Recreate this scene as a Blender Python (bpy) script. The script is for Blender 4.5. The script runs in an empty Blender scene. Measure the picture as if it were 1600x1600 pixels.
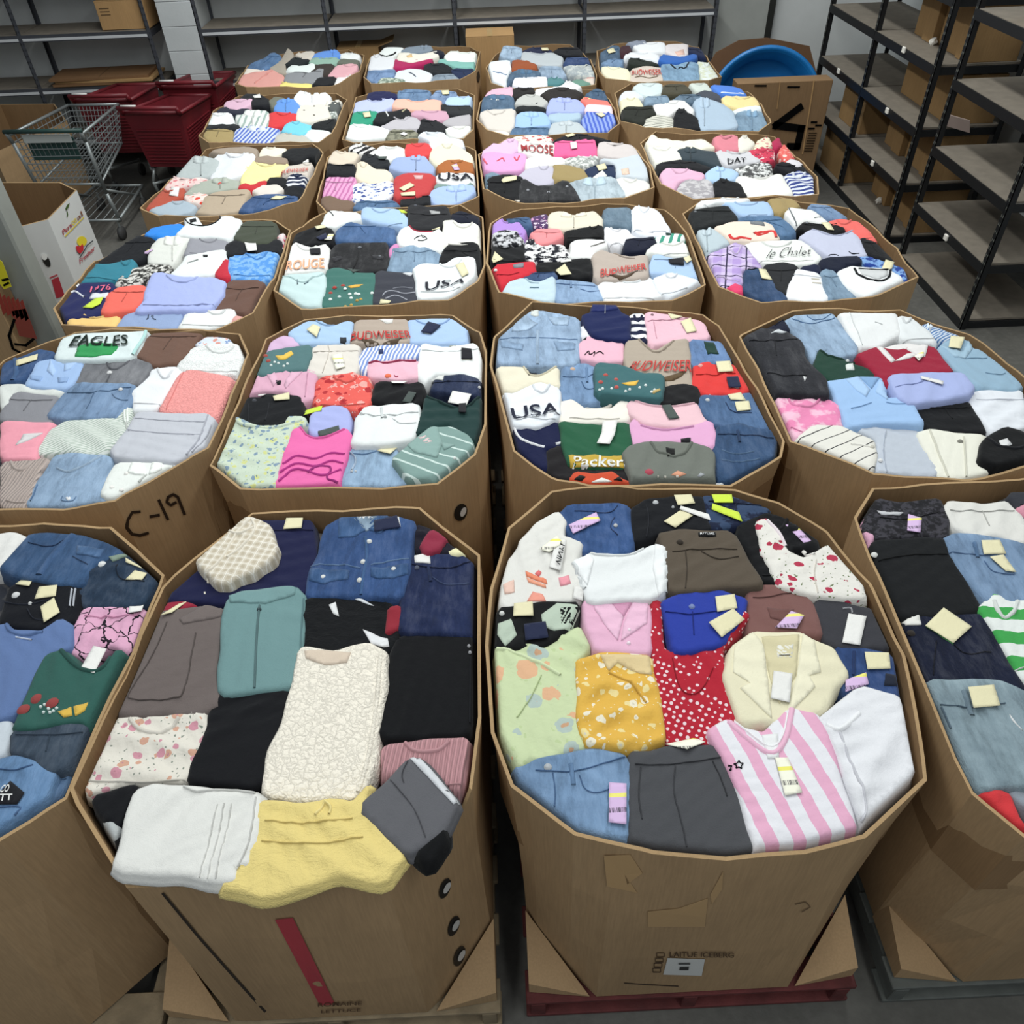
import bpy, bmesh, math, random
import numpy as np
from mathutils import Vector, Matrix
from mathutils.geometry import delaunay_2d_cdt
from mathutils.bvhtree import BVHTree

SC = bpy.context.scene
COL = SC.collection
random.seed(7)

# ------------------------------------------------------------------ camera
F_PX, CAM_H = 1237.0, 2.75
_p, _r, _y = (math.radians(a) for a in (42.4, 2.2, 0.6))
_fw = Vector((math.sin(_y)*math.cos(_p), math.cos(_y)*math.cos(_p), -math.sin(_p)))
_rt = Vector((math.cos(_y), -math.sin(_y), 0))
_up = _rt.cross(_fw)
RT = math.cos(_r)*_rt - math.sin(_r)*_up
UP = math.cos(_r)*_up + math.sin(_r)*_rt
FW = _fw
cam_data = bpy.data.cameras.new('camera')
cam_data.sensor_width = 36.0
cam_data.lens = F_PX/1600*36.0
cam_data.clip_start = 0.05
cam = bpy.data.objects.new('camera', cam_data)
COL.objects.link(cam)
cam.matrix_world = Matrix(((RT.x, UP.x, -FW.x, 0), (RT.y, UP.y, -FW.y, 0), (RT.z, UP.z, -FW.z, CAM_H), (0, 0, 0, 1)))
SC.camera = cam

# ------------------------------------------------------------------ light
SC.view_settings.view_transform = 'Standard'
SC.view_settings.look = 'None'
SC.view_settings.gamma = 1.0
SC.view_settings.use_curve_mapping = False
SC.view_settings.exposure = -0.06
world = bpy.data.worlds.new('world'); SC.world = world
world.use_nodes = True
bg = world.node_tree.nodes['Background']
bg.inputs[0].default_value = (0.80, 0.90, 1.0, 1)
bg.inputs[1].default_value = 0.30

def strip_light(x, y, z, w, l, power):
    d = bpy.data.lights.new('ceiling_strip_light', 'AREA')
    d.shape = 'RECTANGLE'; d.size = w; d.size_y = l; d.energy = power
    d.color = (0.97, 1.0, 0.98)
    o = bpy.data.objects.new('ceiling_strip_light', d); COL.objects.link(o)
    o.location = (x, y, z)
    return o
for (x, y, p) in ((-1.3, -.6, 36), (1.3, -.6, 36), (-1.3, 2.6, 52), (1.3, 2.6, 52), (-1.3, 5.2, 74), (1.3, 5.2, 74), (-1.3, 7.3, 50), (1.3, 7.3, 50)):
    strip_light(x, y, 4.3, 0.35, 2.3, p)

# ------------------------------------------------------------------ projection of photo points on real surfaces
def ray(u, v):
    return FW + RT*((u-800)/F_PX) + UP*((800-v)/F_PX)
def un(u, v, z):
    d = ray(u, v); t = (z-CAM_H)/d.z
    return (d.x*t, d.y*t)
def at_y(u, v, Y):
    d = ray(u, v); t = Y/d.y
    return Vector((d.x*t, Y, CAM_H+d.z*t))
def at_x(u, v, X):
    d = ray(u, v); t = X/d.x
    return Vector((X, d.y*t, CAM_H+d.z*t))

# ------------------------------------------------------------------ materials
def lin(h):
    h = h.lstrip('#')
    r = [int(h[i:i+2], 16)/255 for i in (0, 2, 4)]
    return tuple((c/12.92 if c <= .04045 else ((c+.055)/1.055)**2.4) for c in r)
def c4(h, k=1.0):
    return tuple(min(1, c*k) for c in lin(h)) + (1,)
ALB = 0.80
def dye(h, k):
    l = lin(h); y = .2126*l[0]+.7152*l[1]+.0722*l[2]
    return tuple(min(1, k*max(0, y+(c-y)*.90)**1.09) for c in l)+(1,)
MATS = {}
class NT:
    def __init__(s, name, rough=.85, sheen=0.0, metal=0.0, spec=.3):
        s.m = bpy.data.materials.new(name); s.m.use_nodes = True
        s.t = s.m.node_tree; s.n = s.t.nodes; s.l = s.t.links
        s.b = s.n['Principled BSDF']
        s.b.inputs['Roughness'].default_value = rough
        s.b.inputs['Metallic'].default_value = metal
        s.b.inputs['Specular IOR Level'].default_value = spec
        if sheen: s.b.inputs['Sheen Weight'].default_value = sheen
        s._c = None
    def new(s, typ, **kw):
        n = s.n.new(typ)
        for k, v in kw.items():
            if k.startswith('i_'):
                key = k[2:]
                key = int(key) if key.isdigit() else key.replace('_', ' ')
                n.inputs[key].default_value = v
            else: setattr(n, k, v)
        return n
    def coord(s, scale=(1, 1, 1), rot=0.0, warp=0.0, warpscale=8):
        if s._c is None: s._c = s.new('ShaderNodeTexCoord').outputs['Object']
        out = s._c
        if warp:
            nz = s.new('ShaderNodeTexNoise', i_Scale=warpscale, i_Detail=2.0); s.l.new(out, nz.inputs['Vector'])
            mx = s.new('ShaderNodeMixRGB', blend_type='LINEAR_LIGHT', i_Fac=warp); s.l.new(out, mx.inputs[1]); s.l.new(nz.outputs['Color'], mx.inputs[2]); out = mx.outputs[0]
        mp = s.new('ShaderNodeMapping'); mp.inputs['Rotation'].default_value = (0, 0, rot); mp.inputs['Scale'].default_value = scale
        s.l.new(out, mp.inputs['Vector'])
        return mp.outputs[0]
    def noise(s, scale, detail=3.0, vec=None, rough=.55):
        n = s.new('ShaderNodeTexNoise', i_Scale=scale, i_Detail=detail, i_Roughness=rough)
        s.l.new(vec if vec is not None else s.coord(), n.inputs['Vector']); return n.outputs['Fac']
    def ramp(s, fac, stops, interp='LINEAR'):
        r = s.new('ShaderNodeValToRGB'); r.color_ramp.interpolation = interp
        e = r.color_ramp.elements
        while len(e) < len(stops): e.new(.5)
        for i, (p, c) in enumerate(stops): e[i].position = p; e[i].color = c if len(c) == 4 else tuple(c)+(1,)
        s.l.new(fac, r.inputs[0]); return r.outputs[0]
    def mix(s, a, b, fac, mode='MIX'):
        m = s.new('ShaderNodeMixRGB', blend_type=mode)
        for i, x in ((1, a), (2, b), (0, fac)):
            if hasattr(x, 'links') or hasattr(x, 'is_linked'): s.l.new(x, m.inputs[i])
            else: m.inputs[i].default_value = x
        return m.outputs[0]
    def col(s, x):
        if isinstance(x, tuple): s.b.inputs['Base Color'].default_value = x
        else: s.l.new(x, s.b.inputs['Base Color'])
    def bump(s, h, strength=.3, dist=.01):
        b = s.new('ShaderNodeBump', i_Strength=strength, i_Distance=dist)
        s.l.new(h, b.inputs['Height']); s.l.new(b.outputs[0], s.b.inputs['Normal'])
    def math(s, op, a, b=None, clamp=False):
        m = s.new('ShaderNodeMath', operation=op); m.use_clamp = clamp
        for i, x in ((0, a), (1, b)):
            if x is None: continue
            if isinstance(x, (int, float)): m.inputs[i].default_value = x
            else: s.l.new(x, m.inputs[i])
        return m.outputs[0]

def cloth(spec):
    """procedural cloth materials: s solid, d denim, st stripes, fl floral, dt dots, sp blotches, pl plaid, rb ribbed, cr crochet"""
    if spec in MATS: return MATS[spec]
    kind, _, arg = spec.partition(':')
    a = arg.split(',')
    N = NT('cloth_'+kind, rough=.88, sheen=.08, spec=.15)
    K = ALB
    if kind in ('s', 'ck'):
        base = dye(a[0], K)
        f = N.noise(6, 4)
        c = N.mix(base, tuple(min(1, x*1.10) for x in base[:3])+(1,), f)
        N.col(c)
        fold = N.noise(13, 3, N.coord(scale=(1, .32, 1), rot=.5, warp=.06, warpscale=7))
        if kind == 'ck':     # crinkled gauze and smocking
            fold = N.noise(34, 4, N.coord(scale=(.35, 1, 1), rot=.2, warp=.05, warpscale=9), .65)
        h = N.math('ADD', N.math('ADD', N.math('MULTIPLY', N.noise(34, 6), .55), N.math('MULTIPLY', fold, 1.1)), N.math('MULTIPLY', N.noise(420, 2), .2))
        N.bump(h, .48 if kind == 'ck' else .34, .016 if kind == 'ck' else .014)
    elif kind == 'd':
        base = [c_*.92 for c_ in dye(a[0], 1.0)[:3]]; gy = sum(base)/3; base = [gy+(c_-gy)*.88 for c_ in base]
        v = N.coord(scale=(1, .25, 1))
        f = N.noise(26, 5, v, .7)
        g = N.noise(5, 3)
        dark = tuple(x*.62*K for x in base)+(1,); light = tuple(min(1, (x*1.15+.035)*K) for x in base)+(1,)
        mid = tuple(x*K for x in base)+(1,)
        c1 = N.ramp(f, [(.3, dark), (.5, mid), (.72, light)])
        c2 = N.ramp(g, [(.35, (.75, .75, .75, 1)), (.65, (1.25, 1.22, 1.18, 1))])
        N.col(N.mix(c1, c2, .8, 'MULTIPLY'))
        N.bump(N.math('ADD', N.noise(18, 5), N.math('MULTIPLY', N.noise(300, 2, v), .35)), .5, .010)
    elif kind == 'st':
        w = float(a[2]); ang = math.radians(float(a[3])); duty = float(a[4]) if len(a) > 4 else .5
        v = N.coord(rot=ang, warp=.012, warpscale=6)
        sx = N.new('ShaderNodeSeparateXYZ'); N.l.new(v, sx.inputs[0])
        m = N.math('FRACT', N.math('MULTIPLY', sx.outputs[0], 1/w))
        st = N.math('LESS_THAN', m, duty)
        N.col(N.mix(dye(a[0], K), dye(a[1], K), st))
        N.bump(N.noise(30, 5), .35, .010)
    elif kind in ('fl', 'ln'):
        sc = float(a[3])
        v = N.coord(warp=.014, warpscale=34)
        vo = N.new('ShaderNodeTexVoronoi', i_Scale=sc); N.l.new(v, vo.inputs['Vector'])
        sep = N.new('ShaderNodeSeparateColor'); N.l.new(vo.outputs['Color'], sep.inputs[0])
        if kind == 'fl':
            big = N.math('LESS_THAN', vo.outputs['Distance'], N.math('ADD', N.math('MULTIPLY', sep.outputs[1], .28), .22))
            pet = N.mix(dye(a[1], K), dye(a[2], K), N.math('GREATER_THAN', sep.outputs[0], .52))
            core = N.math('LESS_THAN', vo.outputs['Distance'], .12)
            pet = N.mix(pet, dye(a[1], K*.8), core)
            leafv = N.new('ShaderNodeTexVoronoi', i_Scale=sc*2.1); N.l.new(v, leafv.inputs['Vector'])
            leaf = N.math('LESS_THAN', leafv.outputs['Distance'], .17)
            lc = dye(a[4] if len(a) > 4 else a[2], K)
            N.col(N.mix(N.mix(dye(a[0], K), lc, leaf), pet, big))
        else:
            vo.feature = 'DISTANCE_TO_EDGE'
            N.col(N.mix(dye(a[0], K), dye(a[1], K), N.math('LESS_THAN', vo.outputs['Distance'], .03)))
        N.bump(N.noise(24, 5), .45, .012)
    elif kind == 'dt':
        vo = N.new('ShaderNodeTexVoronoi', i_Scale=float(a[2]), i_Randomness=.35); N.l.new(N.coord(rot=.6), vo.inputs['Vector'])
        N.col(N.mix(dye(a[0], K), dye(a[1], K), N.math('LESS_THAN', vo.outputs['Distance'], .27)))
        N.bump(N.noise(24, 5), .45, .012)
    elif kind == 'sp':
        f = N.noise(float(a[2]), 3.0, None, .6)
        N.col(N.ramp(f, [(.44, dye(a[0], K)), (.53, dye(a[1], K))]))
        N.bump(N.noise(24, 5), .45, .012)
    elif kind == 'pl':
        sx = N.new('ShaderNodeSeparateXYZ'); N.l.new(N.coord(rot=.25), sx.inputs[0])
        s = float(a[3])
        fx = N.math('FRACT', N.math('MULTIPLY', sx.outputs[0], s)); fy = N.math('FRACT', N.math('MULTIPLY', sx.outputs[1], s))
        wide = N.math('MULTIPLY', N.math('ADD', N.math('LESS_THAN', fx, .45), N.math('LESS_THAN', fy, .45)), .5)
        thin = N.math('ADD', N.math('LESS_THAN', N.math('ABSOLUTE', N.math('SUBTRACT', fx, .7)), .04), N.math('LESS_THAN', N.math('ABSOLUTE', N.math('SUBTRACT', fy, .7)), .04), True)
        N.col(N.mix(N.mix(dye(a[0], K), dye(a[1], K), wide), dye(a[2], K), thin))
        N.bump(N.noise(24, 5), .4, .012)
    elif kind == 'rb':
        sx = N.new('ShaderNodeSeparateXYZ'); N.l.new(N.coord(rot=.12, warp=.01, warpscale=5), sx.inputs[0])
        w = N.math('SINE', N.math('MULTIPLY', sx.outputs[0], 520))
        N.col(N.mix(dye(a[0], K*.86), dye(a[0], K*1.05), N.math('GREATER_THAN', w, -.2)))
        N.bump(N.math('MULTIPLY', w, .5), .8, .006)
    elif kind == 'cr':
        v = N.coord(warp=.015, warpscale=60)
        st_ = float(a[1]) if len(a) > 1 else .55
        vo = N.new('ShaderNodeTexVoronoi', i_Scale=float(a[2]) if len(a) > 2 else 60.0); vo.feature = 'DISTANCE_TO_EDGE'; N.l.new(v, vo.inputs['Vector'])
        N.col(N.mix(dye(a[0], K*.88), dye(a[0], K*1.08), N.math('GREATER_THAN', vo.outputs['Distance'], .06)))
        N.bump(N.math('ADD', vo.outputs['Distance'], N.math('MULTIPLY', N.noise(90, 3), .5)), st_, .010+.02*(st_ > .8))
    elif kind == 'tg':   # price ticket with printed lines and bar code
        v = N.coord()
        sx = N.new('ShaderNodeSeparateXYZ'); N.l.new(v, sx.inputs[0])
        bars = N.new('ShaderNodeTexNoise', i_Scale=900.0, i_Detail=0.0); N.l.new(N.coord(scale=(1, .02, .02)), bars.inputs['Vector'])
        on = N.math('MULTIPLY', N.math('GREATER_THAN', bars.outputs['Fac'], .5), N.math('MULTIPLY', N.math('GREATER_THAN', sx.outputs[1], -.022), N.math('LESS_THAN', sx.outputs[1], -.010)))
        yel = N.math('MULTIPLY', N.math('GREATER_THAN', sx.outputs[1], .014), N.math('LESS_THAN', sx.outputs[1], .024))
        N.col(N.mix(N.mix(dye(a[0], .95), dye(a[1], .95), yel), c4('#3a3440'), on))
        N.b.inputs['Roughness'].default_value = .6
    MATS[spec] = N.m
    return N.m

def plain(key, h, rough=.6, metal=0.0, spec=.4, k=1.0, nz=0.0, nscale=8, bump=0.0, bscale=60):
    if key in MATS: return MATS[key]
    N = NT(key, rough, metal=metal, spec=spec)
    base = c4(h, k)
    if nz:
        f = N.noise(nscale, 5)
        N.col(N.ramp(f, [(.3, tuple(x*(1-nz) for x in base[:3])), (.7, tuple(min(1, x*(1+nz)) for x in base[:3]))]))
    else: N.col(base)
    if bump: N.bump(N.noise(bscale, 4), bump, .01)
    MATS[key] = N.m
    return N.m
def cardboard(key, h='#a5794b', k=1.0):
    if key in MATS: return MATS[key]
    N = NT(key, .75, spec=.2)
    b = lin(h)
    f = N.noise(3.0, 5, N.coord(scale=(1, 1, .35)), .6)
    g = N.noise(180, 2, N.coord(scale=(1, 1, .05)))
    c = N.ramp(f, [(.25, tuple(x*.84*k for x in b)), (.5, tuple(x*k for x in b)), (.8, tuple(min(1, x*1.12*k) for x in b))])
    N.col(N.mix(c, N.ramp(g, [(.35, (.93, .93, .93)), (.65, (1.04, 1.04, 1.04))]), 1.0, 'MULTIPLY'))
    N.bump(N.math('ADD', N.noise(7, 4), N.math('MULTIPLY', g, .15)), .25, .01)
    MATS[key] = N.m
    return N.m

# ------------------------------------------------------------------ object helpers
def link(name, me, mat=None, parent=None, loc=None):
    o = bpy.data.objects.new(name, me); COL.objects.link(o)
    if mat is not None and me is not None and len(me.materials) == 0: me.materials.append(mat)
    if parent is not None: o.parent = parent
    if loc is not None: o.location = loc
    return o
def tag(o, label, cat, group=None):
    o['label'] = label; o['category'] = cat
    if group: o['group'] = group
    return o
def empty(name, loc, label, cat, group=None, rz=0.0):
    o = bpy.data.objects.new(name, None); COL.objects.link(o); o.location = loc; o.rotation_euler = (0, 0, rz)
    o.empty_display_size = .05
    return tag(o, label, cat, group)
def struct(o):
    o['kind'] = 'structure'; return o
class MB:
    """collects boxes, bars and prisms into one mesh"""
    def __init__(s): s.v = []; s.f = []
    def add(s, vs, fs):
        n = len(s.v); s.v += [tuple(p) for p in vs]; s.f += [tuple(i+n for i in f) for f in fs]; return s
    def box(s, x0, x1, y0, y1, z0, z1):
        return s.add([(x0, y0, z0), (x1, y0, z0), (x1, y1, z0), (x0, y1, z0), (x0, y0, z1), (x1, y0, z1), (x1, y1, z1), (x0, y1, z1)],
                     [(0, 3, 2, 1), (4, 5, 6, 7), (0, 1, 5, 4), (1, 2, 6, 5), (2, 3, 7, 6), (3, 0, 4, 7)])
    def bar(s, p, q, r, n=6):
        p = Vector(p); q = Vector(q); d = (q-p).normalized()
        a = d.orthogonal().normalized(); b = d.cross(a)
        vs = []
        for c in (p, q):
            for i in range(n):
                t = 2*math.pi*i/n; vs.append(c + a*math.cos(t)*r + b*math.sin(t)*r)
        fs = [(i, (i+1) % n, n+(i+1) % n, n+i) for i in range(n)] + [tuple(range(n-1, -1, -1)), tuple(range(n, 2*n))]
        return s.add(vs, fs)
    def path(s, pts, r, n=6):
        for p, q in zip(pts, pts[1:]): s.bar(p, q, r, n)
        return s
    def prism(s, poly, z0, z1):
        n = len(poly)
        return s.add([(x, y, z0) for x, y in poly]+[(x, y, z1) for x, y in poly],
                     [tuple(range(n-1, -1, -1)), tuple(range(n, 2*n))]+[(i, (i+1) % n, n+(i+1) % n, n+i) for i in range(n)])
    def mesh(s, name, smooth=False, bevel=0.0):
        me = bpy.data.meshes.new(name); me.from_pydata(s.v, [], s.f); me.update()
        if bevel:
            bm = bmesh.new(); bm.from_mesh(me); bmesh.ops.bevel(bm, geom=list(bm.edges), offset=bevel, segments=1, affect='EDGES'); bm.to_mesh(me); bm.free()
        if smooth: me.shade_smooth()
        return me
    def build(s, name, mat, parent=None, loc=None, smooth=False, bevel=0.0):
        return link(name, s.mesh(name, smooth, bevel), mat, parent, loc)
# ================================================================== the room
N = NT('concrete_floor', .55, spec=.35)
N.col(N.mix(N.ramp(N.noise(1.6, 6), [(.3, lin('#4e4d49')), (.6, lin('#66645f')), (.8, lin('#77746d'))]), N.ramp(N.noise(30, 4), [(.4, (.85, .85, .85)), (.7, (1.05, 1.05, 1.05))]), 1.0, 'MULTIPLY'))
N.bump(N.noise(60, 4), .1, .01)
M_FLOOR = N.m
M_WALL = plain('painted_wall', '#cccecd', .7, nz=.05, nscale=3, bump=.1, bscale=40)
M_WHITE = plain('painted_block', '#c2c6c6', .6, nz=.05, nscale=4, bump=.12, bscale=50)
struct(MB().box(-7.0, 4.6, -2.0, 9.6, -0.05, 0.0).build('floor', M_FLOOR))
struct(MB().box(-7.0, 4.6, 9.16, 9.36, 0.0, 4.8).build('wall_back', M_WALL))
struct(MB().box(3.98, 4.18, -2.0, 9.16, 0.0, 4.8).build('wall_right', M_WHITE))
struct(MB().box(-6.9, -6.7, -2.0, 9.16, 0.0, 4.8).build('wall_left', M_WALL))
t = struct(MB().box(2.84, 2.90, 9.08, 9.16, 0.0, 4.8).build('trim_1', plain('dark_jamb', '#232421', .6)))
t = struct(MB().box(2.30, 2.84, 9.10, 9.155, 0.02, 4.6).build('trim_2', plain('grey_panel', '#a7a9a4', .55, nz=.05)))
# white block column between the shelf bays, each block its own piece
colm = struct(MB().box(-2.995, -2.665, 8.64, 9.16, 0.0, 4.8).build('wall_column', plain('mortar', '#b3b6b6', .8)))
for k in range(8):
    link('block', MB().box(-2.998, -2.662, 8.60, 8.66, .001+k*.2, .1985+k*.2).mesh('block', bevel=.004), M_WHITE, colm)
# grey square post at the left, in front of the white bin
pp = un(88, 520, .55)
struct(MB().box(pp[0]-.145, pp[0], pp[1], pp[1]+.145, 0, 4.8).build('wall_post', plain('grey_post', '#8d908a', .5, nz=.08, nscale=5), None, None, False, .012))

# ================================================================== bins (octagonal bulk cartons full of clothes)
M_CARD = cardboard('kraft_cardboard', '#a98c69')
M_CARD2 = cardboard('kraft_cardboard_edge', '#9d825f')
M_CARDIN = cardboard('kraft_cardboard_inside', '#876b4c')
RIM = 1.05
ROWS = dict(A='front-row', B='second-row', C='third-row', D='fourth-row', E='fifth-row', F='back-row')
COLS = {'1': 'far-left', '2': 'centre-left', '3': 'centre-right', '4': 'far-right'}
def phrase(k): return ROWS[k[0]]+' '+COLS[k[1]]+' bin'
RIMS = dict(
A1='69,817 175,824 256,896 213,1013 103,1247 0,1315 w-1.75,.74 w-2.08,1.0 w-2.08,1.7 w-1.88,1.93',
A2='393,798 657,794 750,866 752,1121 737,1232 601,1372 196,1385 108,1240 253,917',
A3='861,767 794,825 765,920 758,1010 767,1145 798,1226 897,1307 1020,1335 1140,1347 1260,1332 1356,1307 1451,1217 1415,1023 1361,911 1293,834 1217,785 1145,762 965,760',
A4='1362,764 1334,809 1443,1077 1519,1240 1600,1309 w1.74,.74 w2.08,1.0 w2.08,1.7 w1.88,1.93',
B1='0,799 97,794 180,784 327,702 390,555 375,520 w-1.35,3.15 w-1.85,3.16 w-2.08,2.95 w-2.08,2.15',
B2='475,497 708,490 751,520 761,552 760,664 745,710 685,759 375,767 327,727 415,529',
B3='831,474 771,525 765,569 802,704 865,751 918,762 1143,757 1221,716 1226,691 1177,594 1124,510 1099,494 1006,479',
B4='1238,484 1154,523 1235,687 1364,743 1508,752 w1.78,1.98 w2.03,2.2 w1.97,2.62 1514,523 1407,484',
C1='82,480 97,510 337,517 396,490 430,432 455,362 430,342 300,345 225,365 147,410',
C2='475,348 512,330 720,320 755,338 759,411 748,439 701,471 470,483 427,457 454,367',
C3='814,326 764,350 759,412 779,457 873,476 1051,471 1103,443 1073,359 1039,327 942,318',
C4='1089,317 1066,332 1122,450 1190,475 1365,465 1435,435 1402,387 1327,324 1210,308',
D1='218,324 247,338 303,340 379,336 470,315 506,239 489,225 373,227 322,235',
D2='545,228 511,247 494,316 509,332 708,326 749,305 744,234 727,226 600,222',
D3='747,243 755,297 786,310 819,318 902,316 976,310 1023,293 1017,264 992,229 900,210 798,213',
D4='1024,206 1000,224 1022,270 1032,290 1084,310 1244,308 1280,302 1278,274 1256,256 1210,212',
E1='310,214 333,175 373,149 526,146 543,154 519,210 498,223 326,223',
E2='534,216 556,153 580,145 715,139 742,150 740,201 725,216 551,223',
E3='744,185 749,162 769,141 941,139 961,170 969,193 951,208 792,212 759,204',
E4='960,144 968,188 1008,200 1186,206 1206,192 1190,162 1168,144 986,130',
F1='366,130 387,104 440,84 545,77 570,88 562,112 522,135 384,137',
F2='568,122 573,101 582,86 610,75 735,72 751,81 743,112 720,125 579,131',
F3='759,105 767,130 790,137 900,137 779,81 800,71 890,70 907,79 923,94 933,115 931,134',
F4='932,80 936,112 946,124 990,127 1110,127 960,68 1060,65 1092,74 1128,120')
NOTCH = dict(A2=[(400, 1393, .17, .022), (690, 1290, .10, .06)], A1=[], C2=[(480, 350, .05, .012)])
BIN_DESC = dict(
A1='brown cardboard bulk bin with a tall left-hand stack of jeans', A2='brown bulk bin with a long red tape stripe',
A3='brown rounded bulk bin on a red pallet with white sticker', A4='brown bulk bin holding black trousers and grey-blue jeans',
B1='brown bulk bin marked C-19 in black marker')
def poly_radius(poly, c, th):
    dx, dy = math.cos(th), math.sin(th); best = None
    n = len(poly)
    for i in range(n):
        (x1, y1), (x2, y2) = poly[i], poly[(i+1) % n]
        x1 -= c[0]; x2 -= c[0]; y1 -= c[1]; y2 -= c[1]
        ex, ey = x2-x1, y2-y1
        den = dx*ey-dy*ex
        if abs(den) < 1e-9: continue
        t = (x1*ey-y1*ex)/den; u = (x1*dy-y1*dx)/den
        if t > 0 and -1e-6 <= u <= 1+1e-6 and (best is None or t > best): best = t
    return best or .5
BINS = {}
def sorted_poly(pts):
    cx = (min(p[0] for p in pts)+max(p[0] for p in pts))/2; cy = (min(p[1] for p in pts)+max(p[1] for p in pts))/2
    return sorted(pts, key=lambda p: math.atan2(p[1]-cy, p[0]-cx)), (cx, cy)
def make_bin(key):
    rnd = random.Random(key)
    pts = []
    for tk in RIMS[key].split():
        if tk[0] == 'w': x, y = map(float, tk[1:].split(',')); pts.append((x, y))
        else: u, v = map(float, tk.split(',')); pts.append(un(u, v, RIM))
    poly, c = sorted_poly(pts)
    hx, hy, ch = .47, (.60 if key[0] == 'A' else .565), .19
    bc = (c[0], c[1])
    bot = [(bc[0]+sx*a, bc[1]+sy*b) for sx, sy, a, b in ((1, 1, hx, hy-ch), (1, 1, hx-ch, hy), (-1, 1, hx-ch, hy), (-1, 1, hx, hy-ch), (-1, -1, hx, hy-ch), (-1, -1, hx-ch, hy), (1, -1, hx-ch, hy), (1, -1, hx, hy-ch))]
    th = sorted(set([round(math.atan2(p[1]-c[1], p[0]-c[0]), 4) for p in poly+bot] + [round(-math.pi+2*math.pi*(i+.5)/44, 4) for i in range(44)]))
    ts = []
    for a in th:
        if not ts or a-ts[-1] > .02: ts.append(a)
    n = len(ts)
    ph = [rnd.uniform(0, 6.28) for _ in range(4)]
    z0 = .145
    def ring(f, inset, zfix=None):
        out = []
        for a in ts:
            rt_ = poly_radius(poly, c, a); rb = poly_radius(bot, c, a)
            r = rb+(rt_-rb)*f + .012*math.sin(math.pi*f)*math.sin(3*a+ph[0]) - inset
            zr = RIM + .005*math.sin(5*a+ph[1]) + .004*math.sin(11*a+ph[2]) + .002*math.sin(29*a+ph[3])
            x, y = c[0]+r*math.cos(a), c[1]+r*math.sin(a)
            for (u, v, rad, dep) in NOTCH.get(key, []):
                q = un(u, v, RIM); dd = math.hypot(q[0]-x, q[1]-y)
                if dd < rad: zr -= dep*min(1, (rad-dd)/(rad*.25))
            z = (z0+(zr-z0)*f) if zfix is None else zr+zfix
            out.append((x, y, z))
        return out
    m = MB()
    rings = [ring(0, 0), ring(.35, 0), ring(.7, 0), ring(1, 0)]
    for r in rings: m.v += r
    for k in range(3):
        for i in range(n): j = (i+1) % n; m.f.append((k*n+i, k*n+j, (k+1)*n+j, (k+1)*n+i))
    root = empty('bulk_bin', (c[0], c[1], 0), BIN_DESC.get(key, 'brown cardboard bulk bin of folded clothes')+', the '+phrase(key).replace(' bin', ' one'), 'cardboard bin', 'cardboard bulk bins of folded clothes')
    def rel(mb):
        mb.v = [(x-c[0], y-c[1], z) for x, y, z in mb.v]; return mb
    wall = rel(m).build('side_wall', M_CARD, root)
    e = MB(); e.v += ring(1, 0)+ring(1, .009)+ring(1, .009, .0)
    for i in range(n): j = (i+1) % n; e.f.append((i, j, n+j, n+i))
    rel(e).build('rim_edge', M_CARD2, root)
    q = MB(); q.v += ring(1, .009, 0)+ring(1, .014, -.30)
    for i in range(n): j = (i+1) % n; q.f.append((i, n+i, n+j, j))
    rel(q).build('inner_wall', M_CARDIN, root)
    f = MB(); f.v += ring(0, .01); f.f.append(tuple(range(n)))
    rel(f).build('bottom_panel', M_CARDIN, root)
    bvh = BVHTree.FromPolygons([v.co+Vector((c[0], c[1], 0)) for v in wall.data.vertices], [tuple(p.vertices) for p in wall.data.polygons])
    BINS[key] = dict(root=root, poly=poly, c=c, bvh=bvh, ring=ring)
for k in RIMS: make_bin(k)

def on_wall(bvh, u, v, off=.003):
    d = ray(u, v).normalized(); o = Vector((0, 0, CAM_H))
    h, nrm, i, dist = bvh.ray_cast(o, d)
    if h is None: return None
    if nrm.dot(d) > 0: nrm = -nrm
    return h+nrm*off
def decal(key, name, pts, mat, off=.003, parent=None, sub=3):
    """a thin piece stuck on the bin wall"""
    B = BINS[key]
    P = [tuple(map(float, p.split(','))) for p in pts.split()]
    Q = []
    for a, b in zip(P, P[1:]+P[:1]):
        for k in range(sub): Q.append((a[0]+(b[0]-a[0])*k/sub, a[1]+(b[1]-a[1])*k/sub))
    W = [on_wall(B['bvh'], u, v, off) for u, v in Q]
    if any(w is None for w in W): print('decal missed', key, name); return None
    cen = sum(W, Vector())/len(W); wc = on_wall(B['bvh'], sum(q[0] for q in Q)/len(Q), sum(q[1] for q in Q)/len(Q), off) or cen
    o = Vector((B['c'][0], B['c'][1], 0)); n = len(W)
    back = (cen-Vector((0, 0, CAM_H))).normalized()*(off*.9)
    m = MB(); m.add([w-o for w in W]+[wc-o]+[w+back-o for w in W], [(i, (i+1) % n, n) for i in range(n)]+[(i, n+1+i, n+1+(i+1) % n, (i+1) % n) for i in range(n)])
    return m.build(name, mat, parent or B['root'])
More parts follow.
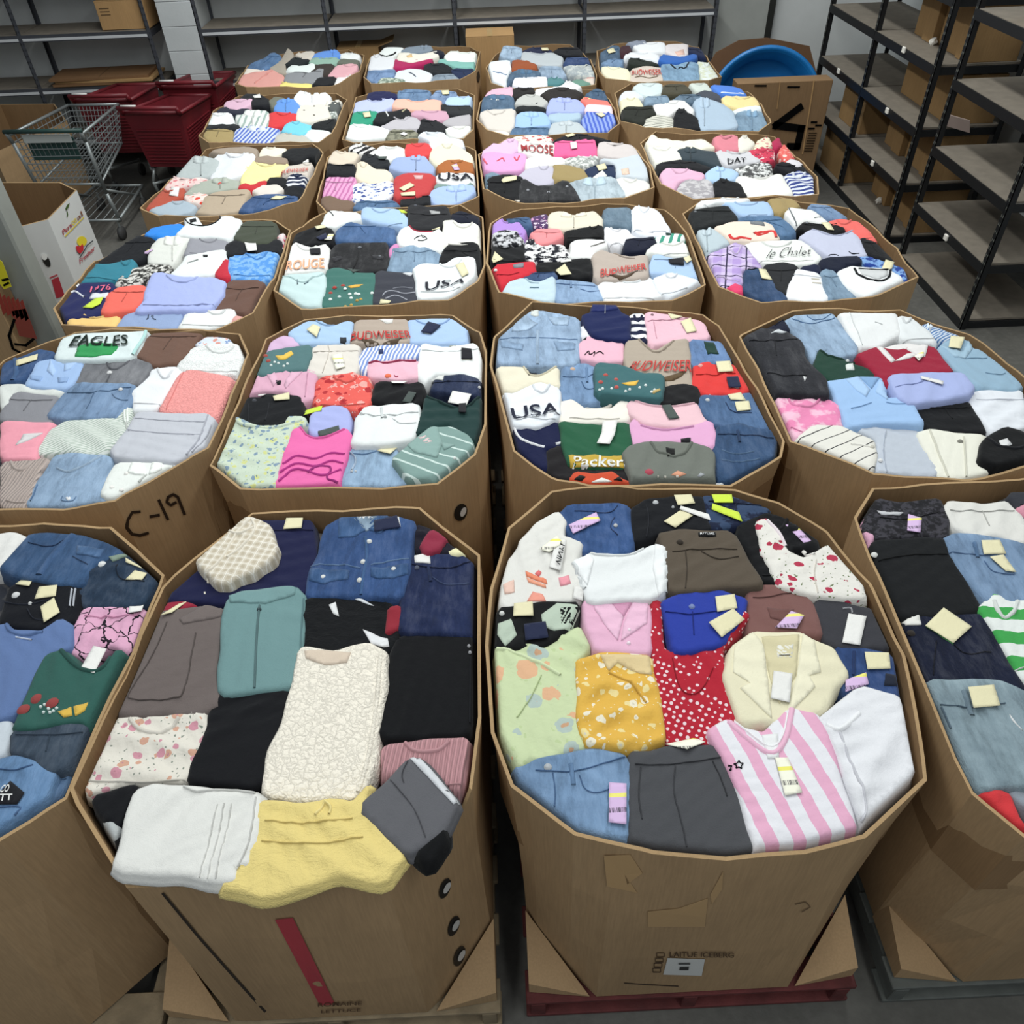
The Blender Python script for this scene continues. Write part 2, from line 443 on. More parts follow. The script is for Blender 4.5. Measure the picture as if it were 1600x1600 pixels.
def stroke(key, name, pts, wpx, mat, off=.003):
    B = BINS[key]; o = Vector((B['c'][0], B['c'][1], 0))
    P = [tuple(map(float, p.split(','))) for p in pts.split()]
    Q = []
    for a, b in zip(P, P[1:]):
        for k in range(4): Q.append((a[0]+(b[0]-a[0])*k/4, a[1]+(b[1]-a[1])*k/4))
    Q.append(P[-1])
    m = MB(); L = []
    for i, q in enumerate(Q):
        a = Q[max(0, i-1)]; b = Q[min(len(Q)-1, i+1)]
        dx, dy = b[0]-a[0], b[1]-a[1]; l = math.hypot(dx, dy) or 1
        nx, ny = -dy/l*wpx/2, dx/l*wpx/2
        p1 = on_wall(B['bvh'], q[0]+nx, q[1]+ny, off); p2 = on_wall(B['bvh'], q[0]-nx, q[1]-ny, off)
        if p1 is None or p2 is None: continue
        L.append((p1-o, p2-o))
    for (a, b) in L: m.v += [tuple(a), tuple(b)]
    m.f = [(2*i, 2*i+1, 2*i+3, 2*i+2) for i in range(len(L)-1)]
    return m.build(name, mat, B['root'])

# ---- pallets
M_PALWOOD = plain('pallet_wood', '#8b7b62', .8, nz=.25, nscale=12, bump=.3)
M_PALRED = plain('red_pallet_wood', '#5e2b2a', .75, nz=.3, nscale=10, bump=.3)
M_PALGREY = plain('grey_pallet', '#5d605c', .7, nz=.2, nscale=10, bump=.2)
_bd = MB().box(-.5, .5, -.045, .045, -.009, .009).mesh('deck_board', bevel=.003)
_st = MB().box(-.022, .022, -.6, .6, 0, .09).mesh('stringer', bevel=.003)
PALM = {}
for k, B in BINS.items():
    cx, cy = B['c']
    mat = M_PALRED if k == 'A3' else (M_PALGREY if k in ('A4',) else M_PALWOOD)
    d = {'A3': 'red painted wooden pallet under the rounded front bin', 'A4': 'weathered grey pallet under the front far-right bin', 'A1': 'worn bare wooden pallet under the front far-left bin'}.get(k, 'wooden pallet under the '+phrase(k))
    y0 = cy-.607 if k[0] == 'A' else cy-.6
    r = empty('pallet', (cx, y0+.6, 0), d, 'pallet', 'pallets under the bins')
    if mat.name not in PALM:
        a, b = _bd.copy(), _st.copy(); a.materials.append(mat); b.materials.append(mat); PALM[mat.name] = (a, b)
    a, b = PALM[mat.name]
    for i in range(7):
        for z in ((.127, .018) if i % 3 == 0 else (.127,)):
            o = link('deck_board', a, None, r); o.location = (0, -.555+i*.185, z); o.scale = (.97, 1, 1)
    for x in (-.45, 0, .45):
        o = link('stringer', b, None, r); o.location = (x, 0, .027)

# ================================================================== garments
def in_poly(P, X):
    x, y = X[:, 0], X[:, 1]; r = np.zeros(len(X), bool); n = len(P)
    for i in range(n):
        x1, y1 = P[i]; x2, y2 = P[(i+1) % n]
        c = (y1 > y) != (y2 > y)
        if y1 != y2: r ^= c & (x < (x2-x1)*(y-y1)/(y2-y1)+x1)
    return r
def dist_poly(P, X):
    P = np.asarray(P); A = P; B = np.roll(P, -1, 0); d = np.full(len(X), 1e9)
    for a, b in zip(A, B):
        e = b-a; l = (e@e) or 1e-12
        t = np.clip(((X-a)@e)/l, 0, 1)
        d = np.minimum(d, np.hypot(*(X-a-t[:, None]*e).T))
    return d
def resample(P, s):
    out = []
    n = len(P)
    for i in range(n):
        a = np.array(P[i]); b = np.array(P[(i+1) % n]); l = np.hypot(*(b-a)); k = max(1, int(round(l/s)))
        for j in range(k): out.append(a+(b-a)*j/k)
    return np.array(out)
def chaikin(P, q=.22):
    out = []
    n = len(P)
    for i in range(n):
        a = np.array(P[i]); b = np.array(P[(i+1) % n]); out += [a*(1-q)+b*q, a*q+b*(1-q)]
    return out
def area(P):
    P = np.asarray(P); x, y = P.T; return .5*np.sum(x*np.roll(y, -1)-np.roll(x, -1)*y)
class Surf:
    """puffed cloth surface over an outline, z at any point"""
    def __init__(s, P, zt, t, amp, seed, r, flow=None):
        s.P = np.asarray(P); s.zt = zt; s.t = t; s.amp = amp; s.r = r
        g = random.Random(seed)
        s.w = []
        base = g.uniform(0, 3.14) if flow is None else flow
        for k in range(5):
            a = base+g.gauss(0, .42); f = g.uniform(26, 44)*(1.0+.55*k)
            b = g.uniform(0, 6.28); e = g.uniform(7, 15)
            s.w.append((math.cos(a)*f, math.sin(a)*f, g.uniform(0, 6.28), g.uniform(.7, 1.6), 1/(1+.7*k), g.uniform(4, 9), g.uniform(0, 6.28), math.cos(b)*e, math.sin(b)*e))
        s.tx, s.ty = g.gauss(0, .018), g.gauss(0, .018)
        s.c = s.P.mean(0); s.mound = None
    def z(s, X, clamp=True):
        X = np.atleast_2d(X)
        d = dist_poly(s.P, X); ins = in_poly(s.P, X)
        d = np.where(ins, d, 0.0)
        q = np.clip(d/s.r, 0, 1)
        prof = np.sqrt(1-(1-q)**2)
        w = np.zeros(len(X))
        for (kx, ky, ph, wa, am, lf, lp, ex, ey) in s.w:
            ph2 = kx*X[:, 0]+ky*X[:, 1]+ph+wa*np.sin(lf*X[:, 0]+lp)+wa*np.cos(lf*1.3*X[:, 1]+lp)
            env = np.clip(.35+np.sin(ex*X[:, 0]+ey*X[:, 1]+lp), 0, 1)
            w += am*env*(1-np.abs(np.sin(ph2))*1.5)
        w *= s.amp/1.15*np.clip(d/.025, 0, 1)
        return s.zt-s.t+s.t*prof+w+(X-s.c)@np.array([s.tx, s.ty])*prof+(s.mound(X) if s.mound else 0)
HEAP = dict(A=.0, B=.012, C=.04, D=.07, E=.075, F=.085)
SPACING = dict(A=.012, B=.016, C=.021, D=.027, E=.032, F=.036)
def tri_mesh(P, s, insets=()):
    B = resample(P, s)
    lo, hi = B.min(0), B.max(0)
    gx = np.arange(lo[0], hi[0], s); gy = np.arange(lo[1], hi[1], s*.87)
    if len(gx) and len(gy):
        G = np.array([(x+(s/2 if j % 2 else 0), y) for j, y in enumerate(gy) for x in gx])
        G = G[in_poly(B, G)]
        if len(G): G = G[dist_poly(B, G) > (insets[-1]+.4*s if insets else .45*s)]
    else: G = np.zeros((0, 2))
    if insets:     # rows of points that follow the edge, for a clean fold
        e = np.roll(B, -1, 0)-np.roll(B, 1, 0); l = np.hypot(*e.T)+1e-9
        nin = np.stack([-e[:, 1]/l, e[:, 0]/l], 1)
        for d in insets:
            C = B+nin*d; C = C[in_poly(B, C)]
            if len(C): C = C[dist_poly(B, C) > d*.86]; G = np.concatenate([G, C]) if len(G) else C
    n = len(B)
    V = [Vector(p) for p in B]+[Vector(p) for p in G]
    vo, eo, fo, ov, oe, of = delaunay_2d_cdt(V, [(i, (i+1) % n) for i in range(n)], [], 1, 1e-6)
    X = np.array([(v.x, v.y) for v in vo])
    idx = [None]*n
    for k, src in enumerate(ov):
        for q in src:
            if q < n: idx[q] = k
    return X, [tuple(f) for f in fo], [i for i in idx if i is not None]
def sheet(name, X, Z, F, ring, depth, mat, c, parent=None, bulge=.0):
    """surface + side skirt as a mesh about origin c"""
    n = len(X)
    V = [(X[i, 0]-c[0], X[i, 1]-c[1], Z[i]-c[2]) for i in range(n)]
    F = list(F)
    m = len(ring); cen = X[ring].mean(0)
    steps = ((.35, bulge), (1.0, -bulge*.5)) if bulge else ((1.0, 0),)
    prev = list(ring)
    for (f, b) in steps:
        cur = []
        for k, i in enumerate(ring):
            a = X[ring[k-1]]; e = X[ring[(k+1) % m]]; tx, ty = e-a; l = math.hypot(tx, ty) or 1
            V.append((X[i, 0]+ty/l*b-c[0], X[i, 1]-tx/l*b-c[1], Z[i]-depth*f-c[2])); cur.append(len(V)-1)
        for k in range(m):
            j = (k+1) % m; F.append((prev[k], cur[k], cur[j], prev[j]))
        prev = cur
    me = bpy.data.meshes.new(name); me.from_pydata(V, [], F); me.update(); me.shade_smooth()
    return link(name, me, mat, parent)
KIND = dict(J='jeans', T='t_shirt', S='shirt', B='blouse', W='sweatshirt', P='trousers', D='dress', K='skirt', H='shorts', X='jacket', C='cardigan', N='tank_top', G='folded_garment', Z='hoodie', R='sweater', V='vest', Q='blazer', O='polo_shirt')
AMP = dict(J=.0055, T=.006, S=.006, B=.010, W=.006, P=.005, D=.010, K=.007, H=.0055, X=.005, C=.0055, N=.006, G=.008, Z=.008, R=.006, V=.005, Q=.0035, O=.006)
CNAMES = [('black', '101216'), ('charcoal', '2e3036'), ('dark grey', '5a5c60'), ('grey', '94969a'), ('pale grey', 'c2c4c8'), ('white', 'e8eaea'), ('cream', 'e8e0cc'), ('beige', 'c4b4a0'), ('taupe', '9c8c7c'), ('brown', '6c5244'), ('tan', 'a48c5c'), ('olive', '4a4838'), ('rust', 'b0562e'), ('red', 'd4343a'), ('crimson', 'a81c3c'), ('coral', 'f07468'), ('salmon', 'dc9488'), ('pale pink', 'e8b8c6'), ('hot pink', 'ee66a4'), ('mauve', 'cc9cb4'), ('lilac', 'd6b4d8'), ('purple', 'b18ad6'), ('periwinkle', 'a9b4e4'), ('pale blue', 'acc6e6'), ('bright blue', '3c80d8'), ('cobalt', '2c3f9e'), ('navy', '1a2244'), ('slate blue', '4a6484'), ('mid-blue', '5c84b4'), ('dark blue', '2a4a74'), ('sky blue', '90b2d6'), ('teal', '3a7078'), ('mint', 'b8d4d0'), ('sage', '8cac9c'), ('green', '1f9a60'), ('dark green', '1e4034'), ('yellow', 'f0d87c'), ('aqua', '6fc9e0')]
def cname(h):
    a = [int(h.lstrip('#')[i:i+2], 16) for i in (0, 2, 4)]
    return min(CNAMES, key=lambda e: sum((w*(x-int(e[1][i:i+2], 16)))**2 for w, x, i in zip((1, 1.2, 1), a, (0, 2, 4))))[0]
PATN = dict(s='', ck='crinkled ', d='denim ', st='striped ', fl='floral ', ln='outlined-flower ', dt='polka-dot ', sp='patterned ', pl='checked ', rb='ribbed ', cr='open-knit ')
TAGC = dict(c='s:#e8e0b8', w='s:#eceae6', l='tg:#d2b4da,#e8e070', n='s:#d2ea28', k='s:#26262c', y='tg:#ecead8,#e8e060', g='s:#56605c', b='s:#2c3350')
LABELS = {}
ITEMS = []
def pxl(s): return [tuple(map(float, p.split(','))) for p in s.split()]
def shade(spec, k):
    h = spec.split(':')[1].split(',')[0].lstrip('#')
    return 's:#'+''.join('%02x' % max(0, min(255, int(int(h[i:i+2], 16)*k+(6 if k < 1 else 0)))) for i in (0, 2, 4))
_font_cache = {}
def font_mesh(txt):
    if txt not in _font_cache:
        cu = bpy.data.curves.new('lettering', 'FONT'); cu.body = txt; cu.resolution_u = 3; cu.offset = -.012 if txt == 'le Chalet' else .012; cu.shear = .5 if txt == 'le Chalet' else 0
        o = bpy.data.objects.new('lettering', cu); COL.objects.link(o)
        bpy.context.view_layer.update()
        me = bpy.data.meshes.new_from_object(o.evaluated_get(bpy.context.evaluated_depsgraph_get()))
        bpy.data.objects.remove(o)
        bm = bmesh.new(); bm.from_mesh(me); bmesh.ops.triangulate(bm, faces=bm.faces)
        v = np.array([x.co[:2] for x in bm.verts]); f = [tuple(w.index for w in x.verts) for x in bm.faces]; bm.free()
        _font_cache[txt] = ((v-v.min(0))/(v.max(0)-v.min(0)), f)
    return _font_cache[txt]
def garment(key, code, pts, mspec, desc, opts, parts, to_px):
    row = key[0]
    B = BINS[key]
    seed = key+pts
    g = random.Random(seed)
    over = False; L = 0; amp = AMP[code]; t = .024 if row in 'ABC' else .018; rr = .011 if row in 'AB' else .013
    for o in opts.split():
        if o[0] == 'L': L = float(o[1:])
        elif o[0] == 'w': amp = float(o[1:])/1000
        elif o[0] == 't': t = float(o[1:])/1000
        elif o[0] == 'v': over = True
    zt = RIM-.012+L*.012+g.uniform(-.004, .004)
    if over: zt = max(zt, RIM+.030)
    px = [to_px(p) for p in pxl(pts)]
    bx0 = min(p[0] for p in B['poly']); bx1 = max(p[0] for p in B['poly']); by0 = min(p[1] for p in B['poly']); by1 = max(p[1] for p in B['poly'])
    HM = HEAP[row]
    def mound(X):       # the pile rises towards the back of the bin
        fx = np.clip((X[:, 0]-bx0)/(bx1-bx0), 0, 1); fy = np.clip((X[:, 1]-by0)/(by1-by0)/.85, 0, 1)
        return HM*(fy*fy*(3-2*fy))*(1-.35*(2*fx-1)**2)
    def umap(u, v):
        z = zt
        for _ in range(5):
            x, y = un(u, v, z); z = zt+float(mound(np.array([[x, y]]))[0])
        return (x, y)
    W = [umap(u, v) for u, v in px]
    heap = 0.02
    P = chaikin(W, .10 if row in 'AB' else .12)
    if area(P) < 0: P = P[::-1]
    s = SPACING[row]
    # cloth edges are never ruler-straight
    Q = resample(P, s*1.6)
    k1, k2 = g.uniform(0, 6), g.uniform(0, 6)
    e = np.roll(Q, -1, 0)-np.roll(Q, 1, 0); ln = np.hypot(*e.T)+1e-9
    nrm = np.stack([e[:, 1]/ln, -e[:, 0]/ln], 1)
    arc = np.arange(len(Q))*s*1.6
    Q = Q+nrm*((.0020*np.sin(arc*31+k1)+.0009*np.sin(arc*57+k2))*(1.6 if code in 'BDKG' else 1)+.007)[:, None]
    if not over:      # stay inside the cardboard walls
        bc = np.array(B['c'])
        for i in range(len(Q)):
            d = Q[i]-bc; r_ = math.hypot(*d); lim = poly_radius(B['poly'], B['c'], math.atan2(d[1], d[0]))-.022
            if r_ > lim: Q[i] = bc+d*(lim/r_)
        keep = [0]
        for i in range(1, len(Q)):
            if np.hypot(*(Q[i]-Q[keep[-1]])) > s*.35: keep.append(i)
        Q = Q[keep]
    S = Surf(Q, zt, t, amp, seed, rr)
    S.mound = mound
    X, F, ring = tri_mesh(Q, s, (rr*.3, rr*.95))
    if not F: return
    Z = S.z(X)
    zb = float(zt-t-.05-heap)
    c = (float(Q[:, 0].mean()), float(Q[:, 1].mean()), zb)
    name = KIND[code]
    ob = sheet(name, X, Z, F, ring, .012 if over else .05+heap, cloth(mspec), c, None, .006)
    ob.location = c
    kind, _, arg = mspec.partition(':')
    nm = name.replace('_', ' ').replace('t shirt', 't-shirt')
    if not desc: desc = cname(arg.split(',')[0])+' '+(PATN[kind] if not (kind == 'd' and code == 'J') else '')+nm
    # place words
    xs = [p[0] for p in B['poly']]; ys = [p[1] for p in B['poly']]
    fx = (c[0]-min(xs))/(max(xs)-min(xs)); fy = (c[1]-min(ys))/(max(ys)-min(ys))
    pos = ('front' if fy < .36 else 'middle' if fy < .67 else 'back')+' '+('left' if fx < .36 else 'centre' if fx < .67 else 'right')
    ITEMS.append((ob, desc, pos, key, code))
    ob['category'] = nm; ob['group'] = 'clothes in the '+phrase(key)
    # ---- parts
    def lift(A, off): return S.z(A)+off
    def put(name, A2, off, th, mat, stiff=False, sp=None):
        A2 = np.asarray(A2)
        if area(A2) < 0: A2 = A2[::-1]
        sp = sp or max(s*.8, .010)
        X2, F2, r2 = tri_mesh(A2, sp)
        if not F2: return None
        if stiff:
            M = np.c_[X2, np.ones(len(X2))]; zz = np.maximum(lift(X2, 0), zt-.02); k = np.linalg.lstsq(M, zz, rcond=None)[0]; k[:2] *= .6
            k[2] = np.mean(zz-X2@k[:2]); Z2 = M@k; Z2 += max(0, float(np.max(zz-Z2)))*.7+off
        else: Z2 = lift(X2, off)
        cc = (float(X2[:, 0].mean()), float(X2[:, 1].mean()), float(Z2.mean()))
        p = sheet(name, X2, Z2, F2, r2, th, mat, cc, ob)
        p.location = (cc[0]-c[0], cc[1]-c[1], cc[2]-c[2]); return p
    def inside(q):
        if over: return q
        d = (q[0]-B['c'][0], q[1]-B['c'][1]); r_ = math.hypot(*d); lim = poly_radius(B['poly'], B['c'], math.atan2(d[1], d[0]))-.030
        return q if r_ <= lim else (B['c'][0]+d[0]*lim/r_, B['c'][1]+d[1]*lim/r_)
    def W2(p): return [inside(umap(*to_px(q))) for q in pxl(p)]
    def line(name, A, w, mat, off=.002, closed=False):
        A = [np.array(q) for q in A]
        # round the polyline
        for _ in range(2):
            if len(A) > 2:
                o = [A[0]]
                for a, b in zip(A, A[1:]): o += [a*.75+b*.25, a*.25+b*.75]
                o.append(A[-1]); A = o
        D = [A[0]]
        for a, b in zip(A, A[1:]):
            k = max(1, int(np.hypot(*(b-a))/max(.012, s))); D += [a+(b-a)*(j+1)/k for j in range(k)]
        D = np.array(D); z = lift(D, off)
        tg = np.gradient(D, axis=0); l = np.hypot(*tg.T)+1e-9; nn = np.stack([-tg[:, 1]/l, tg[:, 0]/l], 1)
        m = MB(); n = len(D); hw = w/2
        for i in range(n):
            a, b = D[i]+nn[i]*hw, D[i]-nn[i]*hw
            m.v += [(a[0]-c[0], a[1]-c[1], z[i]-c[2]-.004), (D[i, 0]-c[0]+nn[i, 0]*hw*.5, D[i, 1]-c[1]+nn[i, 1]*hw*.5, z[i]-c[2]+min(.003, hw)), (D[i, 0]-c[0]-nn[i, 0]*hw*.5, D[i, 1]-c[1]-nn[i, 1]*hw*.5, z[i]-c[2]+min(.003, hw)), (b[0]-c[0], b[1]-c[1], z[i]-c[2]-.004)]
        for i in range(n-1):
            for q in range(3): m.f.append((4*i+q, 4*i+q+1, 4*i+5+q, 4*i+4+q))
        p = m.build(name, mat, ob, None, True)
        return p
    def dot(name, q, r, mat, off=.004):
        th = np.arange(10)*2*math.pi/10
        cx, cy = umap(*to_px(q))
        if math.hypot(cx-inside((cx, cy))[0], cy-inside((cx, cy))[1]) > .004 or not in_poly(Q, np.array([[cx, cy]]))[0]: return None
        A = np.stack([cx+r*np.cos(th), cy+r*np.sin(th)], 1)
        z0 = float(S.z(np.array([[cx, cy]]))[0])+off
        m = MB(); n = 10
        m.add([(a-c[0], b-c[1], z0-c[2]-.004) for a, b in A]+[((a-cx)*.7+cx-c[0], (b-cy)*.7+cy-c[1], z0-c[2]+.001) for a, b in A], [(i, (i+1) % n, n+(i+1) % n, n+i) for i in range(n)]+[tuple(range(n, 2*n))])
        return m.build(name, mat, ob, None, True)
    seen_auto = False
    for pl_ in parts:
        f = [x.strip() for x in pl_.split('|')]
        ty, _, nm2 = f[0].partition(' ')
        if ty == 'T': put('price_tag', W2(f[1]), .004+.003*g.random(), .0015, cloth(TAGC[f[2]]), True)
        elif ty == 'P': put(nm2, W2(f[1]), .003, .006, cloth(f[2])); seen_auto = True
        elif ty == 'L': line(nm2, W2(f[2]), float(f[1])/1000*(.62 if any(w_ in nm2 for w_ in ('seam', 'crease', 'fold', 'pleat', 'gather', 'smock', 'whisker', 'rib')) else 1), cloth(f[3])); seen_auto = True
        elif ty == 'O':
            for q in pxl(f[2]): dot(nm2, q, float(f[1])/1000, cloth(f[3]))
        elif ty in 'XY':
            v, fc = font_mesh(f[1]); q = np.array(W2(f[2]))
            U, V_ = v[:, :1], v[:, 1:]
            A = q[0]*(1-U)*(1-V_)+q[1]*U*(1-V_)+q[2]*U*V_+q[3]*(1-U)*V_
            z = lift(A, .0075 if ty == 'X' else .019)
            me = bpy.data.meshes.new('lettering'); me.from_pydata([(a[0]-c[0], a[1]-c[1], z_-c[2]) for a, z_ in zip(A, z)], [], fc); me.update()
            link('lettering', me, cloth(f[3]), ob)
    if seen_auto: return
    # ---- seams and collars every garment of the kind has
    u = np.array(px); x0, y0 = u.min(0); x1, y1 = u.max(0); h = y1-y0
    def chord(fr):
        yy = y0+h*fr; xs = []
        for a, b in zip(u, np.roll(u, -1, 0)):
            if (a[1] > yy) != (b[1] > yy): xs.append(a[0]+(b[0]-a[0])*(yy-a[1])/(b[1]-a[1]))
        return (min(xs), max(xs), yy) if len(xs) >= 2 else None
    def U2(ps): return [inside(umap(a, b)) for a, b in ps]
    big = row in 'ABC'
    if code in 'JPH':
        a = chord(.26); b = chord(.6)
        if a and a[1]-a[0] > 8:
            w = a[1]-a[0]; mid = (a[0]+a[1])/2
            sm = cloth(shade(mspec, .78))
            line('waistband_seam', U2([(a[0]+w*.06, a[2]), (mid, a[2]+h*.03), (a[1]-w*.06, a[2])]), .0035 if big else .006, sm)
            if b: line('fly_seam', U2([(mid, a[2]), ((b[0]+b[1])/2, b[2])]), .003 if big else .006, sm)
    elif code in 'TWNZBDR':
        a = chord(.16)
        if a and a[1]-a[0] > 10:
            w = a[1]-a[0]; mid = (a[0]+a[1])/2; hw = min(w*.24, h*.9)
            pts_ = [(mid-hw, y0+h*.10), (mid-hw*.6, y0+h*.24), (mid, y0+h*.29), (mid+hw*.6, y0+h*.24), (mid+hw, y0+h*.10)]
            line('neckband', U2(pts_), .012 if big else .014, cloth(shade(mspec, .9)))
            if big:
                line('hem_fold', U2([(x0+w*.15, y1-h*.16), (mid, y1-h*.13), (x1-w*.15, y1-h*.17)]), .004, cloth(shade(mspec, .86)))
    elif code in 'SXVCQO':
        a = chord(.14)
        if a and a[1]-a[0] > 12:
            w = a[1]-a[0]; mid = (a[0]+a[1])/2; hw = min(w*.22, h*.7)
            cm = cloth(shade(mspec, 1.06))
            for sg in (-1, 1):
                put('collar', U2([(mid+sg*hw*.15, y0+h*.36), (mid+sg*hw*.35, y0+h*.06), (mid+sg*hw, y0+h*.05), (mid+sg*hw*1.25, y0+h*.30), (mid+sg*hw*.7, y0+h*.36)]), .005, .008, cm)
            line('placket', U2([(mid, y0+h*.36), (mid, y1-h*.1)]), .006 if big else .009, cloth(shade(mspec, .84)))

def load(key, ox, oy, sc, data):
    to_px = lambda p: (ox+p[0]/sc, oy+p[1]/sc)
    cur = None; items = []
    for ln in data.strip().split('\n'):
        ln = ln.strip()
        if not ln: continue
        if ln[0] == '>': items[-1][1].append(ln[1:])
        else: items.append((ln.split('|'), []))
    for f, parts in items:
        f = f+['']*(5-len(f))
        garment(key, f[0].strip(), f[1].strip(), f[2].strip(), f[3].strip(), f[4].strip(), parts, to_px)

def load_world(key, data):
    """pieces of a bin beyond the picture's edge, given in metres"""
    def prj(p):
        P = Vector((p[0], p[1], RIM-.01-CAM_H)); w = P.dot(FW)
        return (800+F_PX*P.dot(RT)/w, 800-F_PX*P.dot(UP)/w)
    for ln in data.strip().split('\n'):
        f = ln.split('|')+['']*4
        x0, x1, y0, y1 = map(float, f[1].split())
        pts = '%f,%f %f,%f %f,%f %f,%f' % (x0, y1, x1, y1-.01, x1-.01, y0, x0+.01, y0+.01)
        garment(key, f[0], pts, f[2], f[3], f[4], [], prj)
# the deeper layer that shows between the folded pieces
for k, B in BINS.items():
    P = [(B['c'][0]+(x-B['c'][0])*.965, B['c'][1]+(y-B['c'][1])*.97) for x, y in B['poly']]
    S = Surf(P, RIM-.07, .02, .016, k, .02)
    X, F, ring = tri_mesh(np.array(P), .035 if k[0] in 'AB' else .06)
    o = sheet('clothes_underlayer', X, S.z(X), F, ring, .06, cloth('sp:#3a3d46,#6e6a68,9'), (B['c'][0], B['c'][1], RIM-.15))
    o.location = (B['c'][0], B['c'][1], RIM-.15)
    tag(o, 'deeper layer of dark folded clothes inside the '+phrase(k), 'clothes'); o['kind'] = 'stuff'
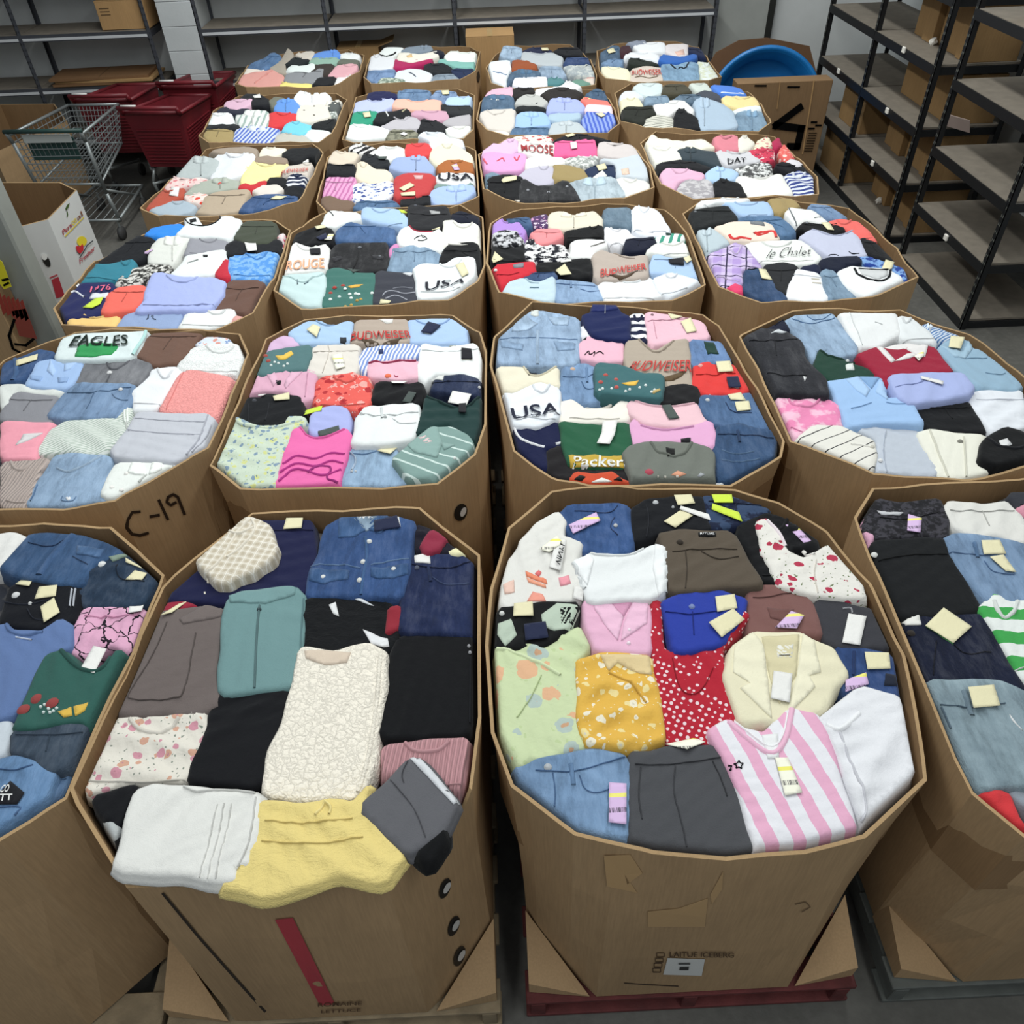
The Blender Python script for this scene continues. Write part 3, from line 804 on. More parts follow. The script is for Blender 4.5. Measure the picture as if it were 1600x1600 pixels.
# ================================================================== the clothes, bin by bin (photo points, dropped onto the pile of each bin)
load('A2', 100, 760, 2.353, '''
P|380,400 470,270 700,90 910,110 930,300 880,400 600,430 380,420|s:#20244c|navy twill trousers behind the cream knitted piece
>T|818,112 880,108 875,158 808,162|c
>L waistband_seam|5|690,150 800,165 915,160|s:#15183a
X|930,250 960,140 1010,110 1165,70 1210,100 1290,130 1270,290 1245,412 1060,407 890,402 900,300|d:#305a94|mid-blue denim jacket with flap pockets and silver buttons|L1
>P neck_inside|1060,110 1165,80 1150,150 1110,165|d:#86a0b8
>P collar|1010,112 1078,100 1112,160 1072,182 1008,187|d:#386498
>P collar|1140,82 1205,80 1217,130 1162,172 1120,160|d:#386498
>P neck_label|1080,95 1137,92 1137,116 1080,119|s:#e4e4e2
>P pocket_flap|903,300 1050,312 1045,340 960,358 900,345|d:#386498
>P pocket_flap|1130,306 1266,290 1266,325 1212,346 1130,336|d:#386498
>L placket|12|1108,185 1115,260 1100,330 1092,400|d:#3c6aa0
>L yoke_seam|5|905,290 1000,285 1090,300|d:#6c90bc
>L yoke_seam|5|1130,295 1200,275 1270,270|d:#6c90bc
>O button|9|1122,202 1100,277 1088,350 952,330 1213,308|s:#dcdcd8
>T|1140,130 1225,112 1238,155 1142,170|b
>P ticket_print|1185,122 1232,114 1238,148 1190,155|s:#e8e8e6
G|480,242 600,120 690,105 750,140 785,215 770,262 600,354 560,352 480,267|pl:#e2d9c8,#c8bca6,#f4efe4,42|cream woven drawstring shorts bunched on the navy trousers|L3 w7 t45
>L drawstring|9|690,120 640,160 600,230 570,280 500,330 505,380|s:#e8e0d0
>L drawstring|9|690,120 710,160 660,220 600,260|s:#e8e0d0
>L drawstring|9|600,150 640,180 700,150|s:#e8e0d0
G|1290,130 1420,190 1500,240 1400,250 1290,240|s:#201e2c|dark bundle under the burgundy scrap
G|1310,210 1350,155 1410,185 1385,230 1330,245|s:#98304a|small burgundy folded piece beside the denim jacket|L1
G|1405,240 1450,210 1505,235 1440,250|s:#ece6b8|narrow white and yellow cloth corner at the rim
G|340,470 360,430 450,420 490,440 400,460 350,485|s:#a02840|red cloth corner behind the taupe trousers
G|865,590 870,420 930,400 1050,400 1200,420 1230,540 1190,610 990,610 870,590|ck:#14161a|black crumpled garment with white ties|w10
>P white_tie|975,440 1000,430 1012,480 990,470|s:#e6e6e6
>P white_tie|1070,420 1100,420 1140,440 1100,432|s:#dfe2e6
>P white_tie|1100,530 1190,560 1195,585 1130,580|s:#e6e6e8
G|1195,440 1240,430 1230,520 1180,545|s:#9c2c3c|strip of dark red fabric beside dark jeans
J|1255,270 1300,250 1510,245 1530,540 1235,540 1235,420|d:#223360|dark indigo jeans with white waist label
>P waist_label|1288,250 1345,252 1348,285 1290,283|s:#e8e6e2
>L waistband_seam|6|1280,290 1350,303 1430,300 1505,268|d:#182446
>L pocket_seam|5|1355,335 1400,365 1490,355|d:#4a5c86
>L belt_loop|12|1340,300 1348,350|d:#2a3c68
>O button|8|1298,302|s:#5c6274
P|330,475 350,455 520,440 590,450 560,620 570,800 500,840 160,835 220,650 300,490|s:#756a67|taupe trousers with a big patch pocket
>P waistband|425,490 520,440 590,440 580,480 440,508|s:#7a6f6c
>L pocket_seam|6|380,500 330,620 225,770 245,785 410,785 445,765 485,540|s:#5c5350
>T|358,482 440,412 448,420 400,470|c
K|555,745 830,740 790,900 720,1105 450,1090 500,940|s:#17181d|long black knit skirt
W|600,410 660,385 850,365 885,400 880,480 860,700 850,725 590,770 565,745 580,500|s:#749899|sage green half-zip sweatshirt|L1
>P collar|605,398 690,385 850,362 850,398 740,432 612,430|s:#7a9e9f
>L zipper|7|720,440 710,520 700,740|s:#5a7678
>L sleeve_fold|6|880,410 870,560 862,700|s:#64868a
>O zip_pull|7|718,455|s:#3c4c50
B|35,1095 60,1000 110,890 180,845 330,845 525,820 520,900 450,1090 290,1080 70,1130|fl:#e6e0d4,#d89aa8,#d8a890,32,#8c9488|cream blouse with pink and peach roses
G|100,1130 250,1100 270,1110 200,1265 120,1200|s:#17181d|black folded cloth under the rose blouse
G|110,1262 150,1220 208,1265 190,1300 125,1312|s:#b8bcbc|grey-white scrap beside the bin rim
G|130,1310 220,1285 200,1390 170,1400|s:#15161a|black cloth edge under the white blouse
P|1200,600 1225,545 1500,540 1530,560 1530,880 1500,920 1150,935 1170,750|s:#121317|wide black folded trousers
>O eyelet|5|1488,582 1492,606|s:#a8a8ac
>L side_seam|5|1512,620 1515,880|s:#24262c
R|1165,945 1500,920 1510,1100 1440,1130 1300,1010 1170,1075|rb:#cf9ba0|dusty pink ribbed sweater
B|855,600 890,590 1000,600 1120,575 1190,610 1170,800 1140,1000 1090,1150 720,1140 750,980 800,850 850,700|cr:#f2eadb,.7,50|cream crochet lace top|L1 w5
>P lining|890,635 960,660 1040,650 1055,615 950,606 885,608|s:#dccab6
>L sleeve_edge|14|1165,620 1150,800 1120,1000 1080,1120|cr:#efe7d8
D|720,1155 830,1160 960,1150 1060,1160 1130,1080 1100,1200 1260,1360 1180,1450 1000,1430 860,1480 700,1510 560,1470 640,1420 700,1250|ck:#ecd684|yellow smocked dress spilling over the rim|w10 v
>L tie|7|960,1158 945,1185 925,1210|s:#f0dc90
>L tie|7|960,1158 985,1180 975,1205|s:#f0dc90
>L smocking|6|740,1230 900,1240 1060,1220|s:#d8c070
>L smocking|6|725,1300 900,1320 1100,1290|s:#d8c070
B|260,1110 330,1085 450,1105 720,1120 715,1300 680,1390 640,1400 630,1455 170,1410 210,1270|s:#e4e3de|white pleated blouse folded square|L3.2 v
>L pleat|4|565,1170 500,1440|s:#cfcec9
>L pleat|4|590,1168 530,1445|s:#cfcec9
>L pleat|4|615,1165 560,1445|s:#cfcec9
>L neck_edge|6|440,1102 490,1120 600,1112 700,1122|s:#d2d1cc
>L fold_edge|6|705,1140 690,1300 640,1400|s:#cbcac6
H|1275,995 1310,1000 1450,1160 1400,1260 1260,1360 1080,1180|s:#69696e|grey tailored shorts laid at an angle|L3.5 v
>P lining|1272,1000 1300,990 1452,1150 1432,1168|s:#d8dade
>L pleat|4|1200,1080 1290,1180 1330,1290|s:#545459
>L pocket_seam|4|1265,1010 1240,1060 1250,1090|s:#505055
G|1290,1352 1400,1250 1412,1310 1340,1390|s:#101114|black cloth hanging through the rim notch|v
''')
load('A3', 740, 740, 2.222, '''
B|160,240 210,170 290,130 325,170 310,215 375,240 360,300 370,430 340,440 90,465 100,330|s:#e2e0da|white sweater printed with coral motifs|w8
>P print|180,340 252,368 256,384 184,358|s:#f0906c
>P print|184,362 250,388 252,398 190,376|s:#f4a888
>P print|213,346 226,334 236,342 226,358|s:#e87878
>P print|295,366 330,355 338,384 302,392|s:#f0a0ac
>P print|185,442 206,410 240,420 252,444|s:#f0a08c
>P print|102,384 140,366 142,410 108,416|s:#ecc8b8
>T|228,272 290,222 312,250 262,282|y
>T|288,232 322,238 302,345 262,332|w
>Y|VINYL|282,328 303,250 318,256 300,334|s:#18181c
>T|350,400 382,400 380,440 345,440|w
J|290,150 330,105 500,100 545,110 555,270 450,280 375,265 350,230|d:#34609c|mid-blue jeans with a lavender ticket
>T|330,185 425,142 440,170 345,215|l
>L waistband_seam|5|350,130 480,140 500,110|d:#22406e
>L pocket_seam|5|490,150 470,185 500,215|d:#22406e
>O button|7|493,180|s:#c8c8c8
J|550,120 600,85 720,75 800,70 810,160 830,195 640,205 560,240|s:#181a20|black jeans with cream tags and silver button
>O button|10|632,100|s:#c0c2c4
>O rivet|5|692,118|s:#b0b2b4
>L fly_seam|6|600,110 610,160 600,220|s:#2c2e36
>T|695,80 755,70 768,108 708,115|c
>T|660,170 720,130 760,150 700,192|c
>T|718,120 852,148 845,168 714,132|w
J|790,70 1010,65 1030,130 930,180 830,195 810,120|sp:#1e2844,#3c5070,28|dark jeans with a faint floral texture
>T|825,80 895,80 900,108 835,108|n
>T|828,110 920,140 932,172 825,130|n
D|910,190 1010,130 1130,160 1200,230 1210,270 1100,250 1060,390 1000,370|s:#131418|black dress beside the rose camisole
P|640,205 720,190 900,195 1000,370 1000,385 870,395 680,412 670,300|s:#62574a|olive brown jeans with black waist label|L1
>P waist_label|780,205 840,205 842,219 782,219|s:#141416
>X|RITUAL|786,216 836,216 836,208 786,208|s:#e8e8e8
>O button|11|716,240|s:#3c342c
>L waistband_seam|5|690,272 800,262 915,262|s:#453c32
>L fly_seam|5|735,270 742,330 735,400|s:#453c32
>L pocket_seam|5|790,270 840,300 920,290|s:#453c32
N|985,160 1015,145 1060,200 1090,262 1150,290 1250,240 1330,280 1350,400 1370,440 1190,420 1060,390 1030,310 1000,270|fl:#e8e4dc,#c03a58,#e4e0d8,30,#6c7c50|white ruffled camisole with red roses|L1
>L ruffle|12|1020,160 1060,200 1085,250|s:#e8dce0
>L ruffle|12|1150,250 1190,290 1160,260|s:#eae6e0
>L cup_seam|5|1190,300 1180,350 1195,415|s:#d8d0c4
>T|1085,165 1130,158 1180,225 1150,228|l
B|75,520 80,460 240,445 370,440 340,520 250,600 80,605 65,560|s:#17181a|black blouse with big pale green blobs
>P blob_print|75,520 130,505 150,560 110,600 70,560|s:#bccab8
>P blob_print|235,490 290,450 370,460 340,540 280,545 240,530|s:#bccab8
>P blob_print|300,470 340,465 335,520 305,525|s:#17181a
>O button|8|98,484|s:#d8d8d4
>T|140,455 205,450 208,500 138,500|c
>T|175,530 250,520 260,575 180,585|b
N|340,300 410,270 540,285 620,245 660,250 670,330 660,410 610,432 400,442 380,380|s:#e8eaea|white sleeveless top with frilled shoulders|L1
>P frill|335,300 400,266 418,300 395,385 365,345|s:#f0f2f2
>P frill|630,246 678,262 672,400 642,425 622,330|s:#f0f2f2
>L neckband|9|405,272 440,285 540,288 590,262|s:#dcdede
>L frill_edge|12|345,305 362,325 356,345 374,362 370,380 388,395|s:#dadddd
>L frill_edge|12|672,262 662,285 676,305 664,330 676,355 662,380 668,405|s:#dadddd
S|380,440 450,415 610,440 620,600 610,622 420,617 390,520|s:#eab6d0|pink shirt with pointed collar
>P collar|408,420 450,418 520,500 500,580 465,540 420,470|s:#efc0d8
>P collar|560,430 607,440 602,520 512,582 520,522|s:#efc0d8
>P neck_inside|455,425 560,430 520,500|s:#d89cba
>O button|6|540,545 538,590|s:#f4e0ea
D|615,440 650,440 660,620 850,610 940,470 962,490 900,560 862,600 890,730 920,900 800,932 670,937 640,760 620,620|dt:#c02038,#f0d8dc,58|red polka-dot dress with tie neck
>L tie|8|740,600 735,570 780,522|s:#c8203c
>L tie|8|700,600 740,615 790,618 850,602|s:#b81c34
>L gather|5|690,640 705,720 735,770 790,760 830,680|s:#981428
J|655,440 720,410 860,400 950,430 940,480 870,590 740,617 690,612 670,500|s:#3046aa|cobalt blue jeans with two cream tags|L1
>O button|9|758,462|s:#8090c0
>L waistband_seam|5|665,480 760,492 850,476|s:#1e2f80
>L fly_seam|5|760,480 765,560|s:#1e2f80
>T|838,432 905,422 915,470 845,485|c
>T|815,525 900,475 940,510 860,575|c
P|955,400 1000,385 1120,390 1180,450 1215,570 1130,552 1040,547 950,562|s:#865f5a|mauve brown corduroy trousers
>P back_pocket|1020,465 1110,475 1105,520 1030,502|s:#7a5450
>L waistband_seam|5|970,430 1060,425 1130,412|s:#60403c
>T|1045,540 1100,485 1145,500 1120,545|l
B|1180,460 1210,405 1300,450 1420,470 1445,612 1260,602 1220,570|s:#424248|charcoal satin blouse with white tag
>T|1300,490 1362,500 1340,600 1278,590|w
>L drawstring|4|1280,470 1310,465 1315,485|s:#a0a0a4
J|1255,590 1440,620 1490,660 1500,780 1430,792 1290,762 1260,640|d:#2e5490|blue jeans with dark leather-like patch
>T|1355,625 1440,628 1445,682 1365,685|c
>P patch|1430,695 1485,705 1480,740 1425,735|s:#2a3040
>T|1290,720 1360,695 1370,735 1290,760|l
>L belt_loop|10|1320,620 1318,700|d:#24447c
B|60,600 150,590 250,590 300,550 370,520 400,600 355,640 370,900 395,950 210,990 160,1035 100,920 70,760|fl:#cfdcae,#e8b890,#b8c8c0,15,#c4d4a0|pale green chiffon blouse with peach flowers|w11
>L ruffle|12|70,610 150,620 240,660 300,700|s:#d4e0b4
>L gather|6|235,700 200,780 150,850|s:#b4c490
D|355,640 450,615 620,627 640,760 670,930 560,955 390,945 370,900 360,760|fl:#e8b840,#f0e8d0,#f0dc98,34,#f0e4b8|yellow floral summer dress
>P lining|440,630 610,630 620,695 580,690 500,655 470,682|s:#e4cc98
>L neckline|7|470,690 540,720 600,790|s:#d8a838
Q|865,700 900,600 970,545 1130,550 1170,570 1250,600 1300,690 1260,740 1220,820 1090,862 930,862 900,780|s:#e8e1c2|cream blazer with wide lapels|L1
>P inside|1000,570 1130,560 1120,700 1062,800 1030,720|s:#dcd2aa
>P lapel|905,602 970,550 1008,600 1035,850 925,745 962,728 900,690|s:#eee8cc
>P lapel|1142,556 1182,582 1205,690 1165,700 1185,742 1080,850 1122,700|s:#eee8cc
>P neck_label|1050,600 1110,595 1105,640 1055,640|s:#eceae0
>L label_print|4|1060,632 1098,632|s:#202020
>T|1040,690 1105,700 1095,800 1030,785|w
J|130,1030 240,980 430,955 520,970 550,1010 540,1285 400,1270 250,1170 150,1080|d:#7ba2cc|light blue jeans with long lavender ticket
>L waistband_seam|6|215,1030 340,1040 440,1010 525,985|d:#4f78a8
>O button|10|258,1020|s:#b8bcc0
>L belt_loop|14|338,1008 347,1082|d:#6890bc
>L pocket_seam|5|368,1050 385,1100 430,1110 510,1080|d:#4f78a8
>L fly_seam|5|275,1040 285,1110 270,1170|d:#4f78a8
>T|470,1078 530,1082 530,1222 468,1215|l
P|545,960 620,960 690,945 850,940 880,1010 940,1170 985,1310 870,1330 690,1312 540,1287 540,1130|s:#545559|grey tailored trousers with pressed creases
>L waistband_seam|5|560,1012 700,1012 865,985|s:#3c3d41
>L crease|5|700,1015 690,1100 720,1200 740,1300|s:#46474b
>L crease|5|580,1020 570,1120 585,1200|s:#46474b
>L pocket_seam|5|830,1000 860,1060 880,1120|s:#3c3d41
>T|665,940 770,910 805,930 740,965|y
T|815,890 890,850 940,880 1010,900 1100,810 1190,830 1230,900 1260,990 1300,1130 1340,1262 1350,1272 1240,1307 990,1327 950,1180 900,1050 860,960|st:#ecebf0,#efb4d0,.062,-14,.48|pink and white striped v-neck jersey|L1
>L collar|16|885,862 950,920 1035,985 1085,930 1105,818|s:#f0bcd4
>L collar_stripe|5|905,862 960,905 1035,962 1075,915 1090,830|s:#f6f4f6
>P neck_label|1000,910 1055,905 1060,990 1020,990|s:#eeeeee
>T|1045,990 1090,990 1140,1110 1080,1120|y
>L star_print|3|903,1008 916,1006 921,994 925,1006 938,1006 928,1015 932,1026 921,1018 909,1024 914,1014 903,1008|s:#181820
>L star_print|3|884,1012 892,1016 898,1014 892,1022 896,1030 888,1026|s:#181820
W|1200,840 1340,735 1480,765 1540,850 1545,1050 1480,1190 1380,1250 1330,1150 1260,980 1220,890|s:#e6e6ea|white puffy sweatshirt bunched at the right rim|w10 t50 L1
>L placket|6|1270,900 1330,1050 1370,1160 1375,1230|s:#d0d0d6
>L cuff|14|1225,870 1270,900 1340,830|s:#f0f0f2
''')
load('A1', 0, 800, 2.91, '''
G|-60,110 0,100 40,85 120,115 60,180 0,260 -60,260|s:#e6e4e0|white cloth at the left edge behind the denim jacket
X|0,260 70,170 130,95 340,85 540,160 560,190 500,200 420,240 380,340 150,310 60,290|d:#36608e|denim jacket with wrinkled placket
>L placket|26|335,92 250,180 180,290|d:#40699a
>P pocket_flap|350,150 470,165 450,205 345,190|d:#4a74a4
>L yoke_seam|5|130,140 230,165 300,120|d:#26466e
>L seam|5|330,200 400,240|d:#26466e
J|400,250 480,195 580,190 680,240 715,300 670,400 640,432 380,432 340,350|d:#2a4460|dark blue jeans with shiny button and cream tags
>O button|12|462,234|s:#e4e4e2
>P waist_label|495,205 575,188 585,200 510,222|s:#8a9c8c
>T|575,215 668,238 660,262 575,235|c
>T|575,315 615,270 672,285 650,320|c
>L pocket_seam|6|535,240 528,280 560,312 660,322|d:#16283c
J|-10,500 40,330 150,315 320,320 380,350 340,512 270,492 190,537 80,522|s:#12151e|black jeans with three cream tags
>O button|12|72,378|s:#d8d8d8
>O rivet|6|138,417|s:#c8c8c8
>L waistband_seam|5|20,410 120,425 230,400|s:#2a2e3a
>L pocket_seam|5|125,440 150,490 220,495|s:#2a2e3a
>L side_stripe|5|330,355 318,432|s:#b8bcc4
>L side_stripe|5|345,352 335,434|s:#b8bcc4
>T|72,330 95,305 145,315 138,345|c
>T|160,400 180,345 262,335 255,385|c
>T|190,440 250,395 275,460 205,510|c
B|370,435 500,432 660,430 640,520 580,642 500,602 370,662 320,642 340,530|ln:#e6aecb,#28202c,0,17|pink top with black outlined flowers
>T|590,410 655,398 660,455 592,472|w
>L neckband|5|385,470 500,480 630,470|s:#d898b8
W|-60,520 30,505 60,530 180,540 270,480 330,510 310,620 220,642 150,762 60,920 0,942 -60,942|s:#6680b0|faded blue sweatshirt|L1
>L neckband|12|28,510 50,550 120,562 195,545|s:#5c76a4
>L neck_print|4|75,572 145,580|s:#c8d0e0
W|200,640 270,620 310,640 360,710 440,720 480,690 530,620 575,650 540,760 420,980 350,952 45,992 110,850|s:#33655c|dark teal sweatshirt with flowers and yellow butterfly|L2
>L neckband|14|272,622 310,668 370,715 430,728 478,700 500,650|s:#2a554e
>O flower_print|16|165,845 240,872 108,900|s:#a04a48
>P butterfly_print|268,915 325,888 332,930 290,936|s:#e0b840
>P butterfly_print|338,890 402,868 388,905 345,932|s:#e0b840
>O dot_print|4|185,885 205,878 225,900 245,908 200,912 230,915 260,895|s:#d8e4e0
>T|420,600 480,615 430,735 365,715|w
J|50,1000 130,950 300,950 410,965 415,1010 380,1090 330,1162 210,1182 150,1120 40,1090|d:#44566a|washed grey-blue jeans|L2
J|160,1165 330,1160 280,1290 160,1362 140,1240|d:#5478a0|blue jeans under the washed pair
G|-40,940 40,945 50,1000 30,1100 0,1112 -40,1112|s:#ccd4dc|pale blue-white edge at left
J|-60,1130 60,1105 155,1125 215,1165 250,1190 160,1370 0,1480 -60,1500|d:#6694c4|light blue jeans with black ticket|L2
>T|-10,1290 50,1225 115,1280 80,1332 -10,1332|k
>Y|CO|12,1292 54,1290 60,1252 28,1256|s:#ecebe8
>Y|TT|10,1330 70,1326 72,1298 16,1298|s:#ecebe8
>L pocket_seam|6|0,1345 110,1335 90,1420|d:#4a74a6
>L waistband_seam|6|0,1170 80,1180 150,1150|d:#4a74a6
''')
load('A4', 1320, 740, 2.757, '''
J|70,230 130,100 240,120 410,105 455,200 440,282 330,267 140,282 80,240|sp:#46444c,#26252a,60|charcoal leopard-print jeans with lavender ticket
>T|270,182 328,200 322,262 265,252|l
>P waist_label|140,158 180,165 250,172 235,182 160,178|s:#c8c8cc
>L waistband_seam|5|150,190 260,200 400,170|s:#1c1b20
G|50,250 90,150 80,220 138,262 100,302 70,290|s:#dca8c2|pink frilled corner by the rim|w10
P|430,150 450,110 600,130 700,115 772,180 790,300 740,292 640,262 560,272 470,230|s:#e0ded8|white folded trousers at the rear
G|745,150 800,120 800,190|s:#d894a6|small pink corner at the picture edge
P|100,310 140,285 320,270 430,280 470,370 590,580 560,602 250,622 200,560 120,360|s:#191b1e|black trousers with silver snap
>O snap|11|130,346|s:#d8d8d4
>L waistband_seam|5|110,365 260,350 440,350|s:#0c0d0f
J|430,280 480,250 620,265 740,290 800,300 800,562 620,562 540,470 460,350|d:#7c9ec4|light blue jeans with cream tags|L1
>T|585,295 665,292 692,350 595,355|c
>T|622,365 680,355 735,430 690,425|c
>L belt_loop|14|558,300 572,362|d:#5c84b0
>L waistband_seam|5|450,340 560,352 680,360|d:#5478a4
>L pocket_seam|5|600,380 640,430 730,435|d:#5478a4
J|240,660 300,600 480,590 600,600 660,720 760,900 800,962 500,882 360,892 330,922 270,760|d:#182240|very dark navy jeans with round white ticket
>P waist_label|245,608 320,603 330,650 250,650|s:#e6e4de
>O button|11|287,685|s:#3a3430
>T|345,658 425,578 545,662 465,735|c
>P green_edge|350,655 372,628 460,728 466,738|s:#4c8c50
>L ticket_string|6|415,590 430,615 475,628|s:#101010
>L fly_seam|5|395,720 385,800 380,870|d:#0c1226
>L pocket_seam|5|470,740 530,785 630,770|d:#0c1226
T|580,580 650,510 700,545 800,545 800,902 760,872 680,720 620,640|st:#e8ece8,#3cab50,.085,100,.5|white t-shirt with broad green stripes|L1
J|340,930 370,880 540,880 680,890 750,920 800,940 800,1352 740,1342 560,1367 500,1300 400,1090|d:#8ca4b0|grey-blue faded jeans with cream tag|L1
>T|525,930 635,920 662,1010 548,1020|c
>L belt_loop|16|515,935 548,1042|d:#7890a0
>L waistband_seam|6|400,1000 530,1010 690,990|d:#60788a
>L fly_seam|6|405,1010 440,1110|d:#60788a
>P pocket_card|708,1040 765,1110 720,1062|s:#e8e8e8
G|705,1370 760,1345 800,1350 800,1442 760,1422|s:#949ca6|grey cloth corner beside the red piece
G|560,1382 640,1360 720,1380 760,1480 800,1540 800,1572 730,1540 600,1420|s:#dc3a40|bright red cloth at the front corner
''')
load('B1', 0, 480, 4, '''
X|0,420 40,290 160,255 330,265 330,312 200,370 150,450 0,477|d:#365e92|denim jacket at the left edge
>T|105,340 240,300 235,335 105,375|c
>L collar|20|60,300 110,400 80,460|d:#4470a4
P|830,302 920,180 1030,125 1200,120 1260,160 1230,210 1110,352 960,362 870,310|s:#785a4c|brown folded trousers
T|330,320 400,150 560,130 830,135 935,110 910,170 820,322 560,332|s:#dce8e8|mint-white t-shirt with dark letters and green splash|L1
>P green_splash|470,312 490,235 720,225 740,250 700,300 600,317|s:#28a058
>X|EAGLES|430,252 805,247 805,183 470,187|s:#14281e
>L mint_edge|14|930,118 905,175 830,300|s:#b8e0dc
G|1220,222 1280,185 1430,190 1470,242 1240,252|fl:#dfe6f0,#7898cc,#e8a090,40|white and blue floral edge behind the lace
S|150,490 230,345 330,320 400,350 520,330 500,400 440,482 400,512 300,507|s:#a3c0e8|light blue shirt with chest pockets
>P collar|318,328 352,400 332,432 296,400|s:#b0ccf0
>P collar|405,352 480,345 440,385 400,400|s:#b0ccf0
>P pocket_flap|190,430 270,440 255,468 190,455|s:#96b4de
>P pocket_flap|360,440 430,435 420,470 365,472|s:#96b4de
V|460,492 530,340 660,320 830,310 945,345 930,390 860,482 720,492 640,502|d:#85878e|grey denim vest with snap
>L neckband|12|660,325 690,395 760,380 830,315|d:#6c6e76
>O snap|11|685,410|s:#e0e0e0
>L placket|6|690,420 655,495|d:#64666e
>P neck_label|690,312 765,312 760,335 700,335|s:#202024
J|285,682 400,530 480,470 830,470 830,580 740,692 520,692 320,692|d:#7c9ec6|mid-blue jeans with metal button
>O button|9|757,520|s:#dcdcdc
>L waistband_seam|6|420,540 600,535 820,500|d:#54789e
>L fly_seam|5|590,540 545,640|d:#54789e
>L pocket_seam|5|700,540 730,580 800,580|d:#54789e
B|1110,352 1200,260 1330,230 1540,230 1570,290 1500,422 1300,402 1130,392|cr:#eef0ee|white lace top
B|810,542 930,420 960,375 1110,360 1130,402 1060,520 960,652 830,652 840,580|s:#ebedf0|white gauzy folded blouse
H|980,652 1130,402 1200,390 1500,440 1490,520 1400,692 1180,667|cr:#f4a09c|coral textured shorts|L1
>L seam|6|1040,640 1120,470 1150,410|s:#e08884
G|0,482 130,475 280,500 400,520 370,547 100,532 60,600 0,642|s:#dcdfda|off-white cloth at the left edge
P|0,652 90,530 370,552 290,652 340,712 230,727 0,702|s:#929298|grey trousers at the left edge
W|0,705 340,715 300,760 230,870 220,947 0,947|s:#f4a2b2|pink sweatshirt at the left edge
>P white_print|98,867 150,800 270,790 160,842|s:#e0dcdc
S|215,882 300,760 400,705 720,690 830,620 800,750 660,912 560,922 380,897 250,912|st:#e0e5de,#b0beb2,.012,60,.4|white shirt with fine green stripes
R|680,892 780,780 850,645 1050,655 1300,660 1370,720 1350,850 1230,972 1050,967 720,932|s:#c6c8d0|pale grey knit sweater folded square|L1
>L fold_edge|9|1300,670 1250,830 1240,965|s:#b0b2bc
>L fold_edge|6|1350,740 1290,840 1270,940|s:#b0b2bc
>L rib|4|840,690 1050,710 1280,715|s:#b8bac4
>L rib|4|800,770 1050,790 1260,800|s:#b8bac4
R|0,962 220,950 290,930 250,1000 200,1150 140,1262 0,1267|rb:#c2b2aa|beige ribbed sweater
J|150,1242 230,1080 340,920 460,900 690,930 700,1010 640,1150 680,1212 520,1242|d:#94b4d6|light jeans with a small white heart
>P heart|412,1195 422,1188 430,1196 440,1190 446,1200 428,1215|s:#eef0f2
>L waist_tie|10|355,1000 420,1035 480,1010 560,975 640,930|d:#a8c4e0
>L pocket_seam|5|390,1180 380,1215 460,1220 480,1190|d:#6c90b8
>L side_seam|7|235,1110 190,1210|d:#5c84b0
C|620,1162 720,960 870,965 1140,985 1100,1050 860,1162 720,1207|s:#eaede8|white cardigan with pearl buttons|L1
>O pearl_button|8|945,1080 760,1145 790,1040 700,1130|s:#f4f2ec
G|1120,1052 1170,985 1240,995 1180,1042|s:#e08a80|salmon cloth corner by the rim
''')
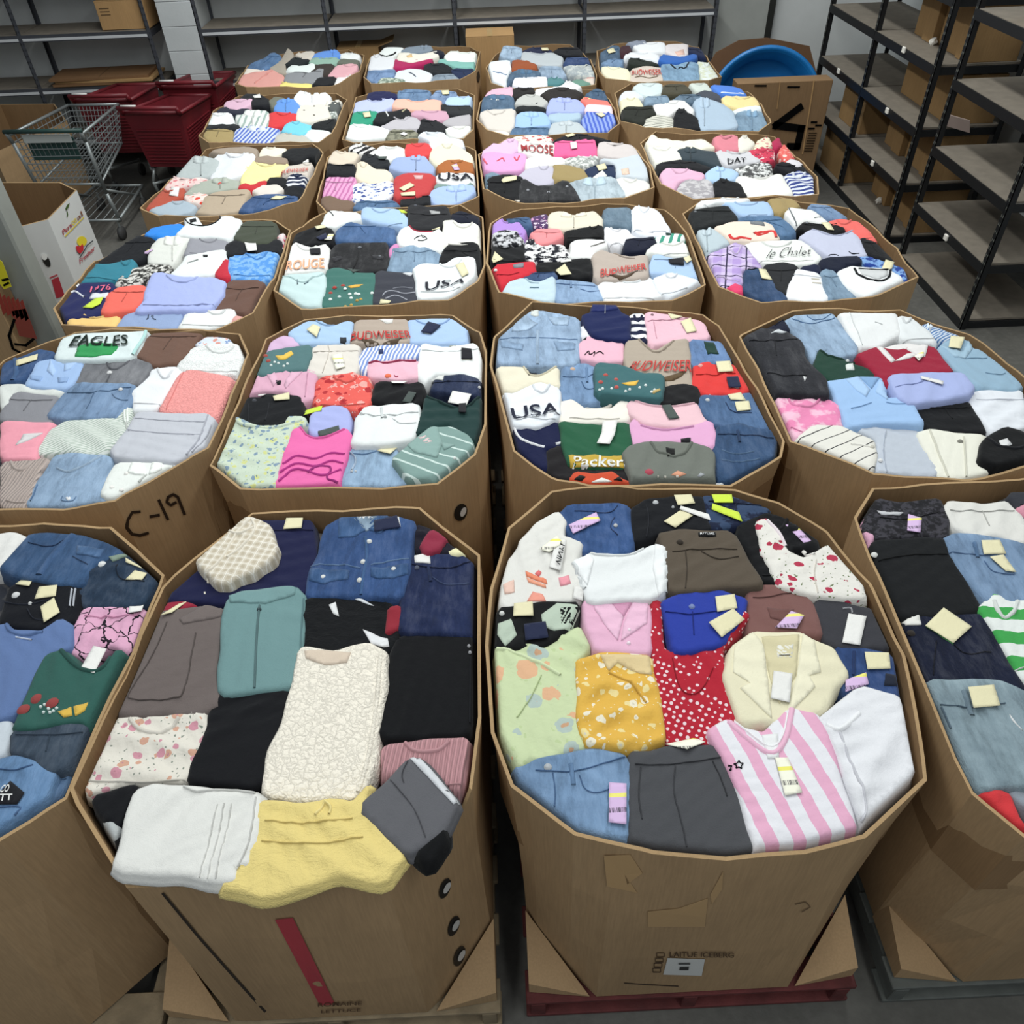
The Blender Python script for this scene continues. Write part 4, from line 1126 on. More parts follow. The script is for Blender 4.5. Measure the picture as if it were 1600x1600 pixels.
load('B2', 320, 480, 3.478, '''
W|450,142 520,80 600,60 690,100 800,65 800,182 700,192 520,202|s:#adcaea|light blue sweatshirt with cream tag
>T|555,130 590,100 630,115 610,170|c
>P patch|735,168 770,168 770,190 735,190|s:#3a3e44
>L neckband|10|600,66 640,100 690,105 720,85|s:#96b6da
T|790,192 820,70 940,50 1090,45 1115,90 1110,192 950,202 860,192|s:#b8a89a|beige t-shirt with red lettering
>P neck_label|945,58 1030,48 1020,85 985,88|s:#e8e6e0
>X|BUDWEISER|790,187 1130,172 1115,133 800,140|s:#c8403c
>P eagle_wings|845,172 910,182 955,205 1070,168 1040,205 960,218 870,198|s:#5e4e3c
W|1100,72 1190,65 1330,60 1420,95 1430,192 1120,192 1110,120|s:#adc8ec|light blue sweatshirt with dark ticket
>T|1175,140 1215,88 1285,105 1230,150|b
>P ticket_print|1192,138 1215,112 1245,118 1222,146|s:#e4e6d8
>L neckband|10|1150,75 1210,100 1290,95 1330,68|s:#96b4de
G|320,237 360,180 440,155 520,165 515,202 420,227|s:#dab8d8|lilac folded piece at the rim
T|260,362 270,270 330,235 580,200 575,260 550,352 420,342 330,367|s:#587e80|teal t-shirt with yellow butterfly
>P butterfly_print|385,266 430,262 470,238 482,255 440,286 402,286|s:#ecc448
>O flower_print|10|300,275 330,262 345,290|s:#b85c54
>O dot_print|6|400,305 430,320 360,315 380,300 450,310|s:#e0e8e4
P|550,352 590,200 840,195 830,342 800,377 620,372|s:#e0d9d0|cream trousers with a ticket
>T|690,270 745,260 765,335 715,350|y
>L waistband_seam|5|590,245 700,235 835,238|s:#c0b8ae
>L crease|5|670,205 680,240 640,360|s:#c8c0b6
S|820,312 860,220 980,205 1100,195 1170,215 1150,272 1000,287 890,292 870,352|st:#eef0f6,#86a0dc,.016,12,.5|blue and white striped shirt
>P pocket_print|945,235 970,232 970,252 945,252|s:#3c4874
J|1160,302 1180,190 1300,215 1490,190 1510,390 1400,362 1240,362 1190,417 1160,380|s:#ebedec|white jeans with black ticket
>T|1395,230 1450,235 1455,290 1395,290|k
>P ticket_print|1400,262 1450,262 1452,288 1400,288|s:#e8e8d0
>L waistband_seam|5|1180,235 1310,245 1490,225|s:#ccd0d0
>P waist_label|1320,192 1370,188 1365,212 1330,212|s:#c0c4bc
T|885,292 1150,280 1160,387 970,387 890,372|s:#efbccc|pink t-shirt with maroon neckband
>L neckband|11|890,302 1000,300 1150,292|s:#a03858
>O print|14|995,375|s:#f07850
>L print|4|1030,370 1042,380 1050,372|s:#b03c5c
S|205,472 230,370 340,355 490,320 540,330 610,355 590,492 520,522 440,452 300,452|s:#dfacc2|dusty pink shirt
>P collar|330,352 372,340 402,400 372,432|s:#e6b6cc
>P collar|490,322 520,315 545,342 440,442 430,420|s:#e6b6cc
>P neck_label|385,400 415,398 412,420 395,425|s:#202428
>L stripe|4|560,360 545,490|s:#cc98b0
B|590,527 605,390 800,350 890,380 910,502 840,562 700,532|fl:#f0665c,#c03038,#f0b0a8,26,#f4c8c0|red paisley blouse
G|900,502 930,400 1100,410 1180,400 1180,522 1060,532 930,522|s:#141519|black folded top with cream tag
>T|1010,395 1100,390 1080,420 1020,425|w
>T|1075,520 1110,470 1150,475 1120,525|g
J|1225,452 1250,375 1400,355 1510,390 1520,472 1440,482 1330,462|d:#2a3a60|dark indigo jeans
>P waist_label|1225,385 1260,355 1300,365 1295,397|s:#dfe0dc
>L waistband_seam|5|1240,410 1370,400 1510,410|d:#1a2640
>O button|7|1492,438|s:#c8c8c8
J|140,602 180,490 300,490 340,465 520,475 545,582 460,602 420,642 200,647|s:#17191e|black jeans with cream ticket
>T|372,490 460,465 462,505 380,515|c
>T|285,462 335,475 320,490 290,485|w
>O button|9|270,510|s:#505258
>L fly_seam|5|350,520 345,560 330,620|s:#2c2e34
>L seam|5|240,530 235,630|s:#2c2e34
H|565,662 570,590 640,545 775,520 790,662 720,702 580,692|s:#aeb6e8|periwinkle shorts with green ticket
>T|535,580 545,545 640,525 635,570|n
>T|615,680 730,650 735,690 620,705|g
>L fold|5|775,540 825,565 800,680|s:#969ed4
H|795,752 820,600 870,530 1160,515 1170,600 1130,722 1000,742|s:#e8ebea|white denim shorts|L1
>L waistband_seam|6|840,582 980,590 1160,570|s:#c8cccc
>L belt_loop|12|960,545 965,605|s:#d6dada
>O button|7|850,575 980,600|s:#b8bcbc
>L pocket_seam|5|1020,600 1060,640 1150,630|s:#c8cccc
T|1140,702 1185,540 1200,470 1310,510 1400,547 1500,470 1525,490 1500,640 1470,742 1330,642 1240,652|s:#224240|dark green t-shirt with white ticket|L1
>T|1320,510 1345,445 1448,465 1420,530|w
>T|1380,495 1420,495 1420,585 1380,580|k
>L neckband|12|1205,478 1290,520 1380,552 1440,530 1500,478|s:#1a3634
B|50,852 75,760 80,640 120,600 190,600 300,640 430,640 450,590 540,600 550,640 470,682 430,780 400,900 370,987 200,997 80,942|fl:#cfdcc8,#8ca4b8,#d8dc90,46,#a4bc98|pale green floral ruffled blouse|w11 L1
>L ruffle|16|90,620 190,640 300,660 430,650 530,620|fl:#cfdcc8,#8ca4b8,#d8dc90,46,#a4bc98
T|480,645 520,650 540,692 600,712 700,692 770,655 800,690 770,790 720,982 600,992 370,982 400,880 440,760|s:#f272b4|hot pink t-shirt with magenta swirls|L1
>L swirl_print|9|425,850 500,800 600,830 680,790 760,800|s:#c03c92
>L swirl_print|9|410,900 500,840 600,870 690,830 750,850|s:#c03c92
>L swirl_print|9|400,945 480,880 560,890 640,920 740,880|s:#c03c92
>L swirl_print|9|560,900 620,860 700,870 650,930 720,960|s:#a83484
>L neckband|9|520,655 560,705 640,718 760,665|s:#e060a4
J|720,987 790,760 900,770 1040,760 1080,852 1170,962 1000,982|d:#98badc|light blue jeans with drawn tie
>T|940,790 985,730 1060,745 1010,810|c
>L tie|7|790,790 830,830 800,890|d:#b8d0ea
>L waistband_seam|6|780,800 900,800 940,780|d:#6c94c0
>O button|5|820,895 800,898|s:#c8ccd0
S|1020,822 1080,770 1160,700 1230,650 1340,640 1420,680 1480,760 1390,852 1260,972 1140,952 1060,872|st:#86a49e,#d0e2dc,.05,-60,.16|sage green shirt with white stripes lying askew|L2
>P collar|1228,652 1262,642 1292,740 1262,817 1140,792 1100,752|s:#90aea8
>P collar|1285,740 1360,745 1300,775|s:#90aea8
>O button|6|1358,820|s:#e8ece8
>P neck_label|1160,712 1200,700 1240,735 1200,745|s:#e4c8c8
''')
load('B3', 740, 460, 3.2, '''
X|120,342 120,120 240,90 330,70 530,110 530,230 520,352 320,362 150,357|d:#98b6d8|light denim jacket with flap pockets
>P collar|198,142 240,90 322,150 272,182 190,187|d:#a6c2e0
>P collar|375,112 480,108 472,150 400,152|d:#a6c2e0
>P neck_label|285,70 325,68 325,105 285,102|s:#d8dcd8
>P pocket_flap|135,235 250,255 245,285 140,270|d:#8cacd0
>P pocket_flap|400,235 510,245 505,275 420,285|d:#8cacd0
>L placket|16|320,180 318,260 320,355|d:#a6c2e0
>L yoke_seam|5|130,230 300,215 520,225|d:#6c90ba
W|540,102 590,90 590,45 710,45 740,90 780,110 785,222 640,212 600,202 560,150|s:#1e2a5c|navy quarter-zip sweatshirt|L1
>P collar|585,88 590,45 712,45 722,82 650,92|s:#24306a
>L zipper|5|655,45 657,100|s:#a8acb4
R|785,90 860,90 865,247 780,242|st:#1a2246,#ececee,.062,90,.5|navy and white striped sweater sleeve
G|535,150 600,180 600,212 540,212|s:#e6e6ea|white cuff of the striped sweater
J|855,92 890,80 1090,55 1140,95 1185,212 1000,242 880,257|s:#edbecc|pale pink jeans with cream tags
>T|975,95 1030,75 1045,115 990,130|c
>T|1035,140 1085,120 1115,190 1065,200|c
>O button|8|893,103|s:#8c7078
>L waistband_seam|5|870,140 980,130 1100,100|s:#cf9cac
>L fly_seam|5|900,145 915,220|s:#cf9cac
T|525,242 570,210 620,200 740,180 755,332 620,337 530,322|s:#ecb8ca|pink t-shirt with black script
>L script|4|555,305 580,280 575,310 610,285 600,310|s:#201820
>L script|4|610,300 630,285 650,300|s:#201820
>P neck_label|540,210 565,208 562,228 545,228|s:#1c1c20
T|755,322 760,235 830,230 900,282 1000,230 1075,220 1085,352 1095,452 960,462 770,402|s:#b6a898|beige t-shirt with arched red lettering
>X|BUDWEISER|758,388 1092,388 1092,330 800,345|s:#cc4640
>L neckband|11|825,232 890,290 930,295 1000,235|s:#a29484
>P eagle_wings|945,415 1000,398 1070,375 1040,405 1000,425 955,430|s:#6a563c
J|1080,227 1240,235 1300,322 1220,347 1090,352|d:#6a92c8|mid-blue jeans with dark green patch
>P patch|1150,242 1200,247 1226,300 1170,300|s:#24463c
J|1095,452 1105,345 1190,330 1330,345 1395,472 1340,497 1150,502|s:#e63c38|bright red jeans
>O button|10|1135,355|s:#f0a8a0
>L waistband_seam|5|1110,400 1200,405 1310,395|s:#b02420
>T|1210,345 1280,342 1298,395 1222,398|c
>T|1262,422 1320,420 1335,475 1275,475|b
>P ticket_print|1270,428 1315,426 1328,470 1282,470|s:#e4e8ec
T|105,472 110,355 260,360 280,402 340,402 420,350 435,462 330,435 200,485|s:#e9e1ca|cream t-shirt with black neck label
>P neck_label|258,372 315,370 318,402 275,405|s:#18181c
>L neckband|9|250,362 280,408 340,408 415,358|s:#d6cdb2
T|100,482 200,492 330,432 430,470 435,602 320,657 200,652 140,600|s:#eaeef4|white t-shirt lettered USA in starry letters|L1
>X|USA|172,642 435,602 428,548 170,578|s:#2c3044
>O star_dot|4|165,590 168,615 205,600 212,622 265,580 300,590 280,605 315,612 385,575 405,600 375,595|s:#eef0f4
J|435,522 440,360 560,340 610,360 620,482 680,517 550,547 450,532|d:#7aa0cc|sky blue jeans with copper button
>O button|11|495,372|s:#d8b8a0
>L belt_loop|12|565,370 568,440|d:#6890be
>L waistband_seam|5|445,410 540,420 600,400|d:#5078a6
>L pocket_seam|5|540,440 560,480 605,470|d:#5078a6
G|950,462 1060,440 1130,460 1120,547 980,547 780,522 900,517|s:#1e1d20|black crumpled garment|w8
T|610,492 610,335 720,345 830,385 950,390 945,517 780,502|s:#437276|folded teal t-shirt with meadow flowers|L2
>O flower_print|10|660,410 712,428 635,440 715,465|s:#c86058
>P butterfly_print|740,450 790,436 826,428 810,456 770,462|s:#ecc040
>O dot_print|6|630,482 645,475 760,485 780,478 830,470 890,490 905,480 860,455 690,470|s:#e4ecea
>P leaf_print|890,490 930,472 935,482 900,498|s:#c8b070
J|1120,522 1150,495 1250,500 1400,490 1450,540 1520,682 1440,682 1240,652 1200,642 1140,570|d:#5078a8|mid-blue jeans with two cream tags
>P waist_label|1160,478 1210,465 1230,490 1180,498|s:#d8dcdc
>T|1270,505 1335,495 1360,535 1285,530|c
>T|1305,545 1375,540 1385,585 1315,592|c
>O button|9|1170,525|s:#c8ccd0
>L pocket_seam|6|1260,540 1290,595 1390,595|d:#2c4c78
J|1215,657 1330,640 1500,680 1530,742 1520,822 1450,907 1310,932 1220,917 1200,760|d:#365c88|dark blue distressed jeans at front corner|L1
>L waistband_seam|6|1220,700 1330,700 1500,720|d:#1e3a60
>L belt_loop|12|1320,680 1330,740|d:#2a4c78
>L whisker|5|1240,780 1300,800 1400,790|d:#6488b0
>L whisker|5|1240,830 1330,840 1430,825|d:#6488b0
T|430,642 430,540 490,520 560,572 690,562 750,515 775,530 780,622 640,642|s:#efe9de|cream t-shirt above the green sweatshirt
T|770,542 790,520 870,550 1000,550 1110,530 1150,602 1180,642 1030,667 860,652 780,602|s:#edc4cc|pale pink t-shirt with dark ticket
>T|940,560 985,555 1028,625 975,630|g
>L neckband|10|790,525 880,560 1000,562 1105,538|s:#dcb0ba
W|150,642 240,650 330,650 430,632 440,762 360,772 370,882 250,832 190,742|s:#18204a|navy sweatshirt with white piping
>L piping|10|195,655 220,710 270,745 355,760|s:#ecedf0
>L piping|8|410,748 440,742|s:#ecedf0
W|430,632 520,640 620,650 720,640 780,632 790,742 750,802 770,862 480,857 440,722|s:#266446|dark green sweatshirt with white script on yellow band|L1
>P yellow_band|475,808 757,808 770,862 485,858|s:#ccaa34
>X|Packers|490,864 785,864 778,818 502,818|s:#eef0ea
>T|645,640 720,635 705,710 680,760 615,755 640,700|w
>P shield|652,672 692,668 688,700 668,716 655,704|s:#b03840
>P shield_top|655,674 690,670 689,682 655,686|s:#2c3c74
T|775,652 810,610 840,650 960,672 1100,652 1190,625 1215,702 1200,772 1040,742 880,742 800,752|s:#e6acd2|orchid pink t-shirt|L1
>P neck_label|1035,725 1085,720 1085,748 1040,752|s:#1e1c22
>L neckband|9|835,655 950,685 1100,662|s:#d294bc
G|365,762 430,750 470,800 480,862 550,872 770,862 800,952 470,947 380,892|s:#221f22|dark brown-black folded sweatshirt
T|460,937 510,880 600,895 690,880 740,920 800,940 700,957 570,957|s:#d4522e|black and orange tiger-stripe shirt|L1
>P white_print|590,940 640,918 690,940 640,952|s:#ece8e2
>P dark_print|500,930 530,905 560,912 540,935|s:#1a1818
>P dark_print|700,930 730,915 745,935|s:#1a1818
T|750,792 780,750 880,735 1090,735 1180,760 1205,790 1205,957 820,957 790,922|s:#787c74|grey-green t-shirt with mushroom print|L2
>L neckband|13|885,742 920,790 1000,815 1070,785 1090,742|s:#6a6e66
>P neck_label|960,775 1005,772 1005,802 970,815|s:#202020
>O flower_print|15|878,888|s:#b85060
>P mushroom_print|988,902 1020,884 1062,900 1030,912|s:#e0a080
>L stem_print|6|1025,910 1030,945|s:#d8d0c4
>P mushroom_print|1120,905 1135,890 1155,900 1140,912|s:#a8acb0
>L stem_print|5|930,925 935,955|s:#d0ccc0
>L stem_print|5|970,925 972,955|s:#d0ccc0
G|1205,940 1300,925 1310,950 1210,962|s:#e4e8ec|white cloth edge at the front rim
''')
load('B4', 1140, 460, 3.478, '''
J|150,182 280,120 330,190 240,205|s:#1c2138|dark navy jeans edge behind the charcoal pair
J|70,217 150,170 310,190 390,240 420,352 530,462 540,552 330,542 200,542 130,380|d:#33343c|charcoal washed jeans|L1
>P waist_label|225,205 270,188 312,200 270,206|s:#d0d4d8
>L waistband_seam|5|90,245 240,250 370,240|s:#1c1d22
>L fly_seam|5|245,250 255,330|s:#1c1d22
>L knee_fold|6|180,430 330,450 420,440|s:#1c1d22
>P white_chip|400,450 418,452 408,475|s:#e0e0e0
J|275,117 350,105 400,70 540,65 590,140 690,282 690,332 600,347 490,302 460,362 420,290 350,190|d:#98b6d6|light blue wide jeans
>L waistband_seam|6|340,125 430,165 570,130|d:#5c84b0
>L pocket_seam|5|420,110 470,150 550,110|d:#5c84b0
P|590,92 640,70 740,100 910,85 930,212 800,287 690,287 650,200|s:#e6e7e7|white folded trousers
>L fold|5|640,85 690,200 720,280|s:#ccd0d0
>L fold|5|790,150 830,165|s:#b8bcbc
T|915,112 990,125 1080,190 1130,267 1060,262 930,237|s:#e0e3e4|white t-shirt beside the striped edge
S|1050,152 1180,180 1300,230 1280,252 1120,242|st:#d4deea,#5a84b8,.012,60,.5|blue pinstriped shirt edge
S|1130,292 1200,240 1310,240 1320,290 1430,290 1600,492 1560,522 1340,512 1290,452 1220,402|s:#97b6cc|light chambray shirt with cream tag
>P collar|1140,275 1190,300 1270,310 1300,250 1320,295 1280,350 1220,345|s:#a4c2d6
>T|1185,300 1200,230 1275,240 1250,310|c
>L pocket_seam|5|1390,425 1460,440 1500,425|s:#7a9ab2
>L seam|5|1280,350 1400,345|s:#7a9ab2
T|465,402 480,300 540,330 620,352 760,402 800,442 640,477 530,462|s:#22483a|dark green t-shirt with white print
>P print|630,385 670,375 678,412 635,415|s:#dfe4e0
>O print|7|640,365|s:#dfe4e0
>L neckband|11|485,305 540,340 620,355 690,345|s:#1a3c30
O|685,322 800,285 900,300 1060,275 1120,290 1220,417 1000,432 870,502 780,402|s:#a62240|crimson polo with white collar|L1
>P collar|790,282 820,280 900,360 880,372 838,332|s:#e6e2e0
>P collar|800,280 900,250 1020,235 1080,270 1062,342 1012,330 960,300 900,290|s:#e6e2e0
>P collar|900,362 960,330 1010,320 1025,335 930,360|s:#e6e2e0
>T|1000,345 1050,318 1055,340 1025,370|y
H|870,442 890,425 1270,420 1330,502 1300,552 980,592 930,562 890,490|s:#abb7e4|periwinkle folded shorts with slim ticket|L2
>T|1035,453 1160,480 1155,498 1040,467|w
>L fold|5|900,500 1000,485 1090,465|s:#94a0d0
S|530,462 620,455 700,445 820,450 860,562 920,562 1000,602 1050,682 1050,712 820,697 640,707 610,620 580,540|s:#a0c2ea|light blue shirt with open collar|L1
>P collar|630,460 700,447 762,520 742,557 690,522|s:#acccf0
>P collar|820,452 867,500 857,577 790,532|s:#acccf0
>P neck_inside|705,450 815,455 770,515|s:#88aed8
>L pocket_seam|5|660,620 710,610 770,590|s:#82a6d0
>L pocket_seam|5|850,590 890,600 960,600|s:#82a6d0
P|990,592 1080,575 1290,570 1330,622 1400,752 1240,742 1060,737 1060,682|s:#18191d|black trousers beside white skirt
K|1290,567 1330,520 1600,510 1620,722 1520,742 1420,752 1350,642|s:#e5e8ee|white folded skirt
>L waistband_seam|5|1340,570 1480,578 1600,570|s:#cccfd8
D|215,562 240,545 300,560 400,545 540,560 590,592 620,722 470,702 360,792 310,742 280,660|sp:#f290bc,#f8c2d8,14|pink tie-dye sundress|w9
H|350,792 460,702 600,710 790,792 800,862 780,962 700,962 500,862|st:#e8e5dc,#34343a,.048,64,.08|cream shorts with thin black stripes|L1
>L drawstring|6|660,815 720,818 775,830|s:#f0ede4
>O eyelet|9|775,830|s:#c8c4b8
P|690,722 820,710 1040,710 1060,762 1150,992 800,992 790,882 800,790|s:#c0c7d2|pale grey-blue loose trousers|w9
>L side_seam|5|850,740 830,860 850,980|s:#a8b0be
>O button|8|815,915|s:#e4e4e4
C|1020,747 1080,730 1200,750 1400,760 1370,882 1530,972 1150,1002 1090,882|s:#eae8da|cream cardigan with a button
>O button|10|1252,802|s:#8c8a80
>L placket|8|1270,780 1280,870 1290,990|s:#d2d0c0
>L edge|8|1085,740 1150,900 1190,990|s:#d2d0c0
Z|1360,892 1380,790 1500,705 1620,740 1620,962 1500,972|s:#0f1013|black hoodie at the right edge|L2
>P neck_label|1465,795 1510,780 1532,820 1480,832|s:#e0e0e0
>L hood_edge|14|1400,780 1470,830 1560,840 1620,820|s:#1c1d22
''')

load_world('A4', '''
P|1.60 1.84 1.60 1.86|s:#3a3c44|charcoal trousers beyond the white pair
T|1.62 2.02 1.30 1.60|s:#c8ccd4|pale grey t-shirt beyond the striped one
J|1.64 2.03 1.02 1.31|d:#4a72a4|mid-blue jeans beyond the grey-blue pair
W|1.50 1.86 .80 1.03|s:#7c2c3c|burgundy sweatshirt at the outer front corner
''')
load_world('A1', '''
T|-1.98 -1.66 1.52 1.80|s:#b8bcc4|pale grey t-shirt outside the picture edge
J|-2.03 -1.62 1.20 1.52|d:#3c5c88|dark blue jeans outside the picture edge
P|-1.98 -1.52 .88 1.20|s:#4c4c54|dark grey trousers outside the picture edge
''')
load('C1', 60, 320, 4, '''
G|655,187 710,140 890,110 910,130 840,192 720,202|s:#2490ec|bright blue folded top
P|360,367 420,290 560,185 730,205 690,302 620,352 480,372|s:#171920|black folded trousers
N|850,187 920,120 910,80 980,55 1030,132 1110,102 1180,10 1215,20 1215,75 1265,85 1250,140 1200,217 1080,202 960,202|s:#e8ecec|white tank top with black piping|L1
>L piping|7|915,85 945,125 1040,140 1140,95 1178,20|s:#202024
>P neck_label|945,95 985,88 990,108 950,115|s:#202024
P|1210,212 1250,140 1290,95 1480,100 1490,192 1440,242 1330,247|s:#4c5244|olive trousers
G|1490,202 1520,165 1570,190 1560,242|fl:#e8d8d8,#d02848,#e8607c,40|red floral scrap at the rim
S|680,352 700,250 750,205 850,190 950,200 900,272 840,372 700,362|s:#e0e1da|off-white shirt
>T|640,290 690,275 720,285 680,305|l
T|910,302 950,200 1080,200 1190,215 1160,292 1040,292 930,322|s:#9c9ca4|
G|1160,252 1230,215 1280,225 1380,240 1500,205 1530,240 1510,297 1300,312 1180,322|s:#1c1e24|black folded top with white ticket
>T|1280,210 1355,205 1370,300 1310,310|w
T|815,432 900,352 920,315 1100,285 1170,280 1175,342 1090,442 900,447|s:#e8ecea|
>P neck_label|1030,318 1060,315 1058,328 1032,330|s:#303034
>L neck_slit|5|930,365 1000,345|s:#9a9e9c
T|205,472 270,370 420,370 610,330 600,372 560,452 400,482 230,492|s:#30889c|teal blue t-shirt
G|465,502 560,400 740,350 835,375 820,420 680,452 600,502 500,512|sp:#dedcd6,#3a3936,42|leopard-print top
G|1100,432 1150,340 1190,335 1190,462 1120,452|s:#cc2a40|
B|1175,392 1200,320 1390,300 1510,290 1510,372 1440,467 1200,462|sp:#569ce4,#86baec,40|blue lace blouse
W|90,642 160,570 220,490 460,480 480,512 430,602 400,682 320,702 150,712 95,682|s:#2a3064|navy sweatshirt with pink numbers
>L piping|10|160,560 230,535 290,580|s:#e8eaf0
>L piping|8|190,520 220,500|s:#e8eaf0
>X|1976|325,556 458,546 458,510 335,520|s:#f07090
>P white_patch|320,590 340,562 440,556 428,586|s:#e4e6ec
>T|280,650 360,590 410,585 390,630 340,655|n
H|385,672 430,560 480,510 650,490 680,515 640,602 600,652 420,687|s:#f67060|coral shorts|L1
W|590,667 650,600 680,480 710,420 780,415 890,445 1100,450 1170,480 1150,562 1060,662 880,657|s:#aebaec|periwinkle sweatshirt|L1
P|1065,652 1130,590 1190,470 1400,470 1410,500 1340,602 1310,682 1200,652|s:#74564a|
T|150,782 170,730 220,690 500,680 500,712 460,782 300,782|s:#f6ce7c|yellow t-shirt
T|470,777 540,680 700,655 910,665 900,692 850,772 700,782|s:#98acd2|washed blue t-shirt with small script
>L script|4|690,690 685,715 675,718|s:#202430
>L script|4|705,700 720,690 715,715 735,718|s:#202430
T|865,772 920,680 1100,655 1220,650 1230,682 1180,742 1050,772|s:#eceeed|
G|1190,732 1230,690 1285,692 1250,715|s:#e4aaa2|
''')
load('C2', 410, 300, 4.324, '''
G|395,222 420,150 460,115 660,140 670,192 570,202 480,247|s:#e2e5e3|white blouse with black tag strip
>L trim|5|450,125 480,160|s:#303034
T|665,172 675,100 920,110 985,170 975,242 880,222 740,207|s:#acc8ea|
>T|920,115 950,105 980,125 940,145|n
X|985,242 985,100 1010,80 1130,100 1250,90 1270,162 1260,212 1140,252 1050,252|s:#2a2a2e|black denim jacket with pale labels
>P waist_label|1130,130 1200,132 1200,145 1140,148|s:#b0b0b0
>O button|9|1035,95|s:#60626a
>L seam|5|1000,150 1120,160 1250,150|s:#131316
J|1275,152 1330,125 1490,170 1500,222 1400,202 1290,202|s:#191e32|
J|490,332 500,250 580,190 720,225 860,235 900,250 890,342 700,342|d:#4672a8|
G|190,342 240,270 380,230 480,250 490,342 440,357 360,352 280,362|s:#15161b|black top with cream and yellow tags
>T|355,240 420,225 430,250 370,265|c
>T|365,320 430,285 445,320 390,335|b
>T|420,330 450,290 485,295 470,335|y
N|910,302 930,250 990,225 1040,262 1150,267 1190,240 1240,290 1220,402 1100,372 930,362|s:#edefed|white tank with red neck edge and flower outline
>L neckband|7|990,225 1020,262 1090,272 1150,265|s:#b02440
>L flower_print|4|1025,320 1060,300 1090,295 1120,320 1085,330 1050,328|s:#303034
>L flower_print|4|1075,290 1085,315 1100,300|s:#303034
>T|1140,195 1195,190 1200,245 1145,250|c
R|1215,382 1225,230 1220,195 1290,190 1330,215 1440,205 1500,225 1485,342 1400,362 1260,352|s:#e8e5dc|
T|115,522 130,390 220,335 270,352 340,372 440,345 450,392 430,522 280,532 130,552|s:#f2f0ec|white t-shirt with orange letters
>X|ROUGE|158,538 420,518 420,452 156,476|s:#f8b48c
>T|320,390 392,385 395,428 325,428|k
G|855,422 870,360 920,330 912,372 870,442|s:#dc90c2|
X|445,502 455,390 500,345 840,335 855,432 830,532 640,542 520,512|d:#303034|black denim jacket with flap pockets
>O button|11|658,380|s:#787a80
>O button|8|795,440|s:#787a80
>P pocket_flap|470,440 530,430 545,450 480,470|d:#3c3c42
>P pocket_flap|740,430 820,440 815,462 750,455|d:#3c3c42
>L placket|8|655,395 640,470 610,520|d:#222226
H|835,532 870,430 880,380 1060,360 1200,410 1190,482 1020,492 1010,532 900,537|d:#8aaac8|crumpled light denim shorts|w9
P|1195,472 1215,390 1260,350 1450,330 1475,432 1460,562 1440,592 1430,452 1330,452 1220,482|s:#17181b|
Z|100,602 130,560 240,555 400,530 430,572 420,652 380,782 240,772 120,702|s:#c6dcdc|mint hoodie with drawstrings|L1
>L hood_edge|11|120,580 200,570 250,620 330,590 420,545|s:#b0c8c8
>L drawstring|6|235,590 240,630|s:#6c8088
>L drawstring|6|285,630 310,600|s:#6c8088
T|390,782 420,640 440,515 530,510 620,542 770,542 765,622 730,787|s:#43786f|teal t-shirt with wildflowers and butterfly
>P butterfly_print|580,648 625,625 680,622 650,645 600,655|s:#f0b840
>O flower_print|11|490,655 545,635 460,680|s:#b84c44
>O dot_print|9|590,690 630,685 600,720 650,690 460,730 520,710 560,660 740,680|s:#e4ece8
>O dot_print|8|640,735 665,725 560,770 600,760|s:#d0a850
>T|575,515 625,485 662,520 615,550|g
T|745,772 765,520 960,545 1030,552 1040,702 1150,712 1240,742 900,772|s:#42444e|charcoal t-shirt with white sketch lines
>L sketch_print|4|810,700 860,660 940,690 1030,680|s:#b8bac4
>L sketch_print|4|830,720 900,690 980,730|s:#b8bac4
>L sketch_print|4|880,650 940,640 1020,650|s:#8c8e98
>L sketch_print|4|1070,720 1130,730 1200,728|s:#b8bac4
>T|790,770 800,730 870,740 860,780|c
>P neck_label|950,558 985,548 1020,555 1000,570|s:#d8dade
T|1015,502 1100,480 1230,490 1300,450 1430,440 1440,562 1430,642 1260,692 1050,707 1040,600|s:#edf1f3|white t-shirt lettered USA|L2
>X|USA|1100,668 1425,645 1425,598 1100,610|s:#2c2c38
>O star_dot|4|1112,630 1130,655 1180,635 1260,625 1290,640 1395,625 1410,640|s:#f0f0f4
>T|1305,505 1360,485 1395,560 1350,585|c
G|1230,712 1260,687 1400,650 1330,692|fl:#eceaf0,#d890b0,#a8b8d8,60|
''')
